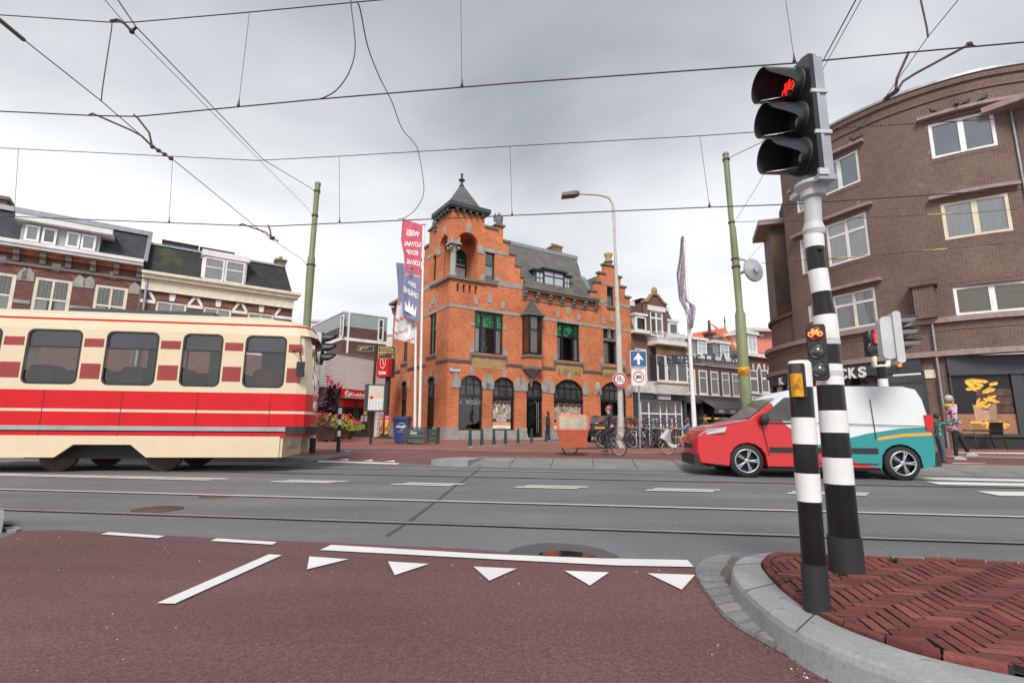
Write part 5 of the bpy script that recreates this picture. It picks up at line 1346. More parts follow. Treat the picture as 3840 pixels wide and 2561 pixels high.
# projecting bay at the right edge with eave
zba = cpx('g',2240,440)
p0 = cpt(sCor,0,0);F_ = Fr(p0,(.62,-.78))
mb = MB();mb.box(F_,0,4.5,zB2t,14.6,-2,0);mb.build('bay_wall',M_BR,rb);zbt = F_.px('g',2290,400)[1]
mb = MB();mb.box(F_,-.8,4.8,14.6-.0,14.85,-2,.75);mb.build('bay_eave',M_PINKST,rb)
mb = MB();q = cpt(sCor,.06,0);mb.tube([Vector((q.x,q.y,zB2t)),Vector((q.x,q.y,14.6))],.05,8);mb.build('drain_pipe',M_ZINC,rb)
s_d = cpx('h',1645,660)[0];q = cpt(s_d,.2,0);mb = MB();mb.tube([Vector((q.x,q.y,ZG)),Vector((q.x,q.y,zB2))],.055,8)
for z in (1.2,2.4,3.6,5.0): mb.lathe((q.x,q.y,z),[(.075,0),(.075,.06)],8)
mb.build('drain_pipe',M_ZINC,rb)
# pier
pa = hole('h',(1485,340),(1645,330),(1550,605),(1695,598));mb = MB();pw = .55
cbox(mb,pa[0],pa[1],zB2t,pa[3]-.25,0,pw,step=2);mb.build('pier',M_BR,rb);mb = MB();cbox(mb,pa[0]-.12,pa[1]+.12,pa[3]-.25,pa[3],-.1,pw+.12,step=2);mb.build('pier_cap',M_BRP,rb)
# windows (flat units set into the curve)
def cwin(h,kind):
 a,b_ = cpt(h[0]),cpt(h[1]);F_ = Fr(a,b_-a);L = (Vector((b_.x-a.x,b_.y-a.y,0))).length
 r = (0,L,h[2],h[3]);fr = M_WHITE;st = {}
 if kind == 0: w = window(rb,F_,r,M_WHITE,.13,(.5,),(),-.1,pane=M_GLASS,curtain=M_FROST,bw=.2)
 elif kind == 1: w = window(rb,F_,r,M_YELW,.13,(.5,),(),-.1,curtain=M_CURT,bw=.2)
 elif kind == 2: w = window(rb,F_,r,M_WHITE,.12,(.5,),(.68,),-.1,curtain=M_CURT,bw=.13)
 elif kind == 3: w = window(rb,F_,r,M_WHITE,.12,(.5,),(),-.1,curtain=M_BLIND,bw=.2)
 elif kind == 4: w = window(rb,F_,r,M_WHITE,.12,(.5,),(.68,),-.1,curtain=M_CURTG,bw=.13)
 else: w = window(rb,F_,r,M_WHITE,.1,(),(.68,),-.1,curtain=M_CURT)
for h,k in zip(H,(0,1,3,0,2,4,5,5,5)): cwin(h,k)
# snack bar front
mb = MB();cbox(mb,a1,b1,zB1-.62,zB1,-.1,.22);cbox(mb,a1,b1,ZG,ZG+.45,-.1,.1)
for s in [a1+(b1-a1)*k/6 for k in range(7)]: cbox(mb,s-.06,s+.06,ZG+.45,zB1-.62,-.1,.1,step=1)
cbox(mb,a1,b1,zB1-1.1,zB1-1.0,-.05,.08)
mb.build('shop_front',M_ANTH,rb)
mb = MB();cbox(mb,a1,b1,ZG+.45,zB1-.62,-.06,-.02);mb.build('shop_pane',M_GLASSD,rb)
mb = MB();cbox(mb,a1,b1,ZG+.2,zB1-.6,-1.3,-1.2);mb.build('shop_room',M_ROOM,rb)
def ctext(txt,s0,s1,z0,z1,d,m_,nm,par,th=.05):
 a,b_ = cpt(s0,d),cpt(s1,d);F_ = Fr(a,b_-a);L = (Vector((b_.x-a.x,b_.y-a.y,0))).length
 mb = MB();[mb.text(F_,ch,L*(i+.5)/len(txt),(z0+z1)/2,z1-z0,L/len(txt)*.8,0,th=th,bold=.035) for i,ch in enumerate(txt)];return mb.split(nm,m_,par)
L = cpx('h',945,1035),cpx('h',1165,1028);k0 = cpx('h',490,1090),cpx('h',520,1090)
zt0,zt1_ = zB1-.55,zB1-.1
zc_ = [cpx('h',1055,1065)[1],cpx('h',1055,995)[1]]
ctext('CKS',L[0][0],L[1][0],zc_[0]-.04,zc_[1]+.04,.25,M_WTXT,'sign_letters',rb);
zc2 = [cpx('h',505,1120)[1],cpx('h',505,1065)[1]];ctext('K',k0[0][0],k0[1][0]+.12,zc2[0],zc2[1],.25,M_WTXT,'sign_letters',rb)
mb = MB();q = cpx('h',1410,972);p = cpt(q[0],.3,q[1]);mb.ell(p,(.09,.09,.09),10,8);mb.build('alarm_lamp',mat('amber_lamp',(.7,.2,.02),.3,emis=(1,.25,.02),es=.8),rb)
mb = MB();q = cpx('h',1628,1037);cbox(mb,q[0]-.18,q[0]+.18,q[1]-.18,q[1]+.18,.05,.1,step=1);mb.build('wall_plate',M_CREAM,rb)
# shop with the fries poster: flat front
qa,qb = cpx('h',1765,1200,.05),cpx('h',2351,1200,.05)
A_,B_ = cpt(a2,.08),cpt(a2+6.5,.08);FS = Fr(A_,B_-A_)
u_e = 6.5
pz = [FS.px('o',1500,660)[1],FS.px('h',2000,1035)[1]]
mb = MB();zpl_ = FS.px('o',1900,690)[1]
mb.box(FS,-.05,u_e,ZG-.2,zpl_,-.1,.06);mb.build('shop_plinth',M_BLK2,rb)
mb = MB();mb.box(FS,-.05,u_e,zpl_,zpl_+.12,-.1,.14);mb.box(FS,-.05,u_e,pz[1],zB1-.02,-.1,.1);mb.box(FS,-.05,u_e,pz[1]-.05,pz[1]+.1,-.1,.16);up0 = FS.px('h',1805,1250)[0];up1 = FS.px('o',2240,400)[0]
mb.box(FS,-.05,up0,zpl_,pz[1],-.1,.1);mb.box(FS,up1,up1+.35,zpl_,pz[1],-.1,.1);mb.box(FS,up1+.35,u_e,zpl_,pz[1],-.1,.05)
mb.build('shop_frame',M_ANTH,rb)
# fries poster printed on the window
mb = MB();mb.box(FS,up0,up1,zpl_+.12,pz[1]-.05,-.02,0,0);zt_ = FS.px('o',1900,375)[1]
mb.box(FS,up0,up1,zpl_+.12,zt_,0,.003,1)
for k in range(3): z = zt_+.05+k*.34;mb.box(FS,up0+(up1-up0)*.4,up1-.02,z,z+.3,0,.0025,2)
def fp(c,pts,mi,d):
 q = [FS.px(c,*p) for p in pts];q = q if sum(q[i][0]*q[(i+1) % len(q)][1]-q[(i+1) % len(q)][0]*q[i][1] for i in range(len(q))) > 0 else q[::-1]
 mb.face([FS.P(u,z,d) for u,z in q],mi)
fp('o',[(1640,240),(1690,470),(1890,455),(1870,330),(1760,310)],3,.006);fp('o',[(1870,250),(1965,215),(1985,470),(1890,460),(1860,330)],4,.0065);fp('o',[(1655,270),(1672,300),(1880,300),(1960,222),(1900,240)],3,.0055)
def fry(c,x0,y0,x1,y1,w=14,k=0):
 L = math.hypot(x1-x0,y1-y0);nx,ny = -(y1-y0)/L*w,(x1-x0)/L*w;n = 6;m1,m2 = (x0*.85+x1*.15,y0*.85+y1*.15),(x1*.85+x0*.15,y1*.85+y0*.15)
 fp(c,[(x0,y0),(m1[0]+nx,m1[1]+ny),(m2[0]+nx,m2[1]+ny),(x1,y1),(m2[0]-nx,m2[1]-ny),(m1[0]-nx,m1[1]-ny)],5,.008+k*.0006)
 fp(c,[(m1[0]-nx*.1,m1[1]-ny*.1),(m1[0]+nx*.9,m1[1]+ny*.9),(m2[0]+nx*.9,m2[1]+ny*.9),(m2[0]-nx*.1,m2[1]-ny*.1)],6,.0083+k*.0006)
k = 0
for f_ in [('h',1890,1085,1985,1170),('h',1905,1075,1975,1150),('h',1915,1078,2080,1098),('h',1950,1098,2040,1130),('h',1895,1155,2025,1140),('h',2078,1120,2150,1105),('h',2025,1185,2100,1140),('h',2040,1180,2130,1150),
   ('o',1680,300,1740,150),('o',1700,180,1745,310),('o',1780,170,2025,215),('o',1800,240,1880,120),('o',1850,160,1970,125),('o',1760,220,1830,300),('o',1800,290,1890,235),('o',1690,260,1800,200),('o',1780,160,1900,200),('o',1830,180,1960,180),('o',1720,290,1790,230),
   ('o',1590,490,1790,485),('o',1740,515,1900,490),('o',1805,460,1900,540),('o',1820,575,1850,510),('o',1985,480,2165,540),('o',2000,520,2120,515),('o',1980,560,2070,580),('o',2020,540,2120,565)]:
 fry(*f_,w=(13 if f_[0] == 'h' else 17),k=k);k += 1
mb.build('fries_poster',[mat('poster_black',(.012,.01,.012),.35),mat('poster_plank',(.34,.16,.09),.5,var=.25,scale=6),mat('poster_plank_dark',(.1,.045,.035),.5,var=.4,scale=5),mat('kraft_paper',(.5,.3,.2),.6),mat('kraft_shade',(.34,.2,.13),.6),mat('fry_yellow',(.75,.4,.03),.5,var=.2,scale=9),mat('fry_light',(.82,.55,.1),.5,var=.15,scale=9)],rb)
# pigeons on the ledges
def pigeon(p,rz,lab):
 mb = MB();R3 = Matrix.Rotation(rz,3,'Z');f = lambda v: p+R3 @ Vector(v)
 tilt = Matrix.Rotation(rz,3,'Z') @ Matrix.Rotation(R_(-25),3,'Y')
 mb.ell(f((0,0,.13)),(.15,.075,.08),10,8,rot=tilt);mb.ell(f((.12,0,.24)),(.045,.04,.05),8,6);mb.tube([f((.08,0,.16)),f((.12,0,.23))],[.05,.035],8)
 mb.tube([f((.155,0,.235)),f((.185,0,.225))],[.012,.002],5,1);mb.tube([f((-.1,0,.1)),f((-.24,0,.05))],[.05,.03],6)
 for s_ in (-1,1): mb.tube([f((.02,s_*.03,.07)),f((.03,s_*.035,0))],.008,4,1)
 single('pigeon',mb,[mat('pigeon_grey',(.03,.032,.038),.6,var=.4),mat('pigeon_pink',(.25,.1,.09),.6)],lab,'pigeon',(p.x,p.y,p.z),'pigeons on the window ledges')
h0,h3 = H[0],H[3]
for (c,x,y,h,rz,lab) in (('g',1650,488,h0,3.0,'pigeon on the left end of the ledge over the top right window'),('g',1825,440,h0,1.2,'pigeon perched left of another above the middle of the top window'),('g',1900,430,h0,-.3,'pigeon perched right beside its neighbour over the top window'),('g',2030,402,h0,-.4,'pigeon on the right end of the ledge over the top right window'),('g',1045,697,h3,2.9,'smaller pigeon on the ledge end beside the traffic light'),('g',1095,680,h3,-.2,'larger pigeon on the outermost end of the ledge near the traffic light')):
 q = cpx(c,x,y);p = cpt(q[0],.2,h[3]+.35);pigeon(p,rz,lab)
# ------------------------------------------------------------------ houses behind the tram
dH = ray('',2880,997);A0 = atY('',685,700,27.0)
FH = Fr((A0.x,27.0),(dH.x,dH.y))
def uh(c,x,y,F=None): return (F or FH).px(c,x,y)[0]
def zh(c,x,y,F=None): return (F or FH).px(c,x,y)[1]
uSp = uh('a',1030,760);uL = uh('a',-500,700);uR = uh('a',2150,900)
zc1 = zh('a',600,525);zc2 = zh('a',1600,765)
# first house: dormer, corbelled cornice, segmental arches
h1 = thing('brick_house','brown brick house with slate mansard, wide white dormer and arched windows','house',FH.P((uL+uSp)/2,ZG))
ww = []
for xl,xr,yt,yb,xc,yc in ((225,512,672,1250,375,618),(680,930,728,1250,815,677),(-190,90,620,1250,-50,560)):
 ww.append((uh('a',xl,850),uh('a',xr,850),zh('a',xc,yt),zh('a',xc,yc)))
hw = [(u0,u1,z-2.15,z) for u0,u1,z,_ in ww];wsp = hw[0][0]-hw[2][0]
hw.append((hw[2][0]-wsp,hw[2][1]-wsp,hw[2][2],hw[2][3]));ww.append((hw[3][0],hw[3][1],ww[2][2],ww[2][3]))
mb = MB();mb.wall(FH,rectp(uL,uSp,ZG-.3,zc1+.3),[rectp(*w) for w in hw]+[rectp(w[0],w[1],ZG+.8,3.2) for w in hw],.15)
mb.build('wall',M_HB,h1)
mb = MB()
for (u0,u1,z,zc) in ww: archring(mb,FH,u0-.05,u1+.05,z+.05,zc,.3,0)
mb.split('arch_bricks',M_HBP,h1)
mb = MB()
for (u0,u1,z,zc) in ww:
 um = (u0+u1)/2;mb.prism(FH,[(um-.12,zc-.02),(um+.12,zc-.02),(um+.15,zc+.36),(um-.15,zc+.36)],0,.03)
 for sg,e_ in ((-1,u0),(1,u1)): mb.prism(FH,[(e_+sg*.02,z-.25),(e_+sg*.02,z+.05),(e_+sg*.2,z+.35),(e_+sg*.42,z+.1),(e_+sg*.42,z-.25)],0,.03)
zs = sorted(ww,key=lambda w: w[0])
for (a,b_) in zip(zs,zs[1:]+[(uSp,0,zs[0][2],0)]):
 if a[1]+.42 < b_[0]-.42: mb.box(FH,a[1]+.42,b_[0]-(.42 if b_[0] < uSp-.1 else 0),ww[0][2]-.25,ww[0][2]-.05,-.02,.03)
 mb.box(FH,a[1]+.02,b_[0]-.02,ww[0][2]-1.25,ww[0][2]-1.1,-.02,.03)
mb.split('stone_trim',M_STONE,h1)
mb = MB();mb.box(FH,uL,uSp,zc1-.03,zc1+.22,-.1,.45);mb.box(FH,uL,uSp,zc1+.1,zc1+.25,-.1,.52);mb.build('cornice',M_WHITE,h1)
mb = MB();mb.box(FH,uL,uSp,zc1-.25,zc1-.03,-.02,.12,0);mb.box(FH,uL,uSp,zc1-.72,zc1-.6,-.02,.1,1);mb.build('frieze',[mat('terracotta',(.42,.12,.05),.7,var=.3),M_STONED],h1)
mb = MB();nb = int((uSp-uL)/.84)
for k in range(nb):
 u = uSp-.12-k*.84
 mb.prism(Fr(FH.P(u,0),FH.n),[(-.02,zc1-.05),(.32,zc1-.05),(.3,zc1-.28),(.16,zc1-.36),(.14,zc1-.55),(-.02,zc1-.6)],-.1,.1)
mb.split('console',M_STONED,h1)
for i,w in enumerate(hw): window(h1,FH,w,M_CREAM,.13,(.5,),(.56,),-.1,curtain=(M_CURT,((.05,.4),(.6,.95))),stain=.58,lead=M_LEAD,bw=.08,ch=.56)
for w in hw: window(h1,FH,(w[0],w[1],ZG+.8,3.2),M_WHITE,.1,(.5,),(.7,),-.1,curtain=M_CURTG)
zrt = zh('a',560,268,FH.off(-1.3));
mb = MB();mb.face([FH.P(uL,zc1+.24,.1),FH.P(uSp-.02,zc1+.24,.1),FH.P(uSp-.02,zrt,-1.3),FH.P(uL,zrt,-1.3)]);mb.face([FH.P(uSp-.02,zc1+.2,.1),FH.P(uSp-.02,zc1+.2,-8),FH.P(uSp-.02,zrt,-8),FH.P(uSp-.02,zrt,-1.3)]);mb.build('roof',M_SLATE2,h1)
mb = MB();mb.box(FH,uL,uSp+.05,zrt-.02,zrt+.14,-9,-1.15);mb.box(FH,uL,uSp+.08,zrt+.14,zrt+.22,-1.6,-1.2);mb.prism(Fr(FH.P(uSp+.06,0,0),FH.n),[(.12,zc1+.25),(.26,zc1+.25),(-1.15,zrt+.2),(-1.3,zrt+.1)],-.08,.08);mb.build('zinc_edge',M_ZINC,h1)
Fd = FH.off(.12);d0,d1 = Fd.px('a',150,340)[0],Fd.px('a',725,470)[0];dz0,dz1 = zc1+.25,Fd.px('a',430,300)[1]
mb = MB();mb.box(Fd,d0,d1,dz0,dz1,-1.4,-.05,0);mb.box(Fd,d0-.2,d1+.42,dz1,dz1+.26,-1.5,.3,1);mb.box(Fd,d0-.22,d1+.45,dz1+.26,dz1+.3,-1.6,.33,2);dm = mb.build('dormer',[M_GREY,M_WHITE,M_ZINC],h1)
for a,b_ in ((.05,.23),(.26,.44),(.56,.74),(.755,.95)): window(h1,Fd,(d0+(d1-d0)*a,d0+(d1-d0)*b_,dz0+.12,dz1-.12),M_WHITE2,.08,(),(),-.02,curtain=(M_CURT,((.03,.97),)) if a < .1 or a > .5 else None,room=False,ch=.95)
q0,q1 = Fd.px('a',-60,150)[0],Fd.px('a',55,150)[0];Fc = FH.off(-2.5);c0,c1 = Fc.px('a',-90,120)[0],Fc.px('a',45,130)[0];zc_t = Fc.px('a',20,95)[1]
mb = MB();mb.box(Fc,c0,c1,zrt-.5,zc_t,-.8,0,0);mb.box(Fc,c0-.1,c1+.1,zc_t,zc_t+.15,-.9,.1,1);mb.build('chimney',[M_HB2,M_STONED],h1)
# second house: mossy slate roof, white cornice
h2 = thing('brick_house','lower brick house with mossy black slate roof and white keystones','house',FH.P((uSp+uR)/2,ZG))
k2 = []
for xc in (1262,1605,1925): k2.append(uh('a',xc,850))
w2_ = [(u-.62,u+.62,zc2-3.1,zc2-.88) for u in k2]
mb = MB();mb.wall(FH,rectp(uSp+.01,uR,ZG-.3,zc2),[rectp(*w) for w in w2_]+[rectp(uSp+.6,uR-1.0,ZG+.5,3.0)],.15);mb.face([FH.P(uR,ZG-.3),FH.P(uR,ZG-.3,-9),FH.P(uR,zc2,-9),FH.P(uR,zc2)]);mb.build('wall',M_HB,h2)
mb = MB();mb.box(FH,uSp-.02,uR+.3,zc2+.28,zc2+.42,-.3,.42);mb.box(FH,uSp,uR+.2,zc2+.1,zc2+.28,-.2,.3);mb.box(FH,uSp+.02,uR+.03,zc2-.42,zc2+.1,-.02,.12);mb.box(FH,uSp+.02,uR+.04,zc2-.46,zc2-.42,-.02,.16);mb.build('cornice',M_CREAM,h2)
mb = MB()
for u in k2:
 z = zc2-.88;mb.prism(FH,[(u-.1,z+.05),(u+.1,z+.05),(u+.13,z+.38),(u-.13,z+.38)],0,.04)
 for sg in (-1,1): mb.prism(FH,[(u+sg*.62,z-.03),(u+sg*.74,z-.03),(u+sg*.98,z+.35),(u+sg*.84,z+.38)],0,.04)
for a,b_ in ((uSp+.05,k2[0]-.64),(k2[0]+.64,k2[1]-.64),(k2[1]+.64,k2[2]-.64),(k2[2]+.64,uR)): mb.box(FH,a,b_,zc2-1.05,zc2-.9,-.02,.03)
mb.split('stone_trim',M_WHITE,h2)
mb = MB()
for u in k2: archring(mb,FH,u-.62,u+.62,zc2-.88,zc2-.78,.26,0)
mb.split('arch_bricks',M_HBP,h2)
for w in w2_: window(h2,FH,w,M_CREAM,.1,(.5,),(.66,),-.1,curtain=M_CURT)
window(h2,FH,(uSp+.6,uR-1.0,ZG+.5,3.0),M_WHITE,.1,(.25,.5,.75),(),-.1,curtain=M_CURTG)
Fr2 = FH.off(-1.0);zr2 = zh('a',2000,580,Fr2);ri = uh('a',2095,590,Fr2)
mb = MB();mb.face([FH.P(uSp+.1,zc2+.4,.12),FH.P(uR-.1,zc2+.4,.12),FH.P(ri,zr2,-1.0),FH.P(uSp+.1,zr2,-1.0)]);mb.face([FH.P(uR-.1,zc2+.4,.12),FH.P(uR-.1,zc2+.4,-8),FH.P(ri,zr2,-8),FH.P(ri,zr2,-1.0)]);mb.build('roof',M_SLATE3,h2)
mb = MB();mb.box(FH,uSp+.1,ri,zr2,zr2+.1,-8,-.92);mb.tube([FH.P(uSp+.22,ZG,.12),FH.P(uSp+.22,zc2+.1,.12)],.06,8);mb.build('zinc_edge',M_ZINC,h2)
d0,d1 = uh('a',1482,600),uh('a',1810,640);dz0,dz1 = zc2+.42,zh('a',1650,532)
mb = MB();mb.box(FH,d0,d1,dz0,dz1,-1.2,.0,0);mb.box(FH,d0-.06,d1+.1,dz1,dz1+.3,-1.25,.12,0);mb.build('dormer',M_WHITE,h2)
for a,b_ in ((.04,.49),(.51,.96)): window(h2,FH,(d0+(d1-d0)*a,d0+(d1-d0)*b_,dz0+.05,dz1-.05),M_WHITE,.08,(),(.58,),.0,curtain=(M_CURT,((.03,.97),)),room=False,ch=.55)
Fc = FH.off(-3.0)
for x0,x1,yt in ((1195,1450,398),(1480,1718,452)):
 a,b_ = Fc.px('a',x0,430)[0],Fc.px('a',x1,480)[0];zt = Fc.px('a',x0,yt)[1]
 mb = MB();mb.box(Fc,a,b_,zr2,zt,-.6,0,0);mb.box(Fc,a-.05,b_+.05,zt,zt+.06,-.7,.06,1);mb.build('roof_light_box',[M_SLATE2,M_RUST],h2)
Fc = FH.off(-1.8);a,b_ = Fc.px('a',2032,560)[0],Fc.px('a',2100,560)[0];zt = Fc.px('a',2065,545)[1]
mb = MB();mb.box(Fc,a,b_,zr2,zt,-.6,0,0);mb.box(Fc,a-.07,b_+.07,zt,zt+.1,-.7,.07,1);mb.lathe(Fc.P((a+b_)/2,zt+.1,-.3),[(.1,0),(.09,.22)],8,1);mb.build('chimney',[M_CHIM,M_STONED],h2)
# white shopfront seen through the tram: low extension along the pavement
# ------------------------------------------------------------------ drugstore, brown block and far flats
Pk = GP('q',400,750);
_e = FL.P(uLe,0);FK = Fr(_e-Vector((.5,.866,0))*6.1,(.5,.866));FK2 = Fr(FK.P(0,0)-Vector((.995,-.1,0))*9,(.995,-.1))
sh = thing('drugstore','low shop with white clapboard upper wall and red Kruidvat signboard','shop',FK.P(1.5,ZG))
uK1 = 6.6;zKb = FK.px('c',600,760)[1];uK0 = 2;zK = FK.px('c',405,352)[1]
uD0,uD1 = FK.px('c',520,1000)[0],FK.px('c',850,1000)[0];zD = FK.px('c',650,880)[1]
mb = MB();mb.box(FK,uK0-2,uK1,zKb,zK,-6,0);mb.box(FK,uD1+.75,uK1,ZG-.2,zKb,-3,0);mb.box(FK2,0,9,zKb,zK,-4,.002);mb.build('clapboard_wall',M_SIDING,sh)
mb = MB();mb.box(FK2,0,9,ZG-.2,zKb,-3,-.3);mb.wall(FK,rectp(uK0-2,uD1+.8,ZG-.3,zKb),[rectp(uD0,uD1,ZG-.1,zD)],2.6,-.3);mb.build('wall',M_DKB,sh)
mb = MB();mb.box(FK,uK0-2,uK1,zK,zK+.12,-6,.06);mb.build('roof_edge',M_ZINC,sh)
mb = MB();mb.face([FK.P(uD0-1,ZG,-2.9),FK.P(uD1+1,ZG,-2.9),FK.P(uD1+1,zD,-2.9),FK.P(uD0-1,zD,-2.9)],0)
random.seed(4)
for k in range(40):
 u = random.uniform(uD0,uD1-.3);z = ZG+random.uniform(.2,zD-ZG-.3);mb.box(FK,u,u+random.uniform(.1,.35),z,z+random.uniform(.08,.3),-2.88,-2.7-random.random()*.15,random.choice([1,2,3,4]))
mb.build('shop_interior',[mat('shop_glow',(.5,.3,.1),.6,emis=(1,.62,.25),es=.45),mat('goods_yellow',(.6,.4,.05),.6),mat('goods_orange',(.6,.2,.05),.6),mat('goods_dark',(.06,.05,.05),.6),mat('goods_green',(.15,.3,.1),.6)],sh)
mb = MB();um = (uD0+uD1)/2+.1
for u in (uD0,um,um+.25,uD1-.08): mb.box(FK,u,u+.09,ZG,zD,-.34,-.24)
mb.box(FK,uD0,uD1,zD-.55,zD-.48,-.34,-.24);mb.box(FK,um+.3,uD1,ZG+.05,ZG+.7,-.32,-.27);mb.build('door_frame',M_ANTH,sh)
mb = MB();mb.box(FK,uD0,uD1+.0,zD-.46,zD,-.33,-.29);mb.build('red_fascia',M_RED1,sh)
s0,s1 = FK.px('c',545,820,.2)[0],FK.px('c',900,830,.2)[0];sz0,sz1 = FK.px('c',700,868,.2)[1],FK.px('c',700,775,.2)[1]
mb = MB();mb.box(FK,s0,s1,sz0,sz1,0,.2,0);uc = FK.px('c',597,815,.2)[0];zc = (sz0+sz1)/2;p = FK.P(uc,zc,.205);r = (sz1-sz0)*.36
mb.ring(p,FK.n,r,.025,20,4,1);mb.ring(p,FK.n,r*.62,.02,18,4,1)
for k in range(3): mb.ell(FK.P(uc-.05+.05*k,zc+.08-.08*k,.2),(.03,.03,.04),6,4,1)
mb.text(FK,'Kruidvat',FK.px('c',720,820,.2)[0],zc,r*1.35,FK.px('c',815,820,.2)[0]-FK.px('c',628,820,.2)[0],.205,1,bold=.04)
mb.box(FK,s0+.03,s1-.03,sz0+.04,sz0+.07,.2,.205,1);mb.build('signboard',[M_RED1,M_WTXT],sh)
mb = MB()
for (x,y,w_,h_,mi) in ((795,1020,38,46,0),(760,1085,24,68,1),(800,1085,24,68,1),(757,1175,62,55,2)):
 u0,z1 = FK.px('c',x-w_*.5,y,-.2);u1,z0 = FK.px('c',x+w_*.5,y+h_*.5,-.2);z1 = FK.px('c',x,y-h_*.5,-.2)[1];mb.box(FK,u0,u1,z0,z1,-.23,-.2,mi)
mb.split('window_poster',[mat('poster_yellow',(.7,.55,.02),.5),mat('poster_pale',(.6,.62,.6),.5),mat('poster_lime',(.3,.5,.03),.5)],sh)
# totem sign of the shop
tp = GP('c',998,1300);F_ = Fr((tp.x,tp.y),(.9,-.44));zt_,zb_ = F_.px('c',990,348)[1],F_.px('c',1000,625)[1];r0,r1 = F_.px('c',930,500)[0],F_.px('c',1062,500)[0]
ts = thing('totem_sign','tall red Kruidvat totem sign on a grey post beside the orange building','sign',tp)
mb = MB();mb.box(F_,r0,r1,zb_,zt_,-.2,.1);o = mb.build('sign_box',M_RED1,ts)
mb = MB();mb.box(F_,r0-.03,r1+.03,zb_-.03,zt_+.03,-.5,-.2);mb.box(F_,(r0+r1)/2+.03,(r0+r1)/2+.3,tp.z,zb_,-.45,-.2);mb.build('post',M_ANTH,ts)
mb = MB();um,zm = (r0+r1)/2,(zt_+zb_)/2+.18
for k in range(24):
 a,b_ = k/24*6.283,(k+1)/24*6.283;q = lambda t,s_: F_.P(um+.24*s_*math.cos(t),zm+.5*s_*math.sin(t),.105);mb.face([q(a,.88),q(a,1),q(b_,1),q(b_,.88)])
for k in range(4): mb.ell(F_.P(um-.08+.05*k,zm+.25-.15*k,.1),(.045,.03,.06),6,4)
mb.text(F_,'Kruidvat',um,zb_+.28,.26,.62,.105,bold=.04);mb.build('lettering',M_WTXT,ts)
# brown modern block with grey top storey
FB_ = Fr((atY('b',362,1250,44).x,44.0),(.8,.6));x0_ = 0;x1_ = FB_.px('b',690,1200)[0]
bb = thing('modern_block','brown brick block with grey clad top storey and white bands behind the drugstore','building',FB_.P((x0_+x1_)/2,ZG))
zt,zm1,zm2,zm3 = FB_.px('b',360,1115)[1],FB_.px('b',360,1218)[1],FB_.px('b',360,1300)[1],FB_.px('b',360,1322)[1]
Fs = Fr(FB_.P(x0_,0),(.60,-.80));Fs = Fr(FB_.P(x0_,0)+Vector((-.55,-.83,0))*0,(.5,-.866));Ls = 9
Fs = Fr(FB_.P(x0_,0)-Vector((.62,-.78,0))*Ls,(.62,-.78))
def both(mb,z0,z1,d,mi=0): mb.box(FB_,x0_,x1_,z0,z1,-8,d,mi);mb.box(Fs,0,Ls,z0,z1,-3,d,mi)
mb = MB();both(mb,ZG,zm1,0);mb.build('wall',M_DKB,bb);mb = MB();both(mb,zm1,zt,.0);mb.build('top_storey',M_SIDEG,bb)
mb = MB();both(mb,zm3,zm2,.06);both(mb,zt,zt+.12,.05)
for x in (400,): u = FB_.px('b',x,1300)[0];mb.box(FB_,u-.08,u+.08,ZG,zt,0,.1)
mb.split('white_band',M_WHITE,bb)
for (xa,xb,ya,yb) in ((620,662,1170,1330),): r = FB_.rect('b',xa,xb,ya,yb);window(bb,FB_,r,M_WHITE,.12,(),(.6,),.02,room=False,pane=M_SMOKE)
r = Fs.rect('b',350,372,1145,1300);window(bb,Fs,r,M_WHITE,.1,(),(.3,.6),.02,room=False,pane=M_SMOKE)
# far white flats left and right of it
for (xa,xb,yt,Y,lab) in ((100,262,1190,62,'far white block of flats left of the brown block'),(640,740,1290,75,'distant white flats between the brown block and the orange building')):
 F_ = Fr((atY('b',xa,1300,Y).x,Y),(1,-.12));u1 = F_.px('b',xb,1300)[0];z1 = F_.px('b',(xa+xb)/2,yt)[1]
 ft = thing('block_of_flats',lab,'building',F_.P(u1/2,ZG));mb = MB();mb.box(F_,0,u1+1,ZG,z1,-8,0);mb.build('wall',M_WHST,ft);mb = MB()
 z = z1-1.6
 while z > 3:
  u = .3
  while u < u1-1: mb.box(F_,u,u+1.6,z-1.2,z,-.1,.02);u += 2.3
  z -= 2.9
 mb.split('window',M_FROST,ft)
 mb = MB();mb.box(F_,-.1,u1+1.1,z1,z1+.25,-8.1,.15);mb.build('roof_edge',M_LGREY,ft)
# ------------------------------------------------------------------ street on the right of the orange building
FG = Fr(FR.P(uE+.02,0,.25),(dR.x*1.0,dR.y));
dS = ray('',3350,1003)
FG = Fr(FR.P(uE+.02,0,-.1),(dS.x,dS.y))
def eg(x,y,F=None): return (F or FG).px('e',x,y)
gu0,gu1 = 0,eg(1062,900)[0]
gh = thing('gabled_shop_house','narrow brown brick house with pointed gable, white bay window and nail bar below','house',FG.P((gu0+gu1)/2,ZG))
zGc = eg(600,455)[1];zGf = eg(700,1030)[1];zSh_ = eg(800,1100)[1]
cg = (eg(625,300)[0],eg(885,300)[0])
Zs = [eg(755,y)[1] for y in (10,110,150)]
gab = [(cg[0],zGc),(cg[1],zGc),(cg[1],eg(870,135)[1]),(cg[1]-.35,eg(850,130)[1]+.1),((cg[0]+cg[1])/2+.25,Zs[0]-.1),((cg[0]+cg[1])/2-.25,Zs[0]-.1),(cg[0]+.45,eg(690,100)[1]),(cg[0],eg(640,100)[1])]
gd = (eg(700,300)[0],eg(840,300)[0],zGc+.05,eg(770,200)[1])
bw0,bw1 = eg(700,800)[0],eg(1030,800)[0];bz0,bz1 = eg(850,985)[1],eg(850,600)[1]
ow = FG.rect('e',540,665,610,980)
wallp = [(gu0,zSh_),(gu1,zSh_),(gu1,zGc),(cg[1],zGc)]+gab[2:]+[(cg[0],zGc),(gu0,zGc)]
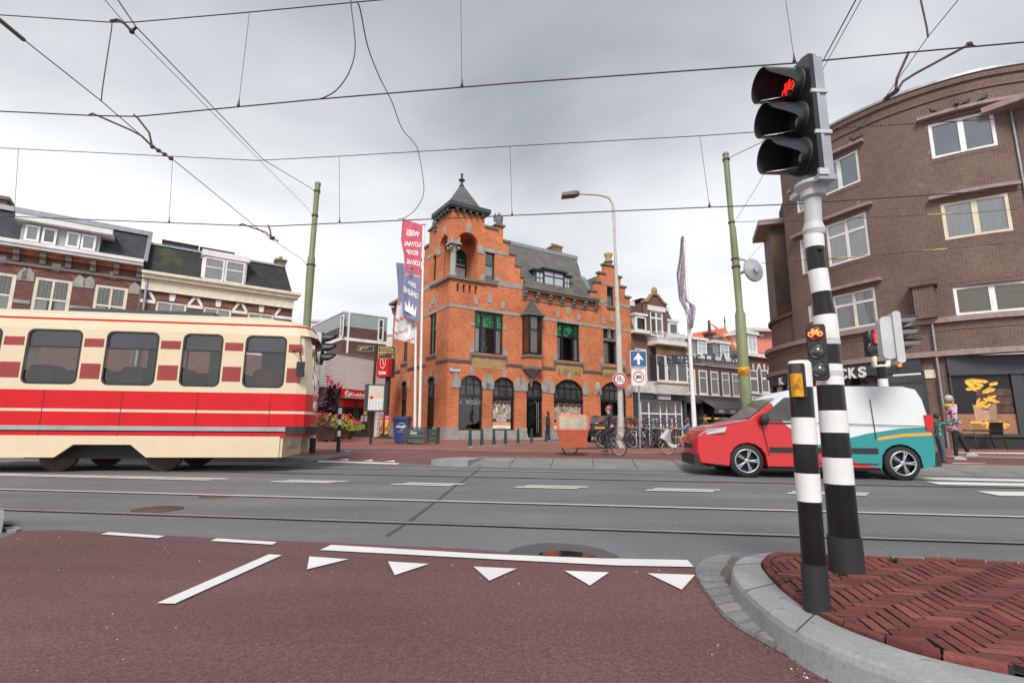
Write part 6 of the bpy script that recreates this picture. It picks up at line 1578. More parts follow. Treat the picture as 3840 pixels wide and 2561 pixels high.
mb = MB();mb.wall(FG,wallp,[rectp(*gd),rectp(bw0+.3,bw1-.3,bz0,bz1),rectp(*ow)],.15);mb.build('wall',M_HB2,gh)
mb = MB();mb.box(FG,cg[0]-.02,cg[1]+.02,zGc+3.0,zGc+3.01,-3,-.16) ;mb.face([FG.P(cg[0],zGc,0),FG.P(cg[0],gab[-1][1],0),FG.P(cg[0],gab[-1][1],-2.5),FG.P(cg[0],zGc,-1)]);mb.build('gable_side',M_HB2,gh)
mb = MB()
for a,b_ in zip(gab[2:],gab[3:]): 
 t = Vector((b_[0]-a[0],b_[1]-a[1]));L = t.length;t /= L;n_ = Vector((-t.y,t.x))*-.16
 mb.prism(FG,[a,b_,(b_[0]+n_.x,b_[1]+n_.y),(a[0]+n_.x,a[1]+n_.y)],-.2,.12)
mb.ell(FG.P((cg[0]+cg[1])/2,Zs[0]+.25,0),(.25,.2,.35),8,6);mb.build('coping',M_SANDST,gh)
Fm = FG.off(-1.2);zmt = Fm.px('e',560,160)[1]
mb = MB();mb.face([FG.P(gu0,zGc+.2,0),FG.P(gu1,zGc+.2,0),FG.P(gu1-.3,zmt,-1.0),FG.P(gu0,zmt,-1.0)]);mb.face([FG.P(gu1,zGc+.2,0),FG.P(gu1,zGc+.2,-6),FG.P(gu1-.3,zmt,-6),FG.P(gu1-.3,zmt,-1.0)]);mb.build('roof',M_SLATE4,gh)
mb = MB();mb.box(FG,gu0,cg[0],zmt,zmt+.4,-5,-.9);mb.box(FG,cg[1],gu1-.2,zmt,zmt+.4,-5,-.9);mb.box(FG,gu0,cg[0]+.1,zGc,zGc+.25,-.1,.55);mb.box(FG,cg[1]-.1,gu1+.1,zGc,zGc+.25,-.1,.55)
mb.box(FG,gd[0]-.25,gd[1]+.25,gd[3],gd[3]+.4,-.1,.1);mb.split('white_trim',M_WHITE,gh)
window(gh,FG,gd,M_WHITE2,.12,(.5,),(.72,),-.08,curtain=M_CURT,bw=.14)
for a,b_ in ((540,650),(905,1000)):
 r = FG.rect('e',a,b_,262 if a < 800 else 330,425 if a < 800 else 470);mb = MB();mb.box(FG,r[0]-.05,r[1]+.05,zGc+.25,r[3]+.1,-1.3,-.02);mb.box(FG,r[0]-.15,r[1]+.15,r[3]+.1,r[3]+.28,-1.4,.12);mb.build('dormer',M_WHITE,gh)
 window(gh,FG,(r[0],r[1],zGc+.3,r[3]),M_WHITE2,.1,(),(),.0,curtain=M_CURT,room=False)
# balcony, bay, shopfront
mb = MB();B0,B1 = bw0-.2,bw1-.3;zB = bz1+.05
mb.box(FG,B0,B1,zB,zB+.35,-.1,1.15);bay = mb.build('balcony',M_WHITE,gh);mb = MB()
zbt_ = zGc+.15;n = 22
for k in range(n+1): u = B0+.1+(B1-B0-.2)*k/n;mb.tube([FG.P(u,zB+.35,1.0),FG.P(u,zbt_,1.0)],.02,4)
for z in (zB+.5,zbt_): mb.tube([FG.P(B0+.1,z,0),FG.P(B0+.1,z,1.0),FG.P(B1-.1,z,1.0),FG.P(B1-.1,z,0)],.03,4)
mb.build('railing',M_WHITE2,bay)
Fb = FG.off(.8)
mb = MB();mb.box(FG,bw0,bw1,bz0-.95,bz0,0,.8);mb.box(FG,bw0,bw1,bz1-.02,bz1+.05,0,.82);mb.box(FG,gu0+.05,gu1,zSh_-.05,zSh_+.85,-.1,.35);mb.box(FG,bw0-.1,bw1+.1,bz0-.12,bz0,0,.9);mb.split('bay_apron',M_WHST,gh)
window(gh,Fb,(bw0,bw0+(bw1-bw0)*.28,bz0,bz1-.75),M_WHITE2,.1,(),(),-.1,curtain=M_CURTG);window(gh,Fb,(bw0+(bw1-bw0)*.3,bw1,bz0,bz1-.75),M_WHITE2,.12,(.5,),(),-.1,curtain=M_CURTG,bw=.14)
mb = MB();mb.box(Fb,bw0,bw1,bz1-.75,bz1,-.1,-.02);mb.build('blind_box',M_ROOMW,gh)
window(gh,FG,ow,M_WHITE2,.1,(),(.8,),-.08,curtain=M_CURTG)
mb = MB();mb.box(FG,gu0+.05,gu1,ZG-.2,zSh_,-.5,-.3);mb.box(FG,gu0,gu0+.5,ZG,zSh_,-.3,.2);mb.box(FG,gu1-.25,gu1,ZG,zSh_,-.3,.2);zf2 = eg(800,1180)[1];mb.box(FG,gu0,gu1,zf2,zSh_,-.3,.25);mb.build('shop_front',M_ANTH,gh)
sw = (eg(585,1300)[0],eg(1045,1300)[0]);wd = window(gh,FG,(sw[0],sw[1],ZG+.1,zf2),M_WHITE2,.09,(.2,.47,.62,.84),(.64,),.0,room=M_ROOMW,bw=.1)
mb = MB();random.seed(9);zt = ZG+.1+(zf2-ZG-.1)*.64
for k in range(26): u = random.uniform(sw[0]+(sw[1]-sw[0])*.22,sw[1]-.4);mb.box(FG,u,u+random.uniform(.1,.5),zt+random.random()*.3,zt+.3+random.random()*.4,-.03,-.02+k*.0006,random.choice([0,1,2,3]))
mb.build('window_print',[mat('print_pink',(.5,.25,.28),.5),mat('print_skin',(.55,.38,.28),.5),mat('print_purple',(.2,.08,.2),.5),mat('print_pale',(.55,.55,.5),.5)],wd)
nb0 = FG.rect('e',803,925,1112,1170,.6);mb = MB();mb.box(FG,nb0[0],nb0[1],nb0[2],nb0[3],.3,.62,0);mb.text(FG,'NAIL BAR ONE',(nb0[0]+nb0[1])/2,(nb0[2]+nb0[3])/2,.16,(nb0[1]-nb0[0])*.85,.625,1);mb.build('shop_sign',[M_LGREY,mat('dusty_pink',(.4,.15,.2),.5)],gh)
# row with the dark awning
F2 = Fr(FG.P(gu1,0,-.3),(dS.x*.98,dS.y*1.12));g2 = lambda x,y: F2.px('e',x,y)
r1 = g2(1700,900)[0];zc_ = g2(1350,740)[1]
rh = thing('row_house','brown brick house with five white sash windows, dormers and dark awning','house',F2.P(r1/2,ZG))
ws = [F2.rect('e',a,b_,c,d_) for a,b_,c,d_ in ((1103,1200,835,1105),(1238,1332,850,1118),(1368,1455,862,1122),(1492,1578,872,1130),(1605,1690,880,1135))]
zw0 = sum(w[2] for w in ws)/5;zw1 = sum(w[3] for w in ws)/5;ws = [(w[0],w[1],zw0,zw1) for w in ws]
zaw = g2(1450,1180)[1]
mb = MB();mb.wall(F2,rectp(0,r1,zaw-.3,zc_),[rectp(*w) for w in ws],.15);mb.build('wall',M_HB2,rh)
for i,w in enumerate(ws): wn = window(rh,F2,w,M_WHITE2,.13,(),(.68,),-.06,curtain=M_CURTG,bw=.09,sill=M_WHITE)
mb = MB();mb.box(F2,0,r1,zc_,zc_+.3,-.2,.5);mb.box(F2,0,r1,zc_-.5,zc_,-.05,.1);mb.build('cornice',M_WHITE,rh)
F2r = F2.off(-2.6);zr2_ = F2r.px('e',1120,450)[1];zr3_ = F2r.px('e',1560,640)[1]
mb = MB();_u = F2r.px('e',1250,500)[0];mb.face([F2.P(0,zc_+.3,.1),F2.P(r1,zc_+.3,.1),F2.P(r1,zr3_,-2.6),F2.P(_u,zr3_+.2,-2.6),F2.P(_u*.8,zr2_-.3,-2.6),F2.P(0,zr2_,-2.6)]);mb.face([F2.P(r1,zc_+.3,.1),F2.P(r1,zc_+.3,-6),F2.P(r1,zr3_,-2.6)]);mb.face([F2.P(0,zc_+.3,.1),F2.P(0,zr2_,-2.6),F2.P(0,zc_+.3,-6)]);mb.build('roof',M_SLATE,rh)
for (a,b_,c,d_) in ((1218,1318,535,690),(1470,1565,575,730)):
 r = F2.rect('e',a,b_,c,d_);r = (r[0],r[1],zc_+.35,r[3]);mb = MB();mb.box(F2,r[0]-.9 if a < 1300 else r[0]-.9,r[1]+.1,zc_+.3,r[3]+.1,-2.2,-.05,0);mb.box(F2,r[0]-1.0,r[1]+.2,r[3]+.1,r[3]+.35,-2.4,.15,1);mb.build('dormer',[M_ZINC,M_WHITE],rh)
 window(rh,F2,r,M_WHITE2,.12,(.5,),(.6,),.0,room=False,pane=M_FROST)
mb = MB();a0,a1_ = g2(1250,1250)[0],g2(1700,1250)[0];mb.face([F2.P(a0,zaw,.1),F2.P(a1_,zaw,.1),F2.P(a1_+.2,zaw-.75,1.6),F2.P(a0-.3,zaw-.75,1.6)][::-1]);mb.box(F2.off(1.6),a0-.3,a1_+.2,zaw-1.2,zaw-.75,-.01,.01);aw = mb.build('awning',mat('awning_cloth',(.1,.09,.1),.8),rh)
mb = MB()
for k in range(4): mb.text(F2.off(1.6),'acc',a0+(a1_-a0)*(.1+.27*k),zaw-1.0,.22,.62,.015)
mb.build('lettering',M_WTXT,aw)
mb = MB();mb.box(F2,0,r1,ZG-.2,zaw-.25,-.6,-.45,0);mb.box(F2,0,r1,zaw-.35,zaw+.1,-.1,.2,1);
for k in range(7): u = r1*k/6;mb.box(F2,u-.08,u+.08,ZG,zaw-.3,-.3,-.1,1)
mb.box(F2,a0+.5,a1_-1.5,ZG+1.6,ZG+1.75,-.44,-.4,2);mb.build('shop_front',[M_ROOM,M_ANTH,mat('shop_amber',(.6,.3,.1),.5,emis=(1,.5,.15),es=.6)],rh)
# tiled-roof house further on
F3_ = Fr(F2.P(r1,0,0),(dS.x*.98,dS.y*1.12));g3 = lambda x,y: F3_.px('e',x,y)
r2 = g3(2050,900)[0];zc3 = g3(1900,700)[1]
th_ = thing('tiled_roof_house','brick house with bright orange pantile roof and white dormer','house',F3_.P(r2/2,ZG))
wt = [F3_.rect('e',a,b_,845,1095) for a,b_ in ((1800,1890),(1925,2008))];zf3 = g3(1900,1120)[1]
mb = MB();mb.wall(F3_,rectp(0,r2,zf3,zc3),[rectp(*w) for w in wt],.15);mb.build('wall',M_HB2,th_)
for w in wt: window(th_,F3_,w,M_WHITE2,.12,(),(.62,),-.06,bw=.2,sill=M_WHITE)
mb = MB();mb.box(F3_,0,r2,zc3-.1,zc3+.2,-.2,.35);mb.box(F3_,0,r2,zf3,zf3+.15,-.1,.3)
for w in wt:
 for k in range(3): u = w[0]+(w[1]-w[0])*(0,.5,1)[k];mb.prism(F3_,[(u-.08+(k-1)*.0,w[3]+.02),(u+.08,w[3]+.02),(u+.1+(k-1)*.2,w[3]+.55),(u-.1+(k-1)*.2,w[3]+.55)],0,.04)
mb.split('white_trim',M_WHITE,th_)
mb = MB();mb.box(F3_,0,r2,ZG-.2,zf3,-.4,-.2);mb.build('shop_front',M_ANTH,th_)
M_PANT = tiles('orange_pantiles',(.68,.17,.05),(.55,.12,.035),(.25,.05,.02),.24,.32,None,.55,1.)
Fq = Fr((atY('e',1525,500,62).x,62),(.9,.35));q_ = lambda x,y: Fq.px('e',x,y);Fo = Fq.off(-3.5);ap_ = Fo.px('e',1525,378)
mb = MB();e0,e1 = q_(1165,700)[0],q_(2040,700)[0];ze = q_(1600,690)[1];e0z = q_(1180,445)
hA = [Fq.P(e0,ze,0),Fq.P(e1,ze,0),Fq.P(ap_[0],ap_[1],-3.5)]
R0,R1_ = Fo.P(*Fo.px('e',1165,440)),Fq.P(ap_[0],ap_[1],-3.5)
mb.face([Fq.P(e0,ze,0),Fq.P(q_(1660,650)[0],ze,0),R1_,R0]);mb.face([Fq.P(q_(1660,650)[0],ze,0),Fq.P(e1,ze,-4),R1_]);mb.build('roof',M_PANT,th_)
mb = MB();mb.box(Fq,e0,e1-1,ZG,ze,-5,-.3);mb.build('rear_wing',M_HB2,th_)
mb = MB();mb.lathe(R1_,[(.1,-.1),(.05,.6),(.12,.7),(.03,1.6)],8);mb.build('finial',M_ANTH,th_)
for (a,b_,yt,yb,nm) in ((1350,1420,430,560,'chimney'),):
 r = Fq.off(-.6).rect('e',a,b_,yt,yb);mb = MB();F_ = Fq.off(-.6);mb.box(F_,r[0],r[1],r[2]-2,r[3],-.9,0,0);mb.box(F_,r[0]-.15,r[1]+.15,r[3]-.25,r[3],-1,.12,1);mb.lathe(F_.P((r[0]+r[1])/2,r[3],-.4),[(.25,0),(.2,.9),(.15,1.6)],8,1);mb.build(nm,[M_DKB,M_DKB],th_)
r = F3_.rect('e',1775,1870,470,650);mb = MB();mb.box(F3_,r[0]-.2,r[1]+.1,zc3+.2,r[3]+.1,-3,-.05);mb.box(F3_,r[0]-.6,r[1]+.25,r[3]+.1,r[3]+.4,-3.2,.2);mb.build('dormer',M_WHITE,th_)
window(th_,F3_,(r[0],r[1],zc3+.3,r[3]),M_WHITE2,.12,(.5,),(),.0,room=False,pane=M_FROST)
mb = MB();u1_ = g3(2040,900)[0];mb.face([F3_.P(-.5,zc3+.2,0),F3_.P(r2,zc3+.2,0),F3_.P(r2-.8,zc3+2.2,-3),F3_.P(0,zc3+3.5,-3)]);mb.build('front_roof',M_PANT,th_)
ks = F3_.rect('e',1825,1945,1130,1185,.3);mb = MB();mb.box(F3_,ks[0],ks[1],ks[2],ks[3],.2,.3,0);mb.text(F3_,"KITCH'N",(ks[0]+ks[1])/2+.25,(ks[2]+ks[3])/2+.05,.42,(ks[1]-ks[0])*.66,.305,1);mb.text(F3_,'s',ks[0]+.35,(ks[2]+ks[3])/2,.35,.25,.305,2)
mb.build('shop_sign',[M_WTXT,M_BLK2,M_RED1],th_)
# pink building beyond
F_ = Fr((atY('e',1780,500,80).x,80),(1,.1));a,b_ = 0,F_.px('e',2100,500)[0];z1,z2_ = F_.px('e',1900,430)[1],F_.px('e',1900,398)[1]
pk = thing('pink_building','salmon pink modern building with flat grey roof far down the street','building',F_.P(b_/2,ZG));mb = MB();mb.box(F_,a+.5,b_,ZG,z1,-8,0);mb.build('wall',mat('salmon_render',(.62,.22,.16),.8,dirt=.1),pk);mb = MB();mb.box(F_,a-1.5,b_,z1,z2_,-9,1.2);mb.build('roof',M_LGREY,pk)
r = F_.rect('e',1890,1970,440,490);window(pk,F_,r,M_ANTH,.1,(),(),.03,room=False,pane=M_FROST)
# more street beyond to close the horizon
for (x0,x1,yt,Y,c,lab,m_) in ((-700,300,1560,95,'q','distant pale terrace of houses behind the tram',M_HB2),(1480,2300,1330,105,'e','distant brick terrace at the end of the street',M_HB2)):
 F_ = Fr((atY(c,x0,500,Y).x,Y),(1,0));b_ = F_.px(c,x1,500)[0];mb = MB();mb.box(F_,0,b_,ZG,7.5,-8,0);ft = thing('terrace',lab,'houses',F_.P(b_/2,ZG));mb.build('wall',m_,ft);mb = MB()
 for k in range(int(b_/2.4)):
  for z in (1.2,4.4): mb.box(F_,.6+k*2.4,1.7+k*2.4,z,z+1.7,-.1,.03)
 mb.split('window',M_FROST,ft);mb = MB();mb.prism(Fr(F_.P(0,0),(0,1)),[(0,7.5),(8,7.5),(4,10.5)],-b_,0);mb.build('roof',M_SLATE2,ft)
# ------------------------------------------------------------------ tram
_v = ray('',9500,1055);_q = ray('',350,1060);_o = _q*(9.02/_q.dot(NV));FT = Fr((_o.x,_o.y),(_v.x,_v.y))
t_ = lambda x,y: FT.px('i',x,y)
uF = t_(2095,700)[0];uA = t_(-900,700)[0];TW = 2.35
zt = {k: t_(1000,y)[1] for k,y in dict(roof=112,s0=196,s1=184,w1=256,w0=636,b1=664,b0=788,c0=806,g1=900,g0=930,r1=940,r0=966,bot=1112).items()}
tram = thing('tram','cream and red articulated tram running along the far track','tram',FT.P(t_(600,700)[0],0,-1.2))
def tplan(uf,k=0.0): return [(uA,k),(uf-.26,k),(uf-.08,-.07+k),(uf,-.32),(uf-.03,-.8),(uf-.15,-1.5),(uf-.28,-TW+.32),(uf-.4,-TW+.09-k),(uf-.6,-TW-k),(uA,-TW-k)]
def tslab(mb,z0,z1,mi,k=0.0,uf=None,k2=None,uf2=None,cap=False):
 a = [FT.P(u,z0,d) for u,d in tplan(uf or uF,k)];b_ = [FT.P(u,z1,d) for u,d in tplan(uf2 or uf or uF,k if k2 is None else k2)]
 for i in range(len(a)-1): mb.face([a[i],a[i+1],b_[i+1],b_[i]],mi,None,0 < i < 8)
 if cap: mb.face(b_,mi)
M_TC = mat('tram_cream',(.72,.58,.40),.3,var=.03,coat=.5);M_TR = mat('tram_red',(.6,.004,.01),.4,var=.06,coat=.25,spec=.3);M_TD = mat('tram_dark_red',(.3,.03,.03),.35,coat=.4)
mb = MB();zs_ = zt
tslab(mb,zs_['b0'],zs_['b1'],1);tslab(mb,zs_['c0'],zs_['b0'],0);tslab(mb,zs_['g1'],zs_['c0'],1);tslab(mb,zs_['g0'],zs_['g1'],2,.02);tslab(mb,zs_['r1'],zs_['g0'],3,-.01);tslab(mb,zs_['r0'],zs_['r1'],1)
tslab(mb,zs_['b1'],zs_['w0'],0)
tslab(mb,zs_['w1'],zs_['s0'],0,0,None,-.03,uF-.1);tslab(mb,zs_['s0'],zs_['s1'],1,-.025,uF-.1);tslab(mb,zs_['s1'],zs_['roof']-.12,0,-.03,uF-.1,-.12,uF-.35);tslab(mb,zs_['roof']-.12,zs_['roof'],0,-.12,uF-.35,-.4,uF-.9,True)
mb.build('body',[M_TC,M_TR,M_GREY,M_BLK2],tram)
wu = [(t_(a,445)[0],t_(b_,445)[0]) for a,b_ in ((145,556),(690,1080),(1215,1518),(1642,1952))];st_ = wu[1][0]-wu[0][0]
k = 1
while wu[0][0]-st_ > uA+.3: wu.insert(0,(wu[0][0]-st_,wu[0][1]-st_))
def rr(u0,u1,z0,z1,r=.12,n=4):
 p = []
 for cx,cz,a0 in ((u1-r,z0+r,-90),(u1-r,z1-r,0),(u0+r,z1-r,90),(u0+r,z0+r,180)):
  for k in range(n+1): a = R_(a0+90*k/n);p.append((cx+r*math.cos(a),cz+r*math.sin(a)))
 return p
W0,W1 = zs_['w0'],zs_['w1'];Z1,Z2,Z3,Z4 = [t_(1150,y)[1] for y in (590,488,378,322)]
for sd_,Fq_ in ((0,FT),(1,Fr(FT.P(0,0,-TW),-FT.d))):
 mb = MB();hs = [rr(a+.04,b_-.04,W0+.03,W1-.02) if not sd_ else rr(-b_+.04,-a-.04,W0+.03,W1-.02) for a,b_ in (wu if not sd_ else wu[:-1])]
 mb.wall(Fq_,rectp(uA,uF-.26,W0,W1) if not sd_ else rectp(-(uF-.6),-uA,W0,W1),hs,.05)
 mb.build('window_band',M_TC,tram)
mb = MB();ed = [uA]+[x for w in wu for x in w]+[uF-.2]
for a,b_ in zip(ed[::2],ed[1::2]): mb.box(FT,a,b_,Z4*0+Z3,Z4,0,.004,0);mb.box(FT,a,b_,Z1,Z2,0,.004,0)
mb.split('red_patch',M_TD,tram)
for a,b_ in wu:
 mb = MB();o = rr(a+.04,b_-.04,W0+.03,W1-.02);i_ = rr(a+.075,b_-.075,W0+.065,W1-.055,.1)
 for q in range(len(o)): j = (q+1) % len(o);mb.face([FT.P(*o[q],.006),FT.P(*o[j],.006),FT.P(*i_[j],.006),FT.P(*i_[q],.006)],0)
 mb.box(FT,a+.07,b_-.07,Z3-.03,Z3,-.02,.0,0);w = mb.build('window',M_BLK,tram)
 mb = MB();mb.face([FT.P(u,z,-.02) for u,z in i_]);mb.build('pane',M_GLASSD,w)
 mb = MB();mb.box(FT,a+.08,b_-.08,Z3,W1-.06,-.06,-.05);mb.build('tinted_light',M_SMOKE,w)
mb = MB()
u = uF-.75
for _k in range(16):
 mb.box(FT,u,u+.012,zs_['bot']+.4,zs_['b1'],0,.0035);u -= 1.37
mb.split('panel_seam',M_BLK2,tram)
# interior: floor, ceiling, seats, poles
mb = MB();mb.box(FT,uA,uF-.3,zs_['b1']-.5,zs_['b1']-.45,-TW+.06,-.06,0) if 0 else mb.box(FT,uA,uF-.6,zs_['b1']-.5,zs_['b1']-.45,-TW+.06,-.06,0);mb.box(FT,uA,uF-.6,W1+.02,W1+.05,-TW+.06,-.06,2)
mb.build('interior',[M_ANTH,M_ROOM,M_LGREY],tram)
mb = MB();u = uA+.5;k = 0
while u < uF-1:
 for d in (-.7,-1.7): mb.prism(FT,rr(u,u+.42,zs_['b1']-.4,W0+.45,.09,2),d-.22,d+.22,k % 2)
 k += 1;u += .85
mb.split('seat',[mat('seat_dark',(.06,.06,.08),.6),mat('seat_red',(.25,.03,.03),.6)],tram)
mb = MB();u = uA+1
while u < uF-2: mb.tube([FT.P(u,.6,-1.2),FT.P(u,W1,-1.2)],.02,6);u += 1.9
mb.tube([FT.P(uA,Z2+.03,-TW+.1),FT.P(uF-2,Z2+.03,-TW+.1)],.02,6);mb.build('grab_rail',M_ANTH,tram)
# nose: pillar, windscreen, lamps, bumper
a = [FT.P(u,W0,d) for u,d in tplan(uF)];b_ = [FT.P(u,W1,d) for u,d in tplan(uF-.12)]
mb = MB();mb.face([a[1],a[2],b_[2],b_[1]],0)
for i in (2,3,4,5,6,7): mb.face([a[i],a[i+1],b_[i+1],b_[i]],1 if i in (3,4,5) else 0,None,True)
mb.build('nose',[M_TC,M_GLASSD],tram)
mb = MB();zl_ = (zs_['c0']+zs_['b0'])/2
for d,du in ((-.5,-.06),(-TW+.6,-.7)): mb.lathe(FT.P(uF+du,zl_+.15,d),[(.11,0),(.12,.06),(.1,.1)],12,ax=FT.d)
mb.split('headlight',M_FROST,tram)
mb = MB();q = [(u if i not in (0,9) else uF-.4,d) for i,(u,d) in enumerate(tplan(uF+.04,.03))];mb.slab([FT.P(u,.74,d) for u,d in q],.16);mb.build('bumper',M_BLK2,tram)
mb = MB();p = FT.P(uF-.2,2.1,.1);mb.tube([FT.P(uF-.6,2.4,-.2),FT.P(uF-.2,2.45,.2),p+FT.d*.05],.015,5);mb.box(FT,uF-.25,uF-.1,1.9,2.2,.1,.16);mb.build('mirror',M_BLK2,tram)
mb = MB();us = uA;pol = [(uA,zs_['r0'])]
ca_ = [t_(x,1030)[0] for x in (690,)];st2 = 7.4;arcs = [ca_[0]-st2,ca_[0]];pol = [(uF-.5,zs_['r0']),(uA,zs_['r0']),(uA,zs_['bot'])]
for c in arcs: pol += [(c-.8,zs_['bot']),(c-.5,zs_['bot']+.24),(c+.5,zs_['bot']+.24),(c+.8,zs_['bot'])]
pol += [(uF-.5,zs_['bot'])];mb.prism(FT,pol[::-1],-.06,0);mb.prism(FT,pol[::-1],-TW,-TW+.06)
mb.prism(FT,[(uF-.5,zs_['bot']),(uF-.55,zs_['bot']),(uF-.36,zs_['r0']-.15),(uF-.34,zs_['r0']),(uF-.5,zs_['r0'])],-1.1,-.28);mb.box(FT,uF-.7,uF-.45,zs_['bot'],zs_['r0'],-TW+.9,-.04)
mb.build('skirt',M_TC,tram)
mb = MB()
for c in arcs:
 for du in (-.95,.95):
  for d in (-.45,-1.9): mb.lathe(FT.P(c+du,.335,d),[(.34,0),(.34,.1),(.2,.12)],20,ax=FT.n)
mb.split('wheel',M_RUST,tram)
mb = MB();
for c in arcs: mb.box(FT,c-1.5,c+1.5,.25,.5,-1.95,-.3)
mb.box(FT,uA,uF-2.4,.42,.62,-TW+.3,-.3);mb.split('bogie_frame',M_BLK2,tram)
mb = MB();mb.box(FT,t_(300,90)[0],t_(1350,90)[0],zs_['roof'],zs_['roof']+.14,-1.7,-.7);mb.build('roof_box',M_ANTH,tram)
# ------------------------------------------------------------------ van (own axes: x backwards from the nose, y across, z up)
vF = SN(S_('f',205,860),0);vw = (GP('f',555,868)+GP('f',1585,872))/2
nv = vw.dot(NV)-.05;v0 = GP('f',555,866).dot(SV)-.98
van = thing('delivery_van','small red, white and teal delivery van driving behind the traffic light poles','van',SN(v0,nv),rz=math.atan2(SV.y,SV.x),local=True)
nb = NB('van_livery');sx_ = nb.n('ShaderNodeSeparateXYZ',{0: nb.n('ShaderNodeTexCoord').outputs['Object']})
zf = nb.n('ShaderNodeMath',{0: sx_.outputs[2],1: 1.7},operation='DIVIDE').outputs[0];xf = nb.n('ShaderNodeMath',{0: sx_.outputs[0],1: 4.4},operation='DIVIDE').outputs[0]
g_ = lambda v: (v,v,v)
bR = nb.ramp(zf,[(.1,g_(.80)),(.22,g_(.62)),(.34,g_(.5)),(.48,g_(.45)),(.6,g_(.39)),(.78,g_(.355)),(.93,g_(.33)),(.99,g_(.2))])
bT = nb.ramp(xf,[(.5,g_(.36)),(.62,g_(.43)),(.72,g_(.5)),(.86,g_(.56)),(1.,g_(.58))])
mR = nb.n('ShaderNodeMath',{0: xf,1: bR},operation='LESS_THAN').outputs[0];mT = nb.n('ShaderNodeMath',{0: zf,1: bT},operation='LESS_THAN').outputs[0]
d_ = nb.n('ShaderNodeMath',{0: nb.n('ShaderNodeMath',{0: zf,1: bT},operation='SUBTRACT').outputs[0],1: -.075},operation='SUBTRACT').outputs[0]
mO = nb.n('ShaderNodeMath',{0: nb.n('ShaderNodeMath',{0: nb.n('ShaderNodeMath',{0: d_},operation='ABSOLUTE').outputs[0],1: .016},operation='LESS_THAN').outputs[0],1: nb.n('ShaderNodeMath',{0: xf,1: .76},operation='GREATER_THAN').outputs[0]},operation='MULTIPLY').outputs[0]
c = nb.mix(mT,(.68,.69,.71),(.0,.24,.24));c = nb.mix(mO,c,(.75,.3,.02));c = nb.mix(mR,c,(.56,.006,.01));M_VAN = nb.fin(c,.3,0,coat=.7)
prof = [(.14,.26),(.08,.5),(.1,.72),(.2,.88),(.42,.98),(.9,1.07),(1.08,1.1),(1.66,1.54),(1.9,1.68),(2.4,1.76),(3.95,1.75),(4.17,1.69),(4.25,1.5),(4.31,1.0),(4.34,.62),(4.3,.28)]
wx_ = (.98,3.74)
bot = []
for cx in (wx_[1],wx_[0]):
 bot.append((cx+.36,.22))
 for k in range(1,8): a = math.pi*k/8;bot.append((cx+.36*math.cos(a),.3+.36*math.sin(a)))
 bot.append((cx-.36,.22))
prof2 = prof+bot
def vsec(y,sh): 
 out_ = []
 for (x,z) in prof2:
  tw = max(0,z-.95)*.12;yy = y
  if y < .5: yy = y+tw
  elif y > 1.2: yy = y-tw
  nar = max(0,.5-x)*.5
  yy = yy+(nar if y < .5 else -nar if y > 1.2 else 0)
  out_.append(Vector((x+(2.2-x)*sh,yy,z+(.85-z)*sh*.8 if z > .3 else z)))
 return out_
mb = MB();secs = [vsec(0,.018),vsec(.035,.004),vsec(.1,0),vsec(.5,-.004),vsec(1.25,-.004),vsec(1.65,0),vsec(1.715,.004),vsec(1.75,.018)]
n_ = len(prof2)
V = [p for s_ in secs for p in s_];mb.mesh(V,[(i*n_+k,(i+1)*n_+k,(i+1)*n_+(k+1) % n_,i*n_+(k+1) % n_) for i in range(len(secs)-1) for k in range(n_)],0,True)
mb.face(secs[0],0);mb.face(secs[-1][::-1],0)
_b = mb.build('body',M_VAN,van);_b.data.set_sharp_from_angle(angle=R_(32))
FV = Fr((0,0),(1,0));ty = lambda z: max(0,z-.95)*.12
def vpoly(pts,off=.014,m_=None,y1=False):
 (m_ or mb).face([Vector((x,(ty(z)+.006-off) if not y1 else 1.75-ty(z)-.006+off,z)) for x,z in (pts if not y1 else pts[::-1])])
for sd_ in (False,True):
 mb = MB();vpoly([(1.24,1.1),(2.05,1.08),(2.05,1.53),(1.76,1.53)],.022,y1=sd_);mb.build('side_window',M_SMOKE,van)
 mb = MB()
 for pts in ([(1.26,1.03),(2.08,1.02),(2.08,1.05),(1.3,1.055)],[(2.1,.3),(2.115,.3),(2.115,1.5),(2.1,1.5)],[(1.38,.42),(1.395,.42),(1.3,1.02),(1.285,1.02)],[(3.3,.75),(3.315,.75),(3.315,1.5),(3.3,1.5)],[(2.3,1.03),(4.2,.98),(4.2,.995),(2.3,1.045)],[(1.4,.48),(3.32,.48),(3.32,.58),(1.4,.58)],[(1.9,.86),(2.05,.86),(2.05,.89),(1.9,.89)],[(2.1,.28),(3.3,.28),(3.3,.3),(2.1,.3)]): vpoly(pts,.02,y1=sd_)
 mb.split('trim_strip',M_BLK2,van)
 mb = MB();y = -.09 if not sd_ else 1.84;mb.ell((1.32,y,1.1),(.09,.07,.11),10,8);mb.tube([Vector((1.36,y*1.0,1.05)),Vector((1.4,.03 if not sd_ else 1.72,1.05))],.025,6);mb.build('mirror',M_BLK2,van)
 mb = MB();y = .0 if not sd_ else 1.75;s2 = 1 if sd_ else -1
 mb.face([Vector((.13,y-s2*.2,.78)),Vector((.6,y+s2*.006,.86)),Vector((.64,y+s2*.006,.96)),Vector((.3,y-s2*.1,.92))][::(-1 if sd_ else 1)]);mb.build('headlight',M_FROST,van)
 mb = MB();mb.bx(4.2,4.325,y+.0 if not sd_ else y-.1,y+.1 if not sd_ else y,.92,1.2);mb.build('tail_light',M_RED1,van)
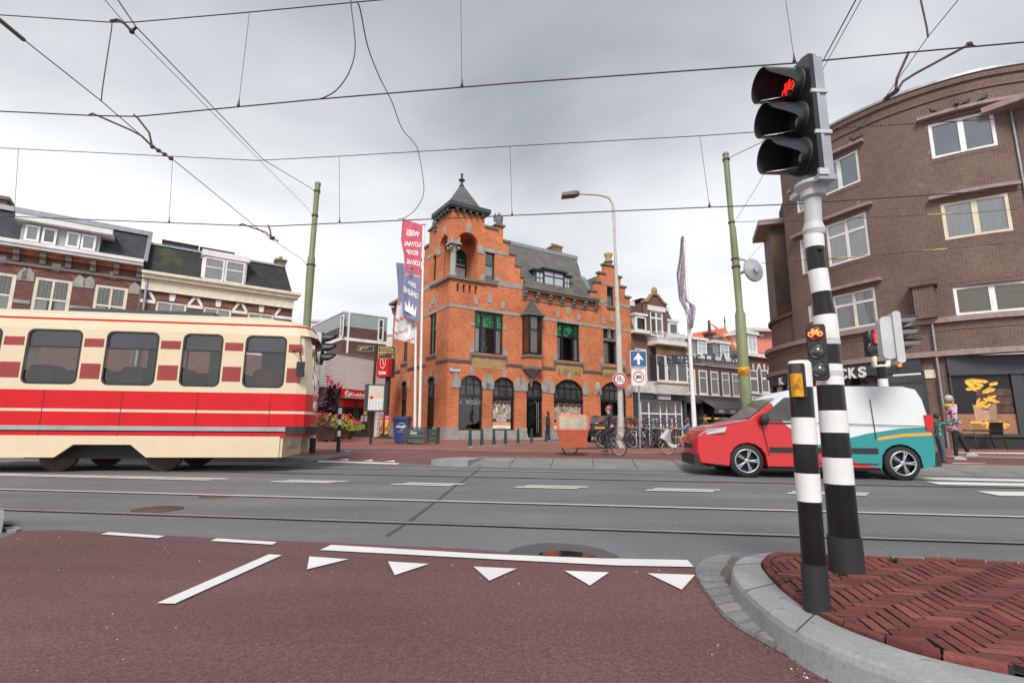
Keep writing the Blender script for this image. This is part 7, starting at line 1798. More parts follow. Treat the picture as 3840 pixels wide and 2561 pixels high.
mb = MB();e_ = .012;mb.face([Vector((1.11-e_,.16,1.115+e_)),Vector((1.11-e_,1.59,1.115+e_)),Vector((1.65-e_,1.53,1.53+e_)),Vector((1.65-e_,.22,1.53+e_))][::-1]);mb.build('windscreen',M_GLASSD if 0 else M_SMOKE,van)
mb = MB();mb.bx(.05,.25,.22,1.53,.2,.4);mb.bx(4.22,4.4,.04,1.71,.26,.52);mb.bx(.06,.12,.5,1.25,.52,.62);mb.split('bumper',M_BLK2,van)
for cx in wx_:
 for y,s2 in ((.02,-1),(1.73,1)):
  mb = MB();c0 = Vector((cx,y-s2*.2,.31));mb.lathe(c0,[(.2,0),(.3,.0),(.315,.03),(.315,.17),(.3,.2),(.22,.2)],28,ax=(0,s2,0),close=True);wh = mb.build('wheel',M_RUB,van)
  mb = MB();mb.ring(Vector((cx,y-s2*.0,.31)),(0,1,0),.215,.018,28,6);mb.lathe(Vector((cx,y-s2*.02,.31)),[(.05,0),(.05,.025),(.02,.03)],12,ax=(0,s2,0))
  for k in range(5):
   for dk in (-.12,.12): a = 6.283*k/5;mb.tube([Vector((cx+.04*math.cos(a),y-s2*.005,.31+.04*math.sin(a))),Vector((cx+.21*math.cos(a+dk),y-s2*.0,.31+.21*math.sin(a+dk)))],[.02,.014],5)
  mb.lathe(Vector((cx,y-s2*.1,.31)),[(.2,0),(.2,.01)],20,ax=(0,s2,0),mi=1);mb.build('rim',[M_STEEL,M_BLK2],wh)
mb = MB();mb.bx(1.36,3.36,.05,1.7,.16,.26);mb.bx(.3,.7,.2,1.5,.18,.3);mb.build('underbody',M_BLK2,van)
# ------------------------------------------------------------------ near signal pole and push-button post
def stations(c,pts,Y,base=None):
 """pole axis from photographed left/right edges at a known distance: [(x_left, x_right, y)] -> points, radii"""
 P,Rr = [],[]
 for xl,xr,y in pts:
  a,b_ = atY(c,xl,y,Y),atY(c,xr,y,Y);P.append((a+b_)/2);Rr.append((b_-a).length/2)
 return P,Rr
def along(P,Rr,z):
 for i in range(len(P)-1):
  z0,z1 = P[i].z,P[i+1].z
  if (z0-z)*(z1-z) <= 0: t = (z-z0)/(z1-z0);return P[i].lerp(P[i+1],t),Rr[i]*(1-t)+Rr[i+1]*t
 return (P[0],Rr[0]) if abs(P[0].z-z) < abs(P[-1].z-z) else (P[-1],Rr[-1])
def banded(par,P,Rr,bands,seg=24):
 """bands: (z0, z1, material)"""
 for z0,z1,m_,extra in bands:
  n = 5;q = [along(P,Rr,z0+(z1-z0)*k/n) for k in range(n+1)];mb = MB();mb.tube([a for a,_ in q],[r+extra for _,r in q],seg);mb.build('band' if m_ in (M_SIGW,M_SIGK) else 'sleeve' if m_ is M_SLEEVE else 'pole',m_,par)
pb = GP('',1942,1316);Yp = 2.98
P_,Rp = stations('',[(1913,1978,1312),(1878,1933,880),(1871,1920,740),(1868,1908,690),(1853,1892,590),(1848,1888,540),(1846,1885,435)],Yp)
P_[0].z = ZK;yb = lambda ys: [along_z for along_z in ys]
def zy(y,x=1900): return atY('',x,y,Yp).z
sp_ = thing('traffic_light','tall black and white banded pole with cyclist traffic light heads on the island','traffic light',(P_[0].x,P_[0].y,ZK))
Zb = [ZK,zy(1230,1930),zy(1110,1925),zy(1050,1920),zy(993,1915),zy(943,1912),zy(885,1905),zy(838,1900),zy(781,1895),zy(725,1890),zy(672,1885),zy(621,1880),zy(570,1877)]
banded(sp_,P_,Rp,[(Zb[0],Zb[1],M_SLEEVE,.008),(Zb[1],Zb[2],M_SIGK,0),(Zb[2],Zb[3],M_SIGW,.001),(Zb[3],Zb[4],M_SIGK,0),(Zb[4],Zb[5],M_SIGW,.001),(Zb[5],Zb[6],M_SIGK,0),(Zb[6],Zb[7],M_SIGW,.001),(Zb[7],Zb[8],M_SIGK,0),(Zb[8],Zb[9],M_SIGW,.001),(Zb[9],Zb[10],M_SIGK,0),(Zb[10],Zb[11],M_SIGW,.001),(Zb[11],Zb[12],M_SIGK,0),(Zb[12],zy(520,1868),M_SIGW,.001),(zy(520,1868),zy(436,1864),M_LGREY,-.006)])
top_ = along(P_,Rp,zy(440,1865))[0];mid_ = along(P_,Rp,zy(520,1868))
mb = MB();mb.lathe(mid_[0]-Vector((0,0,.06)),[(mid_[1]+.004,0),(mid_[1]+.012,.03),(mid_[1]-.004,.08)],24);mb.lathe(top_,[(.055,-.05),(.07,-.04),(.07,0),(.1,.03),(.1,.05)],24);mb.split('collar',M_LGREY,sp_)
mb = MB();q,r_ = along(P_,Rp,zy(578,1878));mb.lathe(q+Vector((0,-r_+.004,0)),[(.02,0),(.02,.012),(.01,.02)],12,ax=(0,-1,0));mb.build('bolt',M_BLK2,sp_)
# big head: three lamps with tunnel hoods, seen from the side
HT = R_(88);hd = Vector((math.cos(HT),-math.sin(HT),0));hw_ = .31
FHd = Fr(top_+Vector((-.035,.0,0))-hd*hw_*.55,hd)
hz0 = top_.z+.05;hH = FHd.px('g',600,75)[1]-hz0;hz1 = hz0+hH
hdm = MB();hdm.prism(FHd,[(0,hz0),(hw_,hz0),(hw_,hz1-.02),(hw_*.8,hz1),(.1,hz1),(0,hz1-.06)],-.03,0,0);head = hdm.build('signal_head',M_BLK,sp_)
mb = MB();mb.box(FHd,.0,hw_,hz0-.035,hz0,-.1,.01,0)
for d0,d1,ins in ((-.05,-.03,0),(-.095,-.05,.01)): mb.prism(FHd,[(ins,hz0),(hw_-ins,hz0),(hw_-ins,hz1-.02-ins),(hw_*.8,hz1-ins),(.1,hz1-ins),(ins,hz1-.06)],d0,d1,0)
mb.build('housing',M_STEEL,head)
mb = MB()
for k in (1,2): z = hz0+hH*k/3;mb.box(FHd,hw_-.01,hw_+.004,z-.012,z+.012,-.1,.004)
mb.box(FHd,hw_-.01,hw_+.01,hz0-.01,hz0+.03,-.05,.01);mb.split('clip',M_LGREY,head)
lens_r = .1
for k in range(3):
 zc = hz0+.07+(hH-.08)*(k+.5)/3;c = FHd.P(hw_*.48,zc,0)
 mb = MB();nr,nl = 36,8;hL = .235;ax = FHd.n;
 def hp(a,l,r): return c+ax*l+(FHd.d*math.sin(a)+Vector((0,0,1))*math.cos(a))*r
 def hl_(a):
  a = (a+math.pi) % (2*math.pi)-math.pi
  if a < 0: return hL
  if a < R_(78): return hL
  if a < R_(104): return hL-(hL-.06)*(a-R_(78))/R_(26)
  if a < R_(150): return .06
  return .06+(hL-.06)*(a-R_(150))/R_(30)
 for i in range(nr):
  a0,a1 = 2*math.pi*i/nr-math.pi,2*math.pi*(i+1)/nr-math.pi
  for l in range(nl):
   f0,f1 = l/nl,(l+1)/nl;R2 = lens_r+.012
   mb.face([hp(a0,hl_(a0)*f0,R2),hp(a0,hl_(a0)*f1,R2),hp(a1,hl_(a1-1e-6)*f1,R2),hp(a1,hl_(a1-1e-6)*f0,R2)],0,None,True)
   mb.face([hp(a0,hl_(a0)*f0,R2-.006),hp(a1,hl_(a1-1e-6)*f0,R2-.006),hp(a1,hl_(a1-1e-6)*f1,R2-.006),hp(a0,hl_(a0)*f1,R2-.006)],1,None,True)
  mb.face([hp(a0,hl_(a0),lens_r+.012),hp(a0,hl_(a0),lens_r+.006),hp(a1,hl_(a1-1e-6),lens_r+.006),hp(a1,hl_(a1-1e-6),lens_r+.012)],0)
 mb.build('hood',[M_BLK,M_BLK2],head)
 mb = MB();mb.lathe(c,[(lens_r+.02,-.002),(lens_r+.02,.012),(lens_r,.014)],28,ax=ax,mi=1,close=True);mb.ell(c,(.001,.001,.001),4,2)
 V = [];
 for j in range(6):
  r = lens_r*j/5
  for i in range(24): a = 2*math.pi*i/24;V.append(hp(a,.012+.03*(1-(j/5)**2),max(r,.0005)))
 mb.mesh(V,[(j*24+i,j*24+(i+1) % 24,(j+1)*24+(i+1) % 24,(j+1)*24+i) for j in range(5) for i in range(24)],0,True)
 mb.build('lens',[mat('dark_lens',(.03,.025,.025),.08,spec=1.),M_BLK2],head)
M_LED = mat('red_led',(.6,.01,.01),.3,emis=(1,.02,.01),es=1.8)
def bikeicon(mb,F,u,z,s,d,th=.006):
 """bicycle pictogram of glowing tubes"""
 T = lambda x,y: F.P(u+x*s,z+y*s,d)
 for x in (-.52,.52): mb.ring(T(x,-.25),F.n,.3*s,th,20,4)
 for a,b_ in (((-.52,-.25),(-.28,.3)),((-.3,.18),(.22,.18)),((.22,.18),(.52,-.25)),((.22,.18),(0,-.25)),((0,-.25),(-.3,.18)),((0,-.25),(.52,-.25)),((.22,.18),(.28,.34)),((.16,.36),(.42,.36)),((-.28,.3),(-.42,.42)),((-.42,.42),(-.1,.42))): mb.tube([T(*a),T(*b_)],th,4)
c = FHd.P(hw_*.48,0,0);mb = MB();bikeicon(mb,FHd,hw_*.48,hz0+.07+(hH-.08)*2.5/3,.078,.047,.0032);mb.build('red_signal',M_LED,head)
mb = MB();mb.text(FHd,'26.1',.1,hz0+.035,.035,.1,.002);mb.build('number',M_WTXT,head)
# small head facing the camera
FSm = Fr(atY('B',790,360,Yp-.14),(.86,-.5));s4 = [FSm.px('B',x,y) for x,y in ((650,105),(880,75),(700,655),(925,640))]
su0,su1 = (s4[0][0]+s4[2][0])/2+.0,(s4[1][0]+s4[3][0])/2-.018;sz0,sz1 = s4[2][1],s4[0][1]
q = rr(su0,su1,sz0,sz1,.012,2);mb = MB();mb.prism(FSm,q,-.085,0);mb.box(FSm,su0-.003,su1+.003,sz0+.01,sz1-.01,-.04,-.03);sh_ = mb.build('small_signal_head',M_BLK2,sp_)
for k in range(3):
 zc = sz0+(sz1-sz0)*(.165+.333*k);uc = (su0+su1)/2-.004;r = (su1-su0)*.385;mb = MB();mb.ring(FSm.P(uc,zc,0),FSm.n,r,.006,28,6,1)
 V = [FSm.P(uc+r*j/5*math.cos(a*.2618),zc+r*j/5*math.sin(a*.2618),.002+.016*(1-(j/5)**2)) for j in range(6) for a in range(24)]
 mb.mesh(V,[(j*24+i,(j+1)*24+i,(j+1)*24+(i+1) % 24,j*24+(i+1) % 24) for j in range(5) for i in range(24)],0,True);mb.build('lens',[mat('grey_lens',(.06,.065,.07),.1,spec=1.,var=.3,scale=30) if k < 2 else mat('lit_lens',(.08,.01,.01),.1,spec=1.,emis=(1,.02,.02),es=.12),M_BLK],sh_)
mb = MB();bikeicon(mb,FSm,uc,zc+.004,.042,.024,.0022);mb.build('red_signal',mat('orange_led',(.9,.1,.02),.3,emis=(1,.12,.03),es=5.),sh_)
mb = MB()
for k in range(2): bikeicon(mb,FSm,uc,sz0+(sz1-sz0)*(.165+.333*k)+.004,.042,.021,.0014)
mb.split('dim_icon',mat('icon_grey',(.12,.13,.14),.2),sh_) if 0 else None
mb = MB();p0 = FSm.P((su0+su1)/2,sz0+.05,-.08)
for z in (sz0+.05,sz1-.08): a,r_ = along(P_,Rp,z);mb.tube([FSm.P((su0+su1)/2,z,-.08),a],.015,8);mb.lathe(a-Vector((0,0,.02)),[(r_+.003,0),(r_+.003,.03)],20,close=True)
mb.split('bracket',M_LGREY,sp_)
# push-button post
Yq = 2.363
P2,R2 = stations('f',[(906,1050,1570),(868,1010,1020),(845,992,780),(822,962,400),(802,940,120)],Yq)
pb2 = P2[0].copy();P2.insert(0,pb2+(P2[0]-P2[1]).normalized()*.4);R2.insert(0,R2[0]);zz_ = lambda y,x=900: atY('f',x,y,Yq).z
pp = thing('push_button_post','short black and white banded post with yellow cyclist push button box','push button post',(P2[1].x,P2[1].y,ZK))
q0 = along(P2,R2,ZK)[0]
bz_ = [ZK,zz_(1425,970),zz_(1015,935),zz_(830,925),zz_(640,910),zz_(467,895),zz_(268,890),zz_(100,880)]
banded(pp,P2,R2,[(bz_[0],bz_[1],M_SLEEVE,.005),(bz_[1],bz_[2],M_SIGK,0),(bz_[2],bz_[3],M_SIGW,.001),(bz_[3],bz_[4],M_SIGK,0),(bz_[4],bz_[5],M_SIGW,.001),(bz_[5],bz_[6],M_SIGK,0),(bz_[6],bz_[7],M_SIGW,.001)])
a,r_ = along(P2,R2,bz_[7]);mb = MB();mb.lathe(a,[(r_,0),(r_,.006),(r_-.008,.018),(0.001,.022)],24);mb.build('cap',M_SIGW,pp)
_a,_r = along(P2,R2,zz_(250,860));FP = Fr(_a+Vector((-.55,-.83,0))*(_r+.046),(.83,-.55));b4 = [FP.px('B',x,y) for x,y in ((485,500),(612,497),(490,830),(640,835),(470,600),(622,600))]
u0,u1,z0,z1,zm = (b4[0][0]+b4[2][0])/2-.004,(b4[1][0]+b4[3][0])/2+.002,b4[2][1],b4[0][1],b4[4][1]
mb = MB();mb.prism(FP,rr(u0-.002,u1+.006,z0-.003,z1+.003,.006,2),-.045,-.002);bx_ = mb.build('box',M_BLK2,pp)
def puff(mb,z0,z1,d0,d1,mi=0):
 n = 8
 for i in range(n):
  a0,a1 = i/n,(i+1)/n;f = lambda t: d0+(d1-d0)*math.sin(math.pi*min(1,.12+t*.76))
  U = lambda t: u0+(u1-u0)*t
  mb.face([FP.P(U(a0),z0,f(a0)),FP.P(U(a1),z0,f(a1)),FP.P(U(a1),z1,f(a1)),FP.P(U(a0),z1,f(a0))],mi,None,True)
 mb.face([FP.P(u0,z1,d0)]+[FP.P(u0+(u1-u0)*i/n,z1,d0+(d1-d0)*math.sin(math.pi*(.12+i/n*.76))) for i in range(n+1)]+[FP.P(u1,z1,d0)],mi);mb.face(([FP.P(u0,z0,d0)]+[FP.P(u0+(u1-u0)*i/n,z0,d0+(d1-d0)*math.sin(math.pi*(.12+i/n*.76))) for i in range(n+1)]+[FP.P(u1,z0,d0)])[::-1],mi)
 for u in (u0,u1): d_e = d0+(d1-d0)*math.sin(math.pi*.12);mb.face([FP.P(u,z0,d0),FP.P(u,z0,d_e),FP.P(u,z1,d_e),FP.P(u,z1,d0)],mi)
mb = MB();puff(mb,z0,zm,-.03,.022);mb.build('yellow_cover',M_YEL,bx_);mb = MB();puff(mb,zm+.001,z1,-.03,.014);mb.build('lamp_cover',mat('smoked_red',(.045,.012,.02),.12,spec=.8),bx_)
mb = MB();um,zc = (u0+u1)/2+.004,z0+(zm-z0)*.5;s_ = .022;T = lambda x,y: FP.P(um+x*s_,zc+y*s_,.0225)
for x in (-.55,.55): mb.ring(T(x,-.75),FP.n,.35*s_,.0007,16,4)
for pts in ([(-.55,-.75),(-.4,.1),(-.5,.2)],[(-.4,.0),(.1,.0),(.55,-.75)],[(.1,0),(0,-.75),(-.4,0)],[(.1,.25),(.35,.75),(.3,1.3),(.45,1.6),(.6,1.4),(.55,1.1),(.7,.5),(.45,.1),(-.05,.1),(.0,-.75)],[(.35,1.0),(-.1,.5),(-.4,.25)]): mb.tube([T(*p) for p in pts],.0007,4)
mb.build('cyclist_symbol',M_BLK2,bx_)
# weeds beside the poles
for (c,x,y,n,lab) in (('A',1675,345,14,'small green weed sprouting at the foot of the tall pole'),('k',1797,530,30,'tuft of green weed among the island bricks'),('r',1715,1350,40,'weeds at the foot of the sign post by the bicycles'),('A',1690,410,6,'tiny seedling in a joint in front of the tall pole')):
 p = atz(c,x,y,ZK+.012) if c != 'r' else GP(c,x,y);mb = MB();random.seed(n);sc_w = 1 if c != 'r' else 4
 for k in range(n): a = random.random()*6.28;l = random.uniform(.015,.04)*sc_w;t = Vector((math.cos(a),math.sin(a),random.uniform(.3,1.4)))*l;w_ = Vector((-math.sin(a),math.cos(a),0))*l*.22;mb.face([p,p+t*.5+w_,p+t,p+t*.5-w_])
 single('weed',mb,mat('weed_green',(.1,.22,.03),.6,var=.4),lab,'weed',p)
# ------------------------------------------------------------------ tall poles
def gpole(c_st,Y,lab,clamps):
 P,Rr = [],[]
 for c,xl,xr,y in c_st:
  a,b_ = atY(c,xl,y,Y),atY(c,xr,y,Y);P.append((a+b_)/2);Rr.append((b_-a).length/2)
 t = (P[0]-P[1]).normalized();P.insert(0,P[0]+t*((P[0].z-.05)/abs(t.z)));Rr.insert(0,Rr[0]*1.05)
 th_ = thing('tram_wire_pole',lab,'pole',(P[0].x,P[0].y,P[0].z));mb = MB();mb.tube(P,Rr,16);mb.lathe(P[-1],[(Rr[-1]*1.1,-.02),(Rr[-1]*1.1,.02),(Rr[-1]*.5,.06)],14);mb.build('pole',M_GREENP,th_)
 mb = MB()
 for z in clamps: a,r = along(P,Rr,z);mb.lathe(a,[(r+.004,-.02),(r+.02,-.02),(r+.02,.02),(r+.004,.02)],14,close=True)
 mb.split('clamp',M_RUST,th_);return th_,P,Rr
lp,LP,LR = gpole([('a',2232,2285,960),('a',2252,2310,620),('a',2262,2314,530),('a',2270,2310,505),('a',2305,2342,100),('l',1447,1472,845)],14.5,'tall green tram wire pole rising behind the tram front',[atY('l',1455,880,14.5).z,atY('l',1445,992,14.5).z,atY('a',2285,578,14.5).z])
rp_,RP,RR2 = gpole([('h',168,250,1300),('h',140,222,1000),('h',118,192,575),('h',126,178,545),('h',96,150,200),('g',74,122,1360),('g',70,108,1310),('m',968,994,710)],12.0,'tall green tram wire pole with round tensioner left of the curved building',[atY('g',50,825,12).z,atY('g',95,1310,12).z,atY('h',120,150,12).z,atY('h',125,210,12).z])
mb = MB();cw = atY('h',262,232,11.8);ax = Vector((.35,-.93,.05));mb.lathe(cw,[(.14,-.06),(.27,-.06),(.29,-.04),(.29,.0),(.26,.02),(.06,.03),(.04,.08)],28,ax=ax);mb.lathe(cw+ax*.05,[(.0,0),(.07,0),(.07,.03)],12,ax=ax)
a,r = along(RP,RR2,cw.z+.35);mb.tube([a,cw+Vector((-.2,0,.25)),cw],.03,6);a,r = along(RP,RR2,cw.z-.05);mb.tube([a,cw+Vector((-.1,0,0))],.035,6);mb.build('wheel_tensioner',M_GREY,rp_)
mb = MB();a,r = along(RP,RR2,atY('h',170,1018,12).z);mb.lathe(a,[(r+.003,-.1),(r+.005,-.1),(r+.005,.1),(r+.003,.1)],18,close=True,mi=0);F_ = Fr((a.x,a.y-r-.0),(1,0));mb.text(F_,'00079',-.03,a.z,.1,.3,.008,1);mb.build('number_band',[M_YEL,M_BLK2],rp_)
# street lamp with road sign
lb = GP('r',1335,1345);YL = lb.y
P,Rr = [lb.copy()],[.19]
for c,xl,xr,y in (('r',1275,1400,560),('d',2085,2150,200),('e',312,355,0),('C',876,905,20)): a,b_ = atY(c,xl,y,YL),atY(c,xr,y,YL);P.append((a+b_)/2);Rr.append((b_-a).length/2)
for c,x,y,r in (('m',468,1000,.06),('m',463,935,.055),('m',445,908,.05),('m',405,896,.045),('m',310,890,.04)): P.append(atY(c,x,y,YL));Rr.append(r)
sl_ = thing('street_lamp','tall pale street lamp with curved arm in front of the orange building','street lamp',lb);mb = MB();mb.tube(P,Rr,14);mb.build('mast',M_CREAM if 0 else mat('pale_mast',(.5,.49,.45),.6,dirt=.4),sl_)
mb = MB();a,b_ = atY('m',310,890,YL),atY('m',228,893,YL);w_ = Vector((0,.2,0));u_ = Vector((0,0,.06))
mb.loft([[a-w_*.4-u_,a+w_*.4-u_,a+w_*.4+u_,a-w_*.4+u_],[a.lerp(b_,.25)-w_-u_*1.6,a.lerp(b_,.25)+w_-u_*1.6,a.lerp(b_,.25)+w_+u_,a.lerp(b_,.25)-w_+u_],[b_-w_-u_*2.2,b_+w_-u_*2.2,b_+w_-u_*.2,b_-w_-u_*.2]],0,False);mb.build('lamp_head',mat('lamp_brown',(.16,.12,.11),.5),sl_)
def disc(mb,F,u,z,r,d,mi=0,r0=0,n=36):
 for k in range(n):
  a,b_ = 2*math.pi*k/n,2*math.pi*(k+1)/n
  q = [F.P(u+r0*math.cos(a),z+r0*math.sin(a),d),F.P(u+r*math.cos(a),z+r*math.sin(a),d),F.P(u+r*math.cos(b_),z+r*math.sin(b_),d),F.P(u+r0*math.cos(b_),z+r0*math.sin(b_),d)]
  if r0 == 0: q = q[1:3]+[q[0]]
  mb.face(q,mi)
F_ = Fr((0,YL-.25),(1,0));u,z = F_.px('e',367,950);r = F_.px('e',445,950)[0]-u
mb = MB();mb.lathe(F_.P(u,z,-.02),[(r,0),(r,.02)],36,ax=F_.n,mi=3);disc(mb,F_,u,z,r*.97,.003,0);disc(mb,F_,u,z,r*.93,.005,1,r*.7);mb.text(F_,'12',u-r*.1,z+r*.18,r*.55,r*.6,.006,2,bold=.045);mb.text(F_,'m',u+r*.42,z+r*.03,r*.22,r*.24,.006,2)
mb.box(F_,u-r*.38,u+r*.38,z-r*.29,z-r*.24,.005,.007,2)
for s_ in (-1,1): mb.prism(F_,[(u+s_*r*.52,z-r*.265),(u+s_*r*.3,z-r*.14),(u+s_*r*.34,z-r*.265),(u+s_*r*.3,z-r*.39)],.005,.008,2)
single('width_limit_sign',mb,[M_SIGW,M_RED1,M_BLK2,M_GREY],'round red rimmed road sign reading 12 m','road sign',F_.P(u,z-r))
# sign post: blue arrow + zone 30
pbse = GP('r',1768,1388);F_ = Fr((pbse.x,pbse.y-.05),(1,.02));us_ = lambda x,y: F_.px('e',x,y)
so_ = thing('road_sign_post','grey post with blue one way arrow and Zone 30 signs','road sign',pbse)
mb = MB();tp_ = us_(570,640);mb.tube([pbse,F_.P(us_(585,1300)[0],us_(585,1300)[1],-.05),F_.P(tp_[0],tp_[1],-.05)],.035,10);mb.build('post',M_STEEL,so_)
a,b_ = us_(475,630),us_(665,812);u0,u1,z0,z1 = a[0],b_[0],b_[1],a[1];um,zm = (u0+u1)/2,(z0+z1)/2
mb = MB();mb.prism(F_,rr(u0,u1,z0,z1,.04,3),-.02,0,1);mb.prism(F_,rr(u0+.02,u1-.02,z0+.02,z1-.02,.03,3),0,.003,0);W = u1-u0
mb.prism(F_,[(um,zm+W*.38),(um-W*.32,zm-W*.08),(um-W*.08,zm-W*.03),(um-W*.08,zm-W*.35),(um+W*.08,zm-W*.35),(um+W*.08,zm-W*.03),(um+W*.32,zm-W*.08)],.003,.006,1);mb.build('one_way_sign',[M_BLUE,M_SIGW],so_)
a,b_ = us_(487,820),us_(659,1024);u0,u1,z0,z1 = a[0],b_[0],b_[1],a[1];um = (u0+u1)/2;W = u1-u0;zm = z0+(z1-z0)*.5
mb = MB();mb.prism(F_,rr(u0,u1,z0,z1,.03,3),-.02,0,0);q = rr(u0+.015,u1-.015,z0+.015,z1-.015,.03,3);q2 = rr(u0+.025,u1-.025,z0+.025,z1-.025,.025,3)
for k in range(len(q)): j = (k+1) % len(q);mb.face([F_.P(*q[k],.002),F_.P(*q[j],.002),F_.P(*q2[j],.002),F_.P(*q2[k],.002)],2)
disc(mb,F_,um,zm,W*.37,.003,1,W*.3);mb.text(F_,'30',um,zm,W*.25,W*.4,.004,2,bold=.05);mb.text(F_,'ZONE',um,z1-W*.13,W*.09,W*.4,.003,2);mb.build('zone_sign',[M_SIGW,M_RED1,M_BLK2],so_)
# ------------------------------------------------------------------ flags
def flagcloth(name,par,c,top,bot,pole_xy,Y,mats,colf,wob,nu=10,nv=24):
 """cloth hanging beside a pole, from rows of photographed left/right edges"""
 mb = MB();rows = []
 for j in range(nv+1):
  t = j/nv;k = t*(len(pole_xy)-1);i = min(int(k),len(pole_xy)-2);f = k-i;A,B = pole_xy[i],pole_xy[i+1]
  xl,xr,yl,yr = [A[q]*(1-f)+B[q]*f for q in range(4)]
  rows.append([atY(c,xl+(xr-xl)*s/nu,yl+(yr-yl)*s/nu,Y+wob*math.sin(s*.9+t*5)*(1-s/nu)) for s in range(nu+1)])
 V = [p for r in rows for p in r];n = nu+1
 for j in range(nv):
  for s in range(nu): i0 = j*n+s;mb.mesh([V[i0],V[i0+n],V[i0+n+1],V[i0+1]],[(0,1,2,3)],colf(s/nu,j/nv),True)
 return mb,rows
fb = GP('c',1392,1335);YF = fb.y
def flagpole(x0,x1,yb,c2,xt,yt,lab,Yp=YF):
 a = atY('c',(x0+x1)/2,yb,Yp);t = atY(c2,xt,yt,Yp);b_ = a+(a-t)*((a.z-.25)/(t.z-a.z));th_ = thing('flagpole',lab,'flagpole',(b_.x,b_.y,b_.z));mb = MB();mb.tube([b_,a,t],[.085,.08,.05],12);mb.ell(t+Vector((0,0,.03)),(.13,.13,.05),10,6);mb.build('pole',M_WHITE,th_);return th_
f2 = flagpole(1372,1410,1180,'b',958,478,'right hand white flagpole flying the red and navy loyalty flag',YF-.15);f1 = flagpole(1326,1353,1180,'b',905,770,'left hand white flagpole with the pale webshop flag',YF+.15)
M_FR,M_FN,M_FW = mat('flag_red',(.58,.1,.15),.8),mat('flag_navy',(.2,.21,.34),.8),mat('flag_white',(.62,.62,.68),.8);M_FO = mat('flag_orange',(.5,.22,.14),.8)
mb,rows = flagcloth('flag',None,'b',0,0,[(803,950,430,480),(790,945,590,600),(812,940,700,720),(822,935,820,850),(800,930,900,980),(795,925,1050,1100),(808,920,1150,1190)],YF-.2,None,lambda s,t: 0 if t < .52-.06*s else 1,.12)
fl = mb.build('flag',[M_FR,M_FN],f2)
def onflag(rows,s,t): nv,nu = len(rows)-1,len(rows[0])-1;a,b_ = t*nv,s*nu;i,j = min(int(a),nv-1),min(int(b_),nu-1);f,g = a-i,b_-j;return (rows[i][j]*(1-f)*(1-g)+rows[i+1][j]*f*(1-g)+rows[i][j+1]*(1-f)*g+rows[i+1][j+1]*f*g)
class FlagF:
 def __init__(s,rows): s.r = rows
 def P(s,u,z,d=0.0): return onflag(s.r,u,1-z)+Vector((0,-.015-d,0))
Fg = FlagF(rows);mb = MB()
for tx,z,w_,c_ in (('WEES',.90,.62,.55),('LOYAAL',.80,.82,.52),('KOOP',.71,.62,.5),('LOKAAL',.61,.82,.52),('OOK',.38,.5,.5),('ONLINE',.29,.8,.5)): mb.text(Fg,tx,c_,z,.05,w_,0,0,mirror=True,bold=.03)
mb.text(Fg,'DEKEIZERSTRAAT.COM',.5,.475,.018,.9,0,0,mirror=True,rot=.03)
mb.split('lettering',M_WTXT,fl);mb = MB()
mb.face([Fg.P(*p) for p in ((.15,.1),(.8,.07),(.85,.19),(.7,.12),(.62,.2),(.52,.13),(.42,.22),(.35,.14),(.2,.2))]);mb.face([Fg.P(*p) for p in ((.15,.085),(.8,.055),(.8,.07),(.15,.1))][::-1])
mb.build('crown_print',M_WTXT,fl);mb = MB();mb.ell(Fg.P(.38,.56,.01),(.09,.02,.09),8,6);mb.face([Fg.P(*p,.005) for p in ((.28,.47),(.55,.46),(.52,.53),(.42,.55),(.3,.53))]);mb.build('flag_figure',M_FN,fl)
mb,rows = flagcloth('flag',None,'b',0,0,[(755,815,755,760),(765,830,900,920),(770,880,1000,1020),(755,890,1130,1180),(745,890,1230,1280),(740,888,1310,1350)],YF+.2,None,lambda s,t: 1 if t < .45 else (2 if (math.sin(s*7+t*30) > .75) else 0),.1)
fl = mb.build('flag',[M_FW,M_FN,M_FO],f1);Fg = FlagF(rows);mb = MB();mb.text(Fg,'.COM',.68,.17,.12,.25,0,0,bold=.04) if 0 else mb.text(Fg,'COM',.66,.2,.3,.3,0,0,rot=0,bold=.04);mb.build('lettering',M_WTXT,fl)
# furled flag on the right
fr = GP('p',1990,560);YR_ = fr.y;b_ = atY('e',1172,1190,YR_);t = atY('G',283,152,YR_);g0_ = b_+(b_-t)*((b_.z-.2)/(t.z-b_.z))
f3 = thing('flagpole','leaning white flagpole with a furled mauve flag beside the street signs','flagpole',(g0_.x,g0_.y,g0_.z));mb = MB();mb.tube([g0_,b_,t],[.12,.11,.05],12);mb.tube([t,atY('G',360,38,YR_)],.018,5);mb.build('pole',M_WHITE,f3)
mb,rows = flagcloth('flag',None,'G',0,0,[(247,284,165,150),(236,284,300,300),(222,296,450,430),(190,292,620,600),(204,300,780,780),(222,325,950,960),(290,425,1080,1030),(320,440,1180,1060),(372,400,1330,1300)],YR_-.1,None,lambda s,t: (0,2,0,1)[int((s*5+t*11)) % 4],.25,8,30);mb.build('flag',[mat('flag_mauve',(.24,.23,.31),.8),mat('flag_rose',(.4,.26,.28),.8),mat('flag_pale',(.5,.5,.54),.8)],f3)
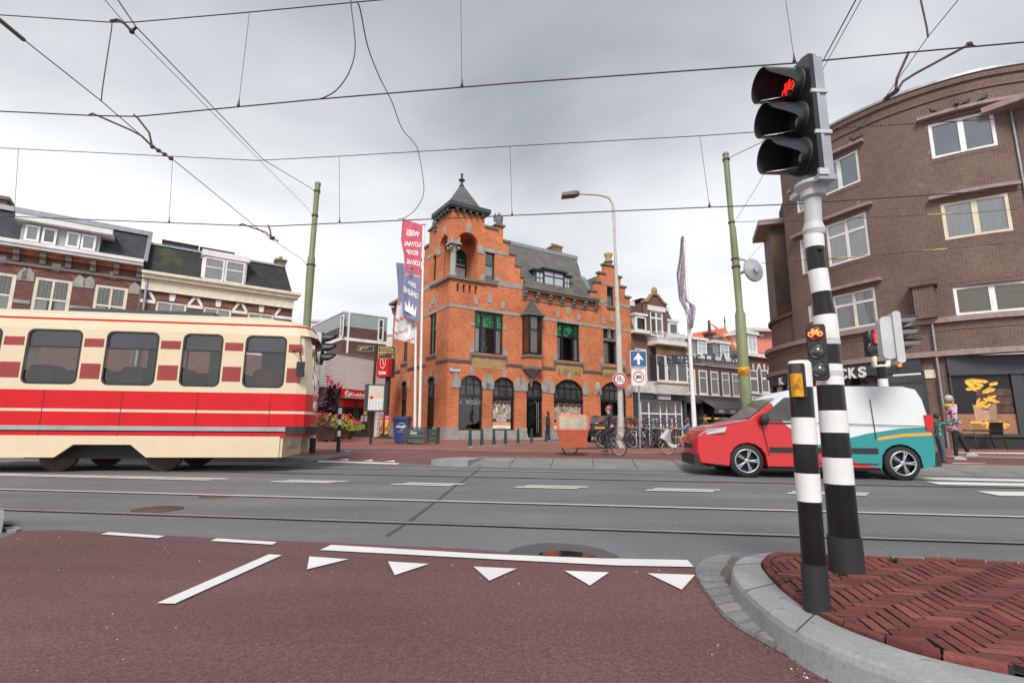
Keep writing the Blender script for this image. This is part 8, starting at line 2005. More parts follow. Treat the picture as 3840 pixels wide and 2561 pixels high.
# ------------------------------------------------------------------ planter, bin, finger post, boards
p = GP('c',1395,1372);F_ = Fr((p.x,p.y),(1,-.03));q = lambda x,y: F_.px('c',x,y)
u0,um_,z1 = q(1245,1300)[0],q(1455,1300)[0],q(1350,1195)[1];z0 = q(1350,1350)[1];g = p.z;D = .95;u1 = um_
pl = thing('planter_box','green slatted metal planter with rusty corner posts at the flagpole feet','planter',p)
mb = MB();h = (z1-z0)/3.1
for k in range(3):
 mb.box(F_,u0+.04,u1-.04,z0+k*h*1.05,z0+k*h*1.05+h*.9,-.06,0);Fs_ = Fr(F_.P(u1,0),(.62,.78));mb.box(Fs_,.0,D*.75,z0+k*h*1.05,z0+k*h*1.05+h*.9,-.06,0)
mb.split('slat',mat('planter_green',(.06,.105,.09),.55,dirt=.4),pl);mb = MB()
for u_,d in ((u0,0),(u1,0),(u0,-.8)): mb.box(F_,u_-.06,u_+.06,g,z1+.08,d-.08,d+.04)
mb.box(Fs_,D*.75-.05,D*.75+.06,g,z1+.06,-.08,.04);mb.box(F_,u0,u1,z1-.0,z1+.05,-.1,.02);mb.split('corner_post',M_RUST,pl)
mb = MB();mb.text(F_,'Aim',(u0+u1)/2-.1,(z0+z1)/2+.12,.14,.28,.006,0);mb.build('graffiti',M_WTXT,pl);mb = MB();mb.box(F_,u0,u1,z0,z1-.08,-.8,-.07);mb.build('soil',M_BLK2,pl)
p = GP('c',1180,1365);F_ = Fr((p.x,p.y),(1,-.06));q = lambda x,y: F_.px('c',x,y);a0,a1_ = q(1115,1360)[0],q(1240,1360)[0];b0,b1_ = q(1103,1110)[0],q(1262,1110)[0];z1 = q(1190,1100)[1];g = p.z
wb = thing('wheelie_bin','blue wheelie bin with white renewi print and black bag on its lid','bin',p);dd = .62
mb = MB();lo = [F_.P(a0,g+.04,0),F_.P(a1_,g+.04,0),F_.P(a1_,g+.04,-dd*.8),F_.P(a0,g+.04,-dd*.8)];hi = [F_.P(b0,z1,.05),F_.P(b1_,z1,.05),F_.P(b1_,z1,-dd),F_.P(b0,z1,-dd)];mb.loft([lo,hi],0,False);mb.build('body',M_BLUE2,wb)
mb = MB();mb.box(F_,b0-.04,b1_+.04,z1,z1+.07,-dd-.05,.1);mb.box(F_,b0,b1_,z1+.07,z1+.12,-dd,.05);mb.build('lid',M_BLUE2,wb);mb = MB();random.seed(2)
for k in range(7): mb.ell(F_.P(b0+.1+.09*k,z1+.13,-.2-.05*(k % 2)),(.09,.13,.035),8,5)
mb.build('bin_bag',M_BLK,wb)
mb = MB()
for u_ in (a0+.05,a1_-.05): mb.lathe(F_.P(u_,g+.1,-dd*.85),[(.1,-.03),(.1,.03)],14,ax=F_.d)
mb.split('wheel',M_RUB,wb)
mb = MB();um = (a0+a1_)/2+.01;zc = q(1165,1172)[1];mb.text(F_,'renewi',um,zc,.11,.42,.05,0,bold=.03);mb.ring(F_.P(um+.02,zc,.05),F_.n,.14,.01,24,4,0,.5,5.6);mb.text(F_,'WASTE NO MORE',um,zc-.22,.03,.3,.04,0);mb.box(F_,b1_-.03,b1_-.02,zc,zc+.02,.04,.05);mb.build('print',M_WTXT,wb)
# finger post with map board
p = GP('c',850,1368);Yf = p.y;P = [p.copy()]+[atY('c',x,y,Yf) for x,y in ((862,1010),(888,700),(905,430),(914,262))]
fp_ = thing('finger_post','black finger post with three direction arms and a town map board','signpost',p);mb = MB();mb.tube(P,[.055,.055,.06,.06,.06],12);mb.ell(P[-1]+Vector((0,0,.03)),(.06,.06,.08),8,6,1);mb.build('post',[M_BLK2,M_GOLD],fp_)
F_ = Fr((0,Yf-.05),(1,0));q = lambda x,y: F_.px('c',x,y)
for (xl,xr,yt,yb,sg,tx) in ((708,885,287,342,-1,['Haven 0,5']),(938,1128,288,355,1,['Keizerstraat &','Vissersvrouw 0,6','Strand 0,6']),(938,1130,362,424,1,['Bad 1,0'])):
 a,b_ = q(xl,yt),q(xr,yb);u0,u1,z0,z1 = a[0],b_[0],b_[1],a[1];e_ = .07;F_s = F_
 pt = [(u0,z0),(u1-e_,z0),(u1,z0+.07),(u1,z1-.07),(u1-e_,z1),(u0,z1)] if sg > 0 else [(u0+e_,z0),(u1,z0),(u1,z1),(u0+e_,z1),(u0,z1-.07),(u0,z0+.07)]
 mb = MB();mb.prism(F_s,pt,-.03,0,1);cu,cz = (u0+u1)/2,(z0+z1)/2;mb.prism(F_s,[(cu+(u-cu)*.965,cz+(z-cz)*.9) for u,z in pt],0,.003,0)
 for k,l_ in enumerate(tx): mb.text(F_s,l_,u0+(.06 if sg > 0 else .16),z1-.075-k*.1,.065,None,.005,1,al='L',bold=.03)
 ua = u1-.14 if sg > 0 else u0+.14;zc = (z0+z1)/2-.02;mb.box(F_s,ua-.07,ua+.05,zc-.008,zc+.008,.003,.006,1)
 for k in (-1,1): mb.prism(F_s,[(ua+sg*.06,zc),(ua+sg*.0,zc+k*.06),(ua-sg*.02,zc+k*.045),(ua+sg*.035,zc)],.003,.006,1)
 mb.build('direction_arm',[M_BLK2,M_GOLD],fp_)
F_ = Fr((0,Yf-.1),(.98,.1));q = lambda x,y: F_.px('c',x,y);u0,u1 = q(783,860)[0],q(1018,860)[0];z0,z1 = q(900,1008)[1],q(900,708)[1]
mb = MB();mb.prism(F_,rr(u0,u1,z0,z1,.03,2),-.08,.02);mpb = mb.build('map_board',M_ANTH,fp_)
b = NB('town_map');t = b.n('ShaderNodeTexCoord').outputs['Object'];vo = b.n('ShaderNodeTexVoronoi',{'Vector': t,'Scale': 9.},feature='DISTANCE_TO_EDGE').outputs[0];c_ = b.ramp(b.noise(t,2.5,3).outputs[0],[(.35,(.35,.5,.45)),(.5,(.6,.58,.4)),(.65,(.62,.45,.42))]);M_MAP = b.fin(b.mix(b.n('ShaderNodeMapRange',{0: vo,1: 0,2: .03,3: .8,4: 0.}).outputs[0],c_,(.7,.7,.68)),.2)
mb = MB();mu0,mu1 = q(828,860)[0],q(995,860)[0];zs3 = [q(900,y)[1] for y in (990,873,723)];mb.box(F_,mu0,mu1,zs3[1],zs3[2],.02,.024,0);mb.box(F_,mu0,mu1,zs3[0],zs3[1],.02,.024,1)
for k in range(14):
 for j in range(5): mb.box(F_,mu0+.03+(mu1-mu0)*j/5,mu0+.01+(mu1-mu0)*(j+.85)/5,zs3[0]+.04+(zs3[1]-zs3[0]-.06)*k/14,zs3[0]+.052+(zs3[1]-zs3[0]-.06)*k/14,.024,.026,2)
uc,zc = q(863,855);disc(mb,F_,uc,zc,.07,.027,3);mb.box(F_,mu1-.14,mu1-.02,zs3[0]+.01,zs3[0]+.06,.026,.028,4);mb.build('map',[M_MAP,M_WHITE2,M_GREY,M_RED1,MATS['poster_yellow']],mpb)
# pavement boards
for i,(xa,xb,ya,yb,lab) in enumerate(((998,1055,1048,1268,'red and yellow Kruidvat pavement board, nearer of the pair'),(943,985,1052,1265,'red pavement board half hidden behind the totem post'))):
 p = GP('c',(xa+xb)/2+5,1305-i*4);F_ = Fr((p.x,p.y),(.9,-.3 if i else .25));a,b_ = F_.px('c',xa,yb),F_.px('c',xb,ya);o = thing('pavement_board',lab,'sandwich board',p,'Kruidvat pavement boards')
 mb = MB();mb.prism(F_,rr(a[0],b_[0],a[1],b_[1],.04,2),-.03,0);mb.build('frame',M_RED1,o);w_ = b_[0]-a[0];mb = MB();mb.box(F_,a[0]+.05,b_[0]-.05,a[1]+.08,b_[1]-.45,0,.004,0);
 for k in range(5): mb.box(F_,a[0]+w_*(.2+.12*k),a[0]+w_*(.28+.12*k),a[1]+.2+.06*(k % 2),b_[1]-.8+.05*k,.004,.006,2)
 mb.text(F_,'ACTIE',(a[0]+b_[0])/2,b_[1]-.36,.14,w_*.8,.005,1,bold=.04);mb.text(F_,'Kruidvat',(a[0]+b_[0])/2,b_[1]-.12,.09,w_*.8,.005,1,bold=.03);mb.build('poster',[MATS['poster_yellow'],M_WTXT,M_BLK2],o)
 mb = MB();mb.lathe(p,[(.5,0),(.48,.06),(.12,.14),(.1,.3)],18);mb.build('base',M_RUB,o)
# flower tubs
def tub(c,x,y,sc_,seed,lab,canna):
 random.seed(seed);p = GP(c,x,y);o = thing('flower_tub',lab,'planter',p,'flower tubs by the drugstore');mb = MB();mb.lathe(p,[(.42*sc_,.06),(.46*sc_,.1),(.78*sc_,.85*sc_),(.7*sc_,.82*sc_)],8,sm=False)
 for k in range(6): a = k*1.047;mb.bx(p.x+.38*sc_*math.cos(a)-.05,p.x+.38*sc_*math.cos(a)+.05,p.y+.38*sc_*math.sin(a)-.05,p.y+.38*sc_*math.sin(a)+.05,p.z,p.z+.12)
 mb.build('tub',M_RUST,o);mb = MB()
 def leaf(mb,q,l,mi,w_=.4): d = Vector((random.gauss(0,1),random.gauss(0,1),random.gauss(.2,.8))).normalized()*l;s_ = d.orthogonal().normalized()*l*w_;mb.face([q,q+d*.5+s_,q+d,q+d*.5-s_],mi)
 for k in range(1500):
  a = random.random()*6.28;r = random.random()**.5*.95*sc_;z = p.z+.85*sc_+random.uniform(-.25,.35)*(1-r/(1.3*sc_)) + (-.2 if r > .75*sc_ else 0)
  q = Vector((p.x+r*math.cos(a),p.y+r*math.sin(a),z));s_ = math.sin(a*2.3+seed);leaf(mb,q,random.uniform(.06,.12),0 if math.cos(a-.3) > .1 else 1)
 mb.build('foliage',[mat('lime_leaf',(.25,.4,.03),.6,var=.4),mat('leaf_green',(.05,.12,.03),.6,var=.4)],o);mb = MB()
 for k in range(300):
  a = random.random()*6.28;r = random.uniform(.45,1.0)*sc_;q = Vector((p.x+r*math.cos(a),p.y+r*math.sin(a),p.z+.85*sc_+random.uniform(-.25,.35)));m_ = 0 if math.sin(a*3+seed) > .1 else (1 if random.random() < .7 else 2)
  for j in range(3): leaf(mb,q+Vector((random.gauss(0,.02),random.gauss(0,.02),random.gauss(0,.02))),.07,m_,.5)
 mb.build('flowers',[mat('flower_red',(.65,.05,.02),.5),mat('flower_pink',(.65,.12,.32),.5),mat('flower_orange',(.7,.3,.03),.5)],o)
 if canna:
  mb = MB()
  for k in range(260):
   h = random.random();a = random.random()*6.28;r = random.random()*.42*sc_*(1.1-h*.7);q = Vector((p.x+r*math.cos(a),p.y+r*math.sin(a),p.z+.95*sc_+h*1.25*sc_));leaf(mb,q,random.uniform(.2,.42)*sc_,0,.22)
  for k in range(5): a = k*1.3;q = Vector((p.x+.15*math.cos(a),p.y+.15*math.sin(a),p.z+.8));mb.tube([q,q+Vector((.1*math.cos(a),.1*math.sin(a),1.5*sc_+.1*k))],.015,5)
  mb.build('canna_leaves',mat('purple_leaf',(.055,.022,.035),.5,var=.4),o);mb = MB()
  for k in range(3):
   a = k*2.1;b_ = Vector((p.x+.3*math.cos(a),p.y+.25*math.sin(a),p.z+2.2*sc_+.15*k));
   for j in range(30): leaf(mb,b_+Vector((random.gauss(0,.04),random.gauss(0,.04),random.random()*.35)),.1,0)
  mb.split('canna_flowers',mat('canna_red',(.6,.03,.05),.5),o)
tub('c',385,1340,1.12,1,'large rusty flower tub with purple cannas and red blooms',True);tub('c',560,1315,.92,5,'rear flower tub with pink blooms behind the striped bollard',False)
# ------------------------------------------------------------------ striped posts of the far side
def stripes(c,xb,yb_,xt,yt,w,nst,name,lab,cat):
 b_ = GP(c,xb,yb_);Y = b_.y;t = atY(c,xt,yt,Y);r = (atY(c,xb+w/2,yb_,Y)-atY(c,xb-w/2,yb_,Y)).length/2;o = thing(name,lab,cat,b_);P = [b_,b_.lerp(t,.5),t];Rr = [r]*3
 for z0,z1,m_ in nst: z0,z1 = b_.z+(t.z-b_.z)*z0,b_.z+(t.z-b_.z)*z1;banded(o,P,Rr,[(z0,z1,m_,.006 if m_ is M_SLEEVE else 0)],16)
 mb = MB();mb.lathe(t,[(r,0),(r*.8,.03),(.001,.04)],16);mb.build('cap',M_SIGW,o);return o,b_,t,r
stripes('c',492,1488,515,985,38,[(0,.28,M_SLEEVE),(.28,.41,M_SIGK),(.41,.53,M_SIGW),(.53,.66,M_SIGK),(.66,.78,M_SIGW),(.78,.9,M_SIGK),(.9,1,M_SIGW)],'striped_bollard','black and white striped bollard at the tip of the far island','bollard')
o,b_,t,r = stripes('c',205,1500,262,500,62,[(0,.2,M_SLEEVE),(.2,.28,M_SIGW),(.28,.36,M_SIGK),(.36,.44,M_SIGW),(.44,.52,M_SIGK),(.52,.6,M_SIGW),(.6,.68,M_SIGK),(.68,.76,M_SIGW),(.76,.83,M_SIGK),(.83,.89,M_SIGW),(.89,1,M_LGREY)],'traffic_light','striped traffic light pole with grey backed head right behind the tram','traffic light')
Yt = b_.y;F_ = Fr((0,Yt),(.97,.25));a,c2 = F_.px('c',160,480),F_.px('c',330,135);mb = MB();mb.prism(F_,rr(a[0],c2[0]-.03,a[1],c2[1],.06,3),-.25,0);mb.build('housing',M_LGREY,o);mb = MB();mb.box(F_,c2[0]-.03,c2[0],a[1],c2[1],-.3,.02);mb.build('backboard',M_BLK2,o)
def visor(par,c,ax,L,r):
 mb = MB();ax = Vector(ax).normalized();a = ax.cross(Vector((0,0,1))).normalized();n = 14
 for k in range(n):
  w0,w1 = R_(-100)+R_(200)*k/n,R_(-100)+R_(200)*(k+1)/n;f = lambda w,l: c+ax*l+(a*math.sin(w)+Vector((0,0,1))*math.cos(w))*r
  l0,l1 = L*(1-.65*(abs(w0)/R_(100))**3),L*(1-.65*(abs(w1)/R_(100))**3);mb.face([f(w0,0),f(w0,l0),f(w1,l1),f(w1,0)],0,None,True)
 mb.lathe(c,[(r*.95,-.01),(r*.95,.02),(r*.6,.04),(.001,.05)],14,ax=ax,mi=0);mb.build('hood',M_BLK,par)
for y in (200,310,420): zc = F_.px('c',330,y)[1];visor(o,F_.P(c2[0],zc,-.13),F_.d,.34,.15)
# green bollards
bo = None
for i,(x,y) in enumerate(((1028,286),(1200,281),(1378,266),(1548,260),(1735,246),(1933,236),(2145,227))):
 p = GP('x',x,y);lab = 'green cast iron bollard, '+('first of the row from the left','second of the row from the left','third from the left, in front of the to-let poster','fourth, in the middle of the row','fifth from the left, by the pier before the door','sixth, in front of the open dark door','last of the row, in front of the standing woman')[i]
 if not bo:
  bo = thing('bollard',lab,'bollard',p,'green bollards before the orange building',local=True);mb = MB();H_ = .9;mb.lathe((0,0,-.02),[(.105,0),(.1,.05),(.065,H_-.12)],14);mb.build('shaft',M_BOL,bo);mb = MB();mb.lathe((0,0,H_-.14),[(.07,0),(.075,.02),(.06,.04),(.07,.06),(.06,.11),(.001,.14)],14);mb.build('cap',M_BOL,bo)
  h_img = atY('x',1030,18,p.y).z-p.z;bo.scale = (h_img/H_,)*3;bs_ = bo.scale.copy()
 else: c_ = copy_thing(bo,p,0,lab)
# pedestrian signal pole on the right
Yq = 11.6;b_ = atY('h',1262,1115,Yq);t = atY('h',1246,980,Yq);g = b_+(b_-t)*((b_.z-.05)/(t.z-b_.z));o = thing('traffic_light','pedestrian light and grey backed signal on a pole beyond the van','traffic light',(g.x,g.y,g.z));P = [g,b_,t];Rr = [.11,.1,.1]
banded(o,P,Rr,[(g.z,b_.z-.3,M_SIGK,0),(b_.z-.3,b_.z+.12,M_SIGW,0),(b_.z+.12,b_.z+.4,M_SIGK,0),(b_.z+.4,t.z,M_SIGW,0)],16)
F_ = Fr((0,Yq-.1),(1,.05));q = lambda x,y: F_.px('h',x,y)
mb = MB();A = [F_.P(*q(1190,900)),F_.P(*q(1192,975)),F_.P(*q(1245,985)),F_.P(*q(1300,970)),F_.P(*q(1300,900))];mb.tube(A,.06,8);mb.tube([F_.P(*q(1245,985)),t],.06,8);mb.build('bracket',M_CREAM,o)
u0,z1 = q(1136,705);u1,z0 = q(1240,895);mb = MB();mb.box(F_,u0,u1,z0,z1,-.15,.02);mb.build('pedestrian_head',M_BLK2,o)
for y,nm in ((752,0),(845,1)): c_ = q(1192,y);disc_ = MB();disc_.lathe(F_.P(c_[0],c_[1],.02),[(.19,0),(.19,.03),(.15,.03)],18,ax=F_.n,close=True);disc_.lathe(F_.P(c_[0],c_[1],.02),[(.16,0),(.001,.03)],18,ax=F_.n);disc_.build('lens',M_BLK,o)
cx,cz = q(1193,752);mb = MB();mb.ell(F_.P(cx,cz+.13,.06),(.035,.01,.035),8,6);mb.prism(F_,[(cx-.06,cz+.08),(cx+.06,cz+.08),(cx+.05,cz-.03),(cx+.045,cz-.15),(cx-.045,cz-.15),(cx-.05,cz-.03)],.055,.065);mb.build('red_figure',M_LED,o)
mb = MB();mb.text(F_,'36.1',u0+.12,z0+.05,.06,.14,.025);mb.build('number',M_WTXT,o)
F_ = Fr((0,Yq),(.93,-.36));u0,u1 = F_.px('h',1232,760)[0],F_.px('h',1340,760)[0];z0,z1 = F_.px('h',1290,925)[1],F_.px('h',1290,600)[1];mb = MB();mb.prism(F_,rr(u0,u1,z0,z1,.08,3),-.15,.12);mb.build('housing',M_LGREY,o);mb = MB();mb.prism(F_,rr(u1-.02,u1+.1,z0-.08,z1+.08,.05,4),-.2,.16);mb.build('backboard',M_LGREY,o)
for y in (650,742,832): zc = F_.px('h',1360,y)[1];visor(o,F_.P(u1+.1,zc,0),F_.d,.3,.15)
# illuminated street letters hung over the shopping street
p0,p1 = atY('e',785,740,27),atY('e',1650,705,30);F_ = Fr((p0.x,p0.y),(p1.x-p0.x,p1.y-p0.y));o = thing('letter_garland','KEIZERSTRAAT in tinsel letters strung across the shopping street','hanging sign',p0);ul_ = (p1-p0).length
mb = MB();zA,zB_ = F_.px('e',800,740)[1],F_.px('e',1630,700)[1];word = 'KEIZERSTRAAT';xs_ = [805,910,970,1020,1090,1165,1225,1310,1400,1500,1610]
for ch,x in zip('KEIZERSTRAA',xs_): u_,z_ = F_.px('e',x,738-(x-800)*.035);mb.text(F_,ch,u_,z_,.52,.4,0,0,th=.06,bold=.015)
mb.split('letter',mat('tinsel',(.1,.13,.18),.4,.3,var=.7,scale=9),o);mb = MB()
for y0,y1 in ((685,640),(800,765)): a,b_ = F_.px('e',780,y0),F_.px('e',1660,y1-5);mb.tube([F_.P(*a),F_.P((a[0]+b_[0])/2,(a[1]+b_[1])/2-.12),F_.P(*b_)],.012,5)
mb.build('carrier_cable',M_ANTH,o)
# café chair
p = (GP('o',1610,855)+GP('o',2010,878))/2;o = thing('cafe_chair','black cafe armchair in front of the fries poster','chair',p);F_ = Fr((p.x,p.y),(1,.05));q = lambda x,y: F_.px('o',x,y);mb = MB();D = .55;s1_ = .025
Lf,Rf,Lb,Rb = q(1610,855)[0],q(2010,878)[0],q(1755,882)[0],0;zs = q(1700,690)[1];za = q(1700,600)[1];zt = q(1950,490)[1];g = p.z;ub = q(1965,600)[0];ul2 = q(1600,700)[0]
for d in (0,.5): 
 mb = MB();mb.tube([F_.P(ul2+d*.0,g,d-.25),F_.P(ul2-.02,za-.05,d-.25),F_.P(ul2+.06,za,d-.25),F_.P(ub,za-.02,d-.25)],s1_,6);mb.tube([F_.P(ub+.12,g,d-.25),F_.P(ub-.02,zs,d-.25),F_.P(ub+.05,zt,d-.25)],s1_,6);mb.build('arm_frame',M_BLK,o)
mb = MB();mb.box(F_,ul2,ub,zs-.03,zs+.01,-.25,.25);mb.build('seat',M_BLK2,o);mb = MB();mb.prism(F_,[(ub-.04,zs+.08),(ub+.0,zs+.08),(ub+.07,zt),(ub+.03,zt)],-.24,.24);mb.build('backrest',M_BLK2,o)
# ------------------------------------------------------------------ overhead wires
def wire(pts,r,lab,nm='overhead_wire',m_=None,cat='wire',g=None):
 mb = MB();mb.tube(dens(pts,4) if nm == 'feeder_cable' else pts,r,6)
 return single(nm,mb,m_ or M_WIRE,lab,cat,pts[0],g)
def track(c_pts,n,ext=(14,14)):
 P = [atN(c,x,y,n) for c,x,y in c_pts];a = P[0]-SV*ext[0];a.z = P[0].z+.1;b_ = P[-1]+SV*ext[1];b_.z = P[-1].z+.15;return [a]+P+[b_]
N1,N2 = 5.55,10.2
W2 = track([('l',0,512),('l',430,532),('l',630,536),('l',1480,455),('l',2351,383),('m',1290,292),('m',1820,242),('m',2351,195)],N1,(8,8));wire(W2,.0085,'contact wire over the near track',g='contact wires')
W1 = track([('l',0,70),('l',510,104),('l',620,103),('l',1140,58),('l',1630,12),('l',1780,-2),('m',600,-70)],N1,(8,8));wire(W1,.0075,'carrier cable high above the near track')
W4 = track([('l',0,993),('l',1100,1036),('l',1230,1040),('l',2351,990),('m',910,952),('m',1250,940),('m',2351,868)],N2);wire(W4,.011,'contact wire over the far track crossing the orange tower',g='contact wires')
W3 = track([('l',0,680),('l',1180,738),('l',1560,718),('l',2351,672),('m',860,625),('m',1110,608),('m',1450,592),('m',2351,540)],N2);wire(W3,.0085,'carrier cable above the far track')
wd_ = 0
for (c,xa,ya,xb,yb2,n,lab) in (('l',1145,62,1095,488,N1,'dropper wire left of the slack feeder loop over the near track'),('l',2115,-60,2121,398,N1,'dropper wire straight above the orange building over the near track'),('m',1248,-60,1297,285,N1,'dropper wire meeting the top of the big signal head'),
  ('l',85,685,65,990,N2,'leftmost dropper wire of the far track'),('l',793,724,776,1022,N2,'dropper wire above the dormer house on the left'),('l',1558,718,1559,1020,N2,'dropper wire just right of the left green pole'),('l',2342,676,2351,988,N2,'dropper wire above the orange roof ridge'),('m',862,626,907,948,N2,'dropper wire between the lamp arm and the right green pole')):
 a,b_ = atN(c,xa,ya,n),atN(c,xb,yb2,n);mb = MB();mb.tube([a,b_],.0035 if n == N1 else .005,5);mb.lathe(b_,[(.022 if n == N1 else .03,0),(.012,.05),(.004,.12)],6);single('dropper_wire',mb,M_PWIRE,lab,'wire',b_,'droppers of the overhead line')
def spanw(pts,lab,r=.006,m_=None,nm='span_wire'): return wire([atN(c,x,y,n) for c,x,y,n in pts],r,lab,nm,m_)
pt = lambda c,x,y,Y: atY(c,x,y,Y)
wire([atN('l',-60,45,3.6),atN('l',130,200,4.2),atN('l',465,465,4.9),atN('l',705,672,5.7),atN('l',790,730,6.3),atN('l',1240,1095,10.4),atY('a',2215,530,14.1),atY('a',2258,577,14.45)],.006,'span wire falling from the top left corner to the left green pole')
wire([atN('l',-60,45,3.6),atN('l',110,185,4.1)],.022,'thick insulator rod in the top left corner','insulator_rod',mat('insulator_olive',(.12,.11,.07),.6),'insulator')
wire([atN('l',520,-30,5.0),atN('l',625,125,5.5),atN('l',1210,735,10.2),atY('l',1390,842,13.6),atY('l',1448,878,14.45)],.008,'upper span wire running to the top clamp of the left green pole')
wire([atN('l',455,-30,5.0),atN('l',600,140,5.5),atN('l',1205,750,10.2),atY('l',1405,950,13.9),atY('l',1440,992,14.45)],.005,'thin span wire running to the second clamp of the left green pole')
wire([atN('l',515,100,5.55),atN('l',512,135,5.5),atN('l',470,410,5.0),atN('l',465,462,4.95)],.007,'hanging strut between the top left fitting and the sloping span wire','hanger_rod')
mb = MB();P = [atN('l',x,y,5.55) for x,y in ((508,98),(540,92),(570,108),(605,145),(628,125))];mb.tube(P,.02,6);mb.ell(P[3],.04,6,4);single('wire_fitting',mb,M_RUST,'curved steady arm where the high cable meets the twin span wires at top left','wire fitting',P[0])
mb = MB();P = [atN('l',x,y,5.6) for x,y in ((408,530),(425,522),(600,598),(650,625),(700,675),(785,728))];mb.tube(P,.013,6);P2_ = [atN('l',x,y,5.6) for x,y in ((615,528),(630,540),(685,610),(698,670))];mb.tube(P2_,.013,6)
for k in range(4): mb.ell(P[4].lerp(P[5],k/3),(.035,.03,.03),6,4)
single('wire_bridle',mb,M_RUST,'pair of curved bridle arms gripping the near contact wire at left','wire fitting',P[0],'bridle arms of the contact wires')
mb = MB();P = [atN('a',x,y,10.2) for x,y in ((1755,285),(1780,275),(1950,335),(2000,378),(2045,402))];mb.tube(P,.017,6);mb.tube([atN('a',x,y,10.2) for x,y in ((1970,285),(1985,320),(1992,372))],.017,6);mb.ell(P[3],(.07,.05,.05),6,4);single('wire_bridle',mb,M_RUST,'bridle arms on the far contact wire left of the left green pole','wire fitting',P[0],'bridle arms of the contact wires')
mb = MB();P = [atN('m',x,y,5.6) for x,y in ((2125,215),(2100,205),(1850,340),(1795,375),(1770,415))];mb.tube(P,.014,6);mb.tube([atN('m',x,y,5.6) for x,y in ((1822,240),(1795,300),(1768,360),(1762,412))],.014,6);mb.ell(P[1],(.04,.03,.03),6,4);mb.tube([P[4],atN('m',1715,455,5.9)],.025,6);single('wire_bridle',mb,M_RUST,'bridle arms on the near contact wire above the curved brick building','wire fitting',P[0],'bridle arms of the contact wires')
wire([atN('l',x,y,5.5) for x,y in ((1612,-10),(1612,30),(1625,130),(1630,240),(1600,340),(1545,415),(1490,448),(1460,457))],.0075,'short slack feeder cable looping onto the near contact wire','feeder_cable')
wire([atN('l',x,y,n) for x,y,n in ((1638,8,5.5),(1655,50,5.6),(1690,220,6.3),(1745,360,7.2),(1800,470,8),(1845,590,9),(1900,655,9.8),(1920,695,10.2),(1940,800,10.2),(1945,890,10.2),(1910,960,10.2),(1860,1000,10.2),(1828,1007,10.2))],.0085,'long slack feeder cable drooping between both tracks towards the flags','feeder_cable')
wire([atN('m',1590,-20,5.2),atN('m',1372,385,7.5),atN('m',1145,655,10.2),atY('g',90,800,11.8),atY('g',62,825,11.95)],.008,'twin span wire from the right green pole passing behind the signal head')
wire([atN('m',1615,-20,5.2),atN('m',1377,410,7.5),atY('m',1125,855,10.6),atY('m',1035,1000,11.8),atY('g',105,1305,11.95)],.005,'thinner span wire to the second clamp of the right green pole')
wire([atN('m',2075,-30,4.2),atN('m',1910,170,5.0),atN('m',1720,440,5.8),atY('g',1200,440,8.0),atY('g',780,920,10),atY('g',400,1395,11.4),atY('h',215,155,11.8)],.004,'thin tension wire crossing the brown facade to the wheel tensioner')
wire([atN('m',1872,-20,5.0),atN('m',1905,130,5.0),atN('m',1910,172,5.0)],.009,'short hanger rod at top right above the brown building','hanger_rod')
for (pts,lab) in (([('g',115,1305,12),('g',320,1300,12),('g',600,1295,12),('g',1500,1255,13),('g',1910,1238,13.3),('g',2300,1205,13.5)],'stay wire from the right green pole across the brown facade'),([('h',320,180,12),('h',640,158,12),('h',1060,130,12.3),('h',1760,68,13),('h',2300,20,13.5)],'lower stay wire across the brown facade from the tensioner')):
 wire([atY(*q) for q in pts],.007,lab)
 P = [atY(*q) for q in pts]
for (c,xa,ya,xb,yb2,Y,lab) in (('g',1600,1250,1790,1240,13.1,'yellow insulator rod on the upper stay wire'),('h',1565,86,1755,70,12.9,'yellow insulator rod on the lower stay wire at right'),('h',860,147,1050,132,12.2,'yellow insulator rod on the lower stay wire beside the pole')): wire([atY(c,xa,ya,Y),atY(c,xb,yb2,Y)],.022,lab,'insulator_rod',mat('insulator_yellow',(.45,.33,.12),.5),'insulator')
# ------------------------------------------------------------------ people
def skinmesh(J,chains,rad,lv=1,ell=(),vox=None):
 """grow a continuous surface over joint chains"""
 idx = {};V = [];E = set()
 for ch in chains:
  for a in ch:
   if a not in idx: idx[a] = len(V);V.append(J[a])
  for a,b_ in zip(ch,ch[1:]): E.add((idx[a],idx[b_]))
 me = bpy.data.meshes.new('s');me.from_pydata(V,list(E),[]);o = bpy.data.objects.new('s',me);COL.objects.link(o)
 o.modifiers.new('k','SKIN');
 if not me.skin_vertices: me.attributes.new('skin','FLOAT','POINT')
 sv = me.skin_vertices[0].data
 for a,i in idx.items():
  r = rad.get(a,.05);sv[i].radius = r if isinstance(r,tuple) else (r,r);sv[i].use_root = (i == 0)
 sb = o.modifiers.new('d','SUBSURF');sb.levels = lv
 m2 = bpy.data.meshes.new_from_object(o.evaluated_get(bpy.context.evaluated_depsgraph_get()))
 mb = MB();mb.mesh([v.co.copy() for v in m2.vertices],[tuple(p.vertices) for p in m2.polygons],0,True);bpy.data.objects.remove(o)
 if vox:
  for c,r in ell: mb.ell(c,r,12,8)
  me = bpy.data.meshes.new('s');me.from_pydata(mb.v,[],mb.f);o = bpy.data.objects.new('s',me);COL.objects.link(o);rm = o.modifiers.new('r','REMESH');rm.mode = 'VOXEL';rm.voxel_size = vox;rm.use_smooth_shade = True
  m2 = bpy.data.meshes.new_from_object(o.evaluated_get(bpy.context.evaluated_depsgraph_get()));mb = MB();mb.mesh([v.co.copy() for v in m2.vertices],[tuple(p.vertices) for p in m2.polygons],0,True);bpy.data.objects.remove(o)
 return mb
SKIN = mat('skin',(.5,.27,.19),.5,var=.06)
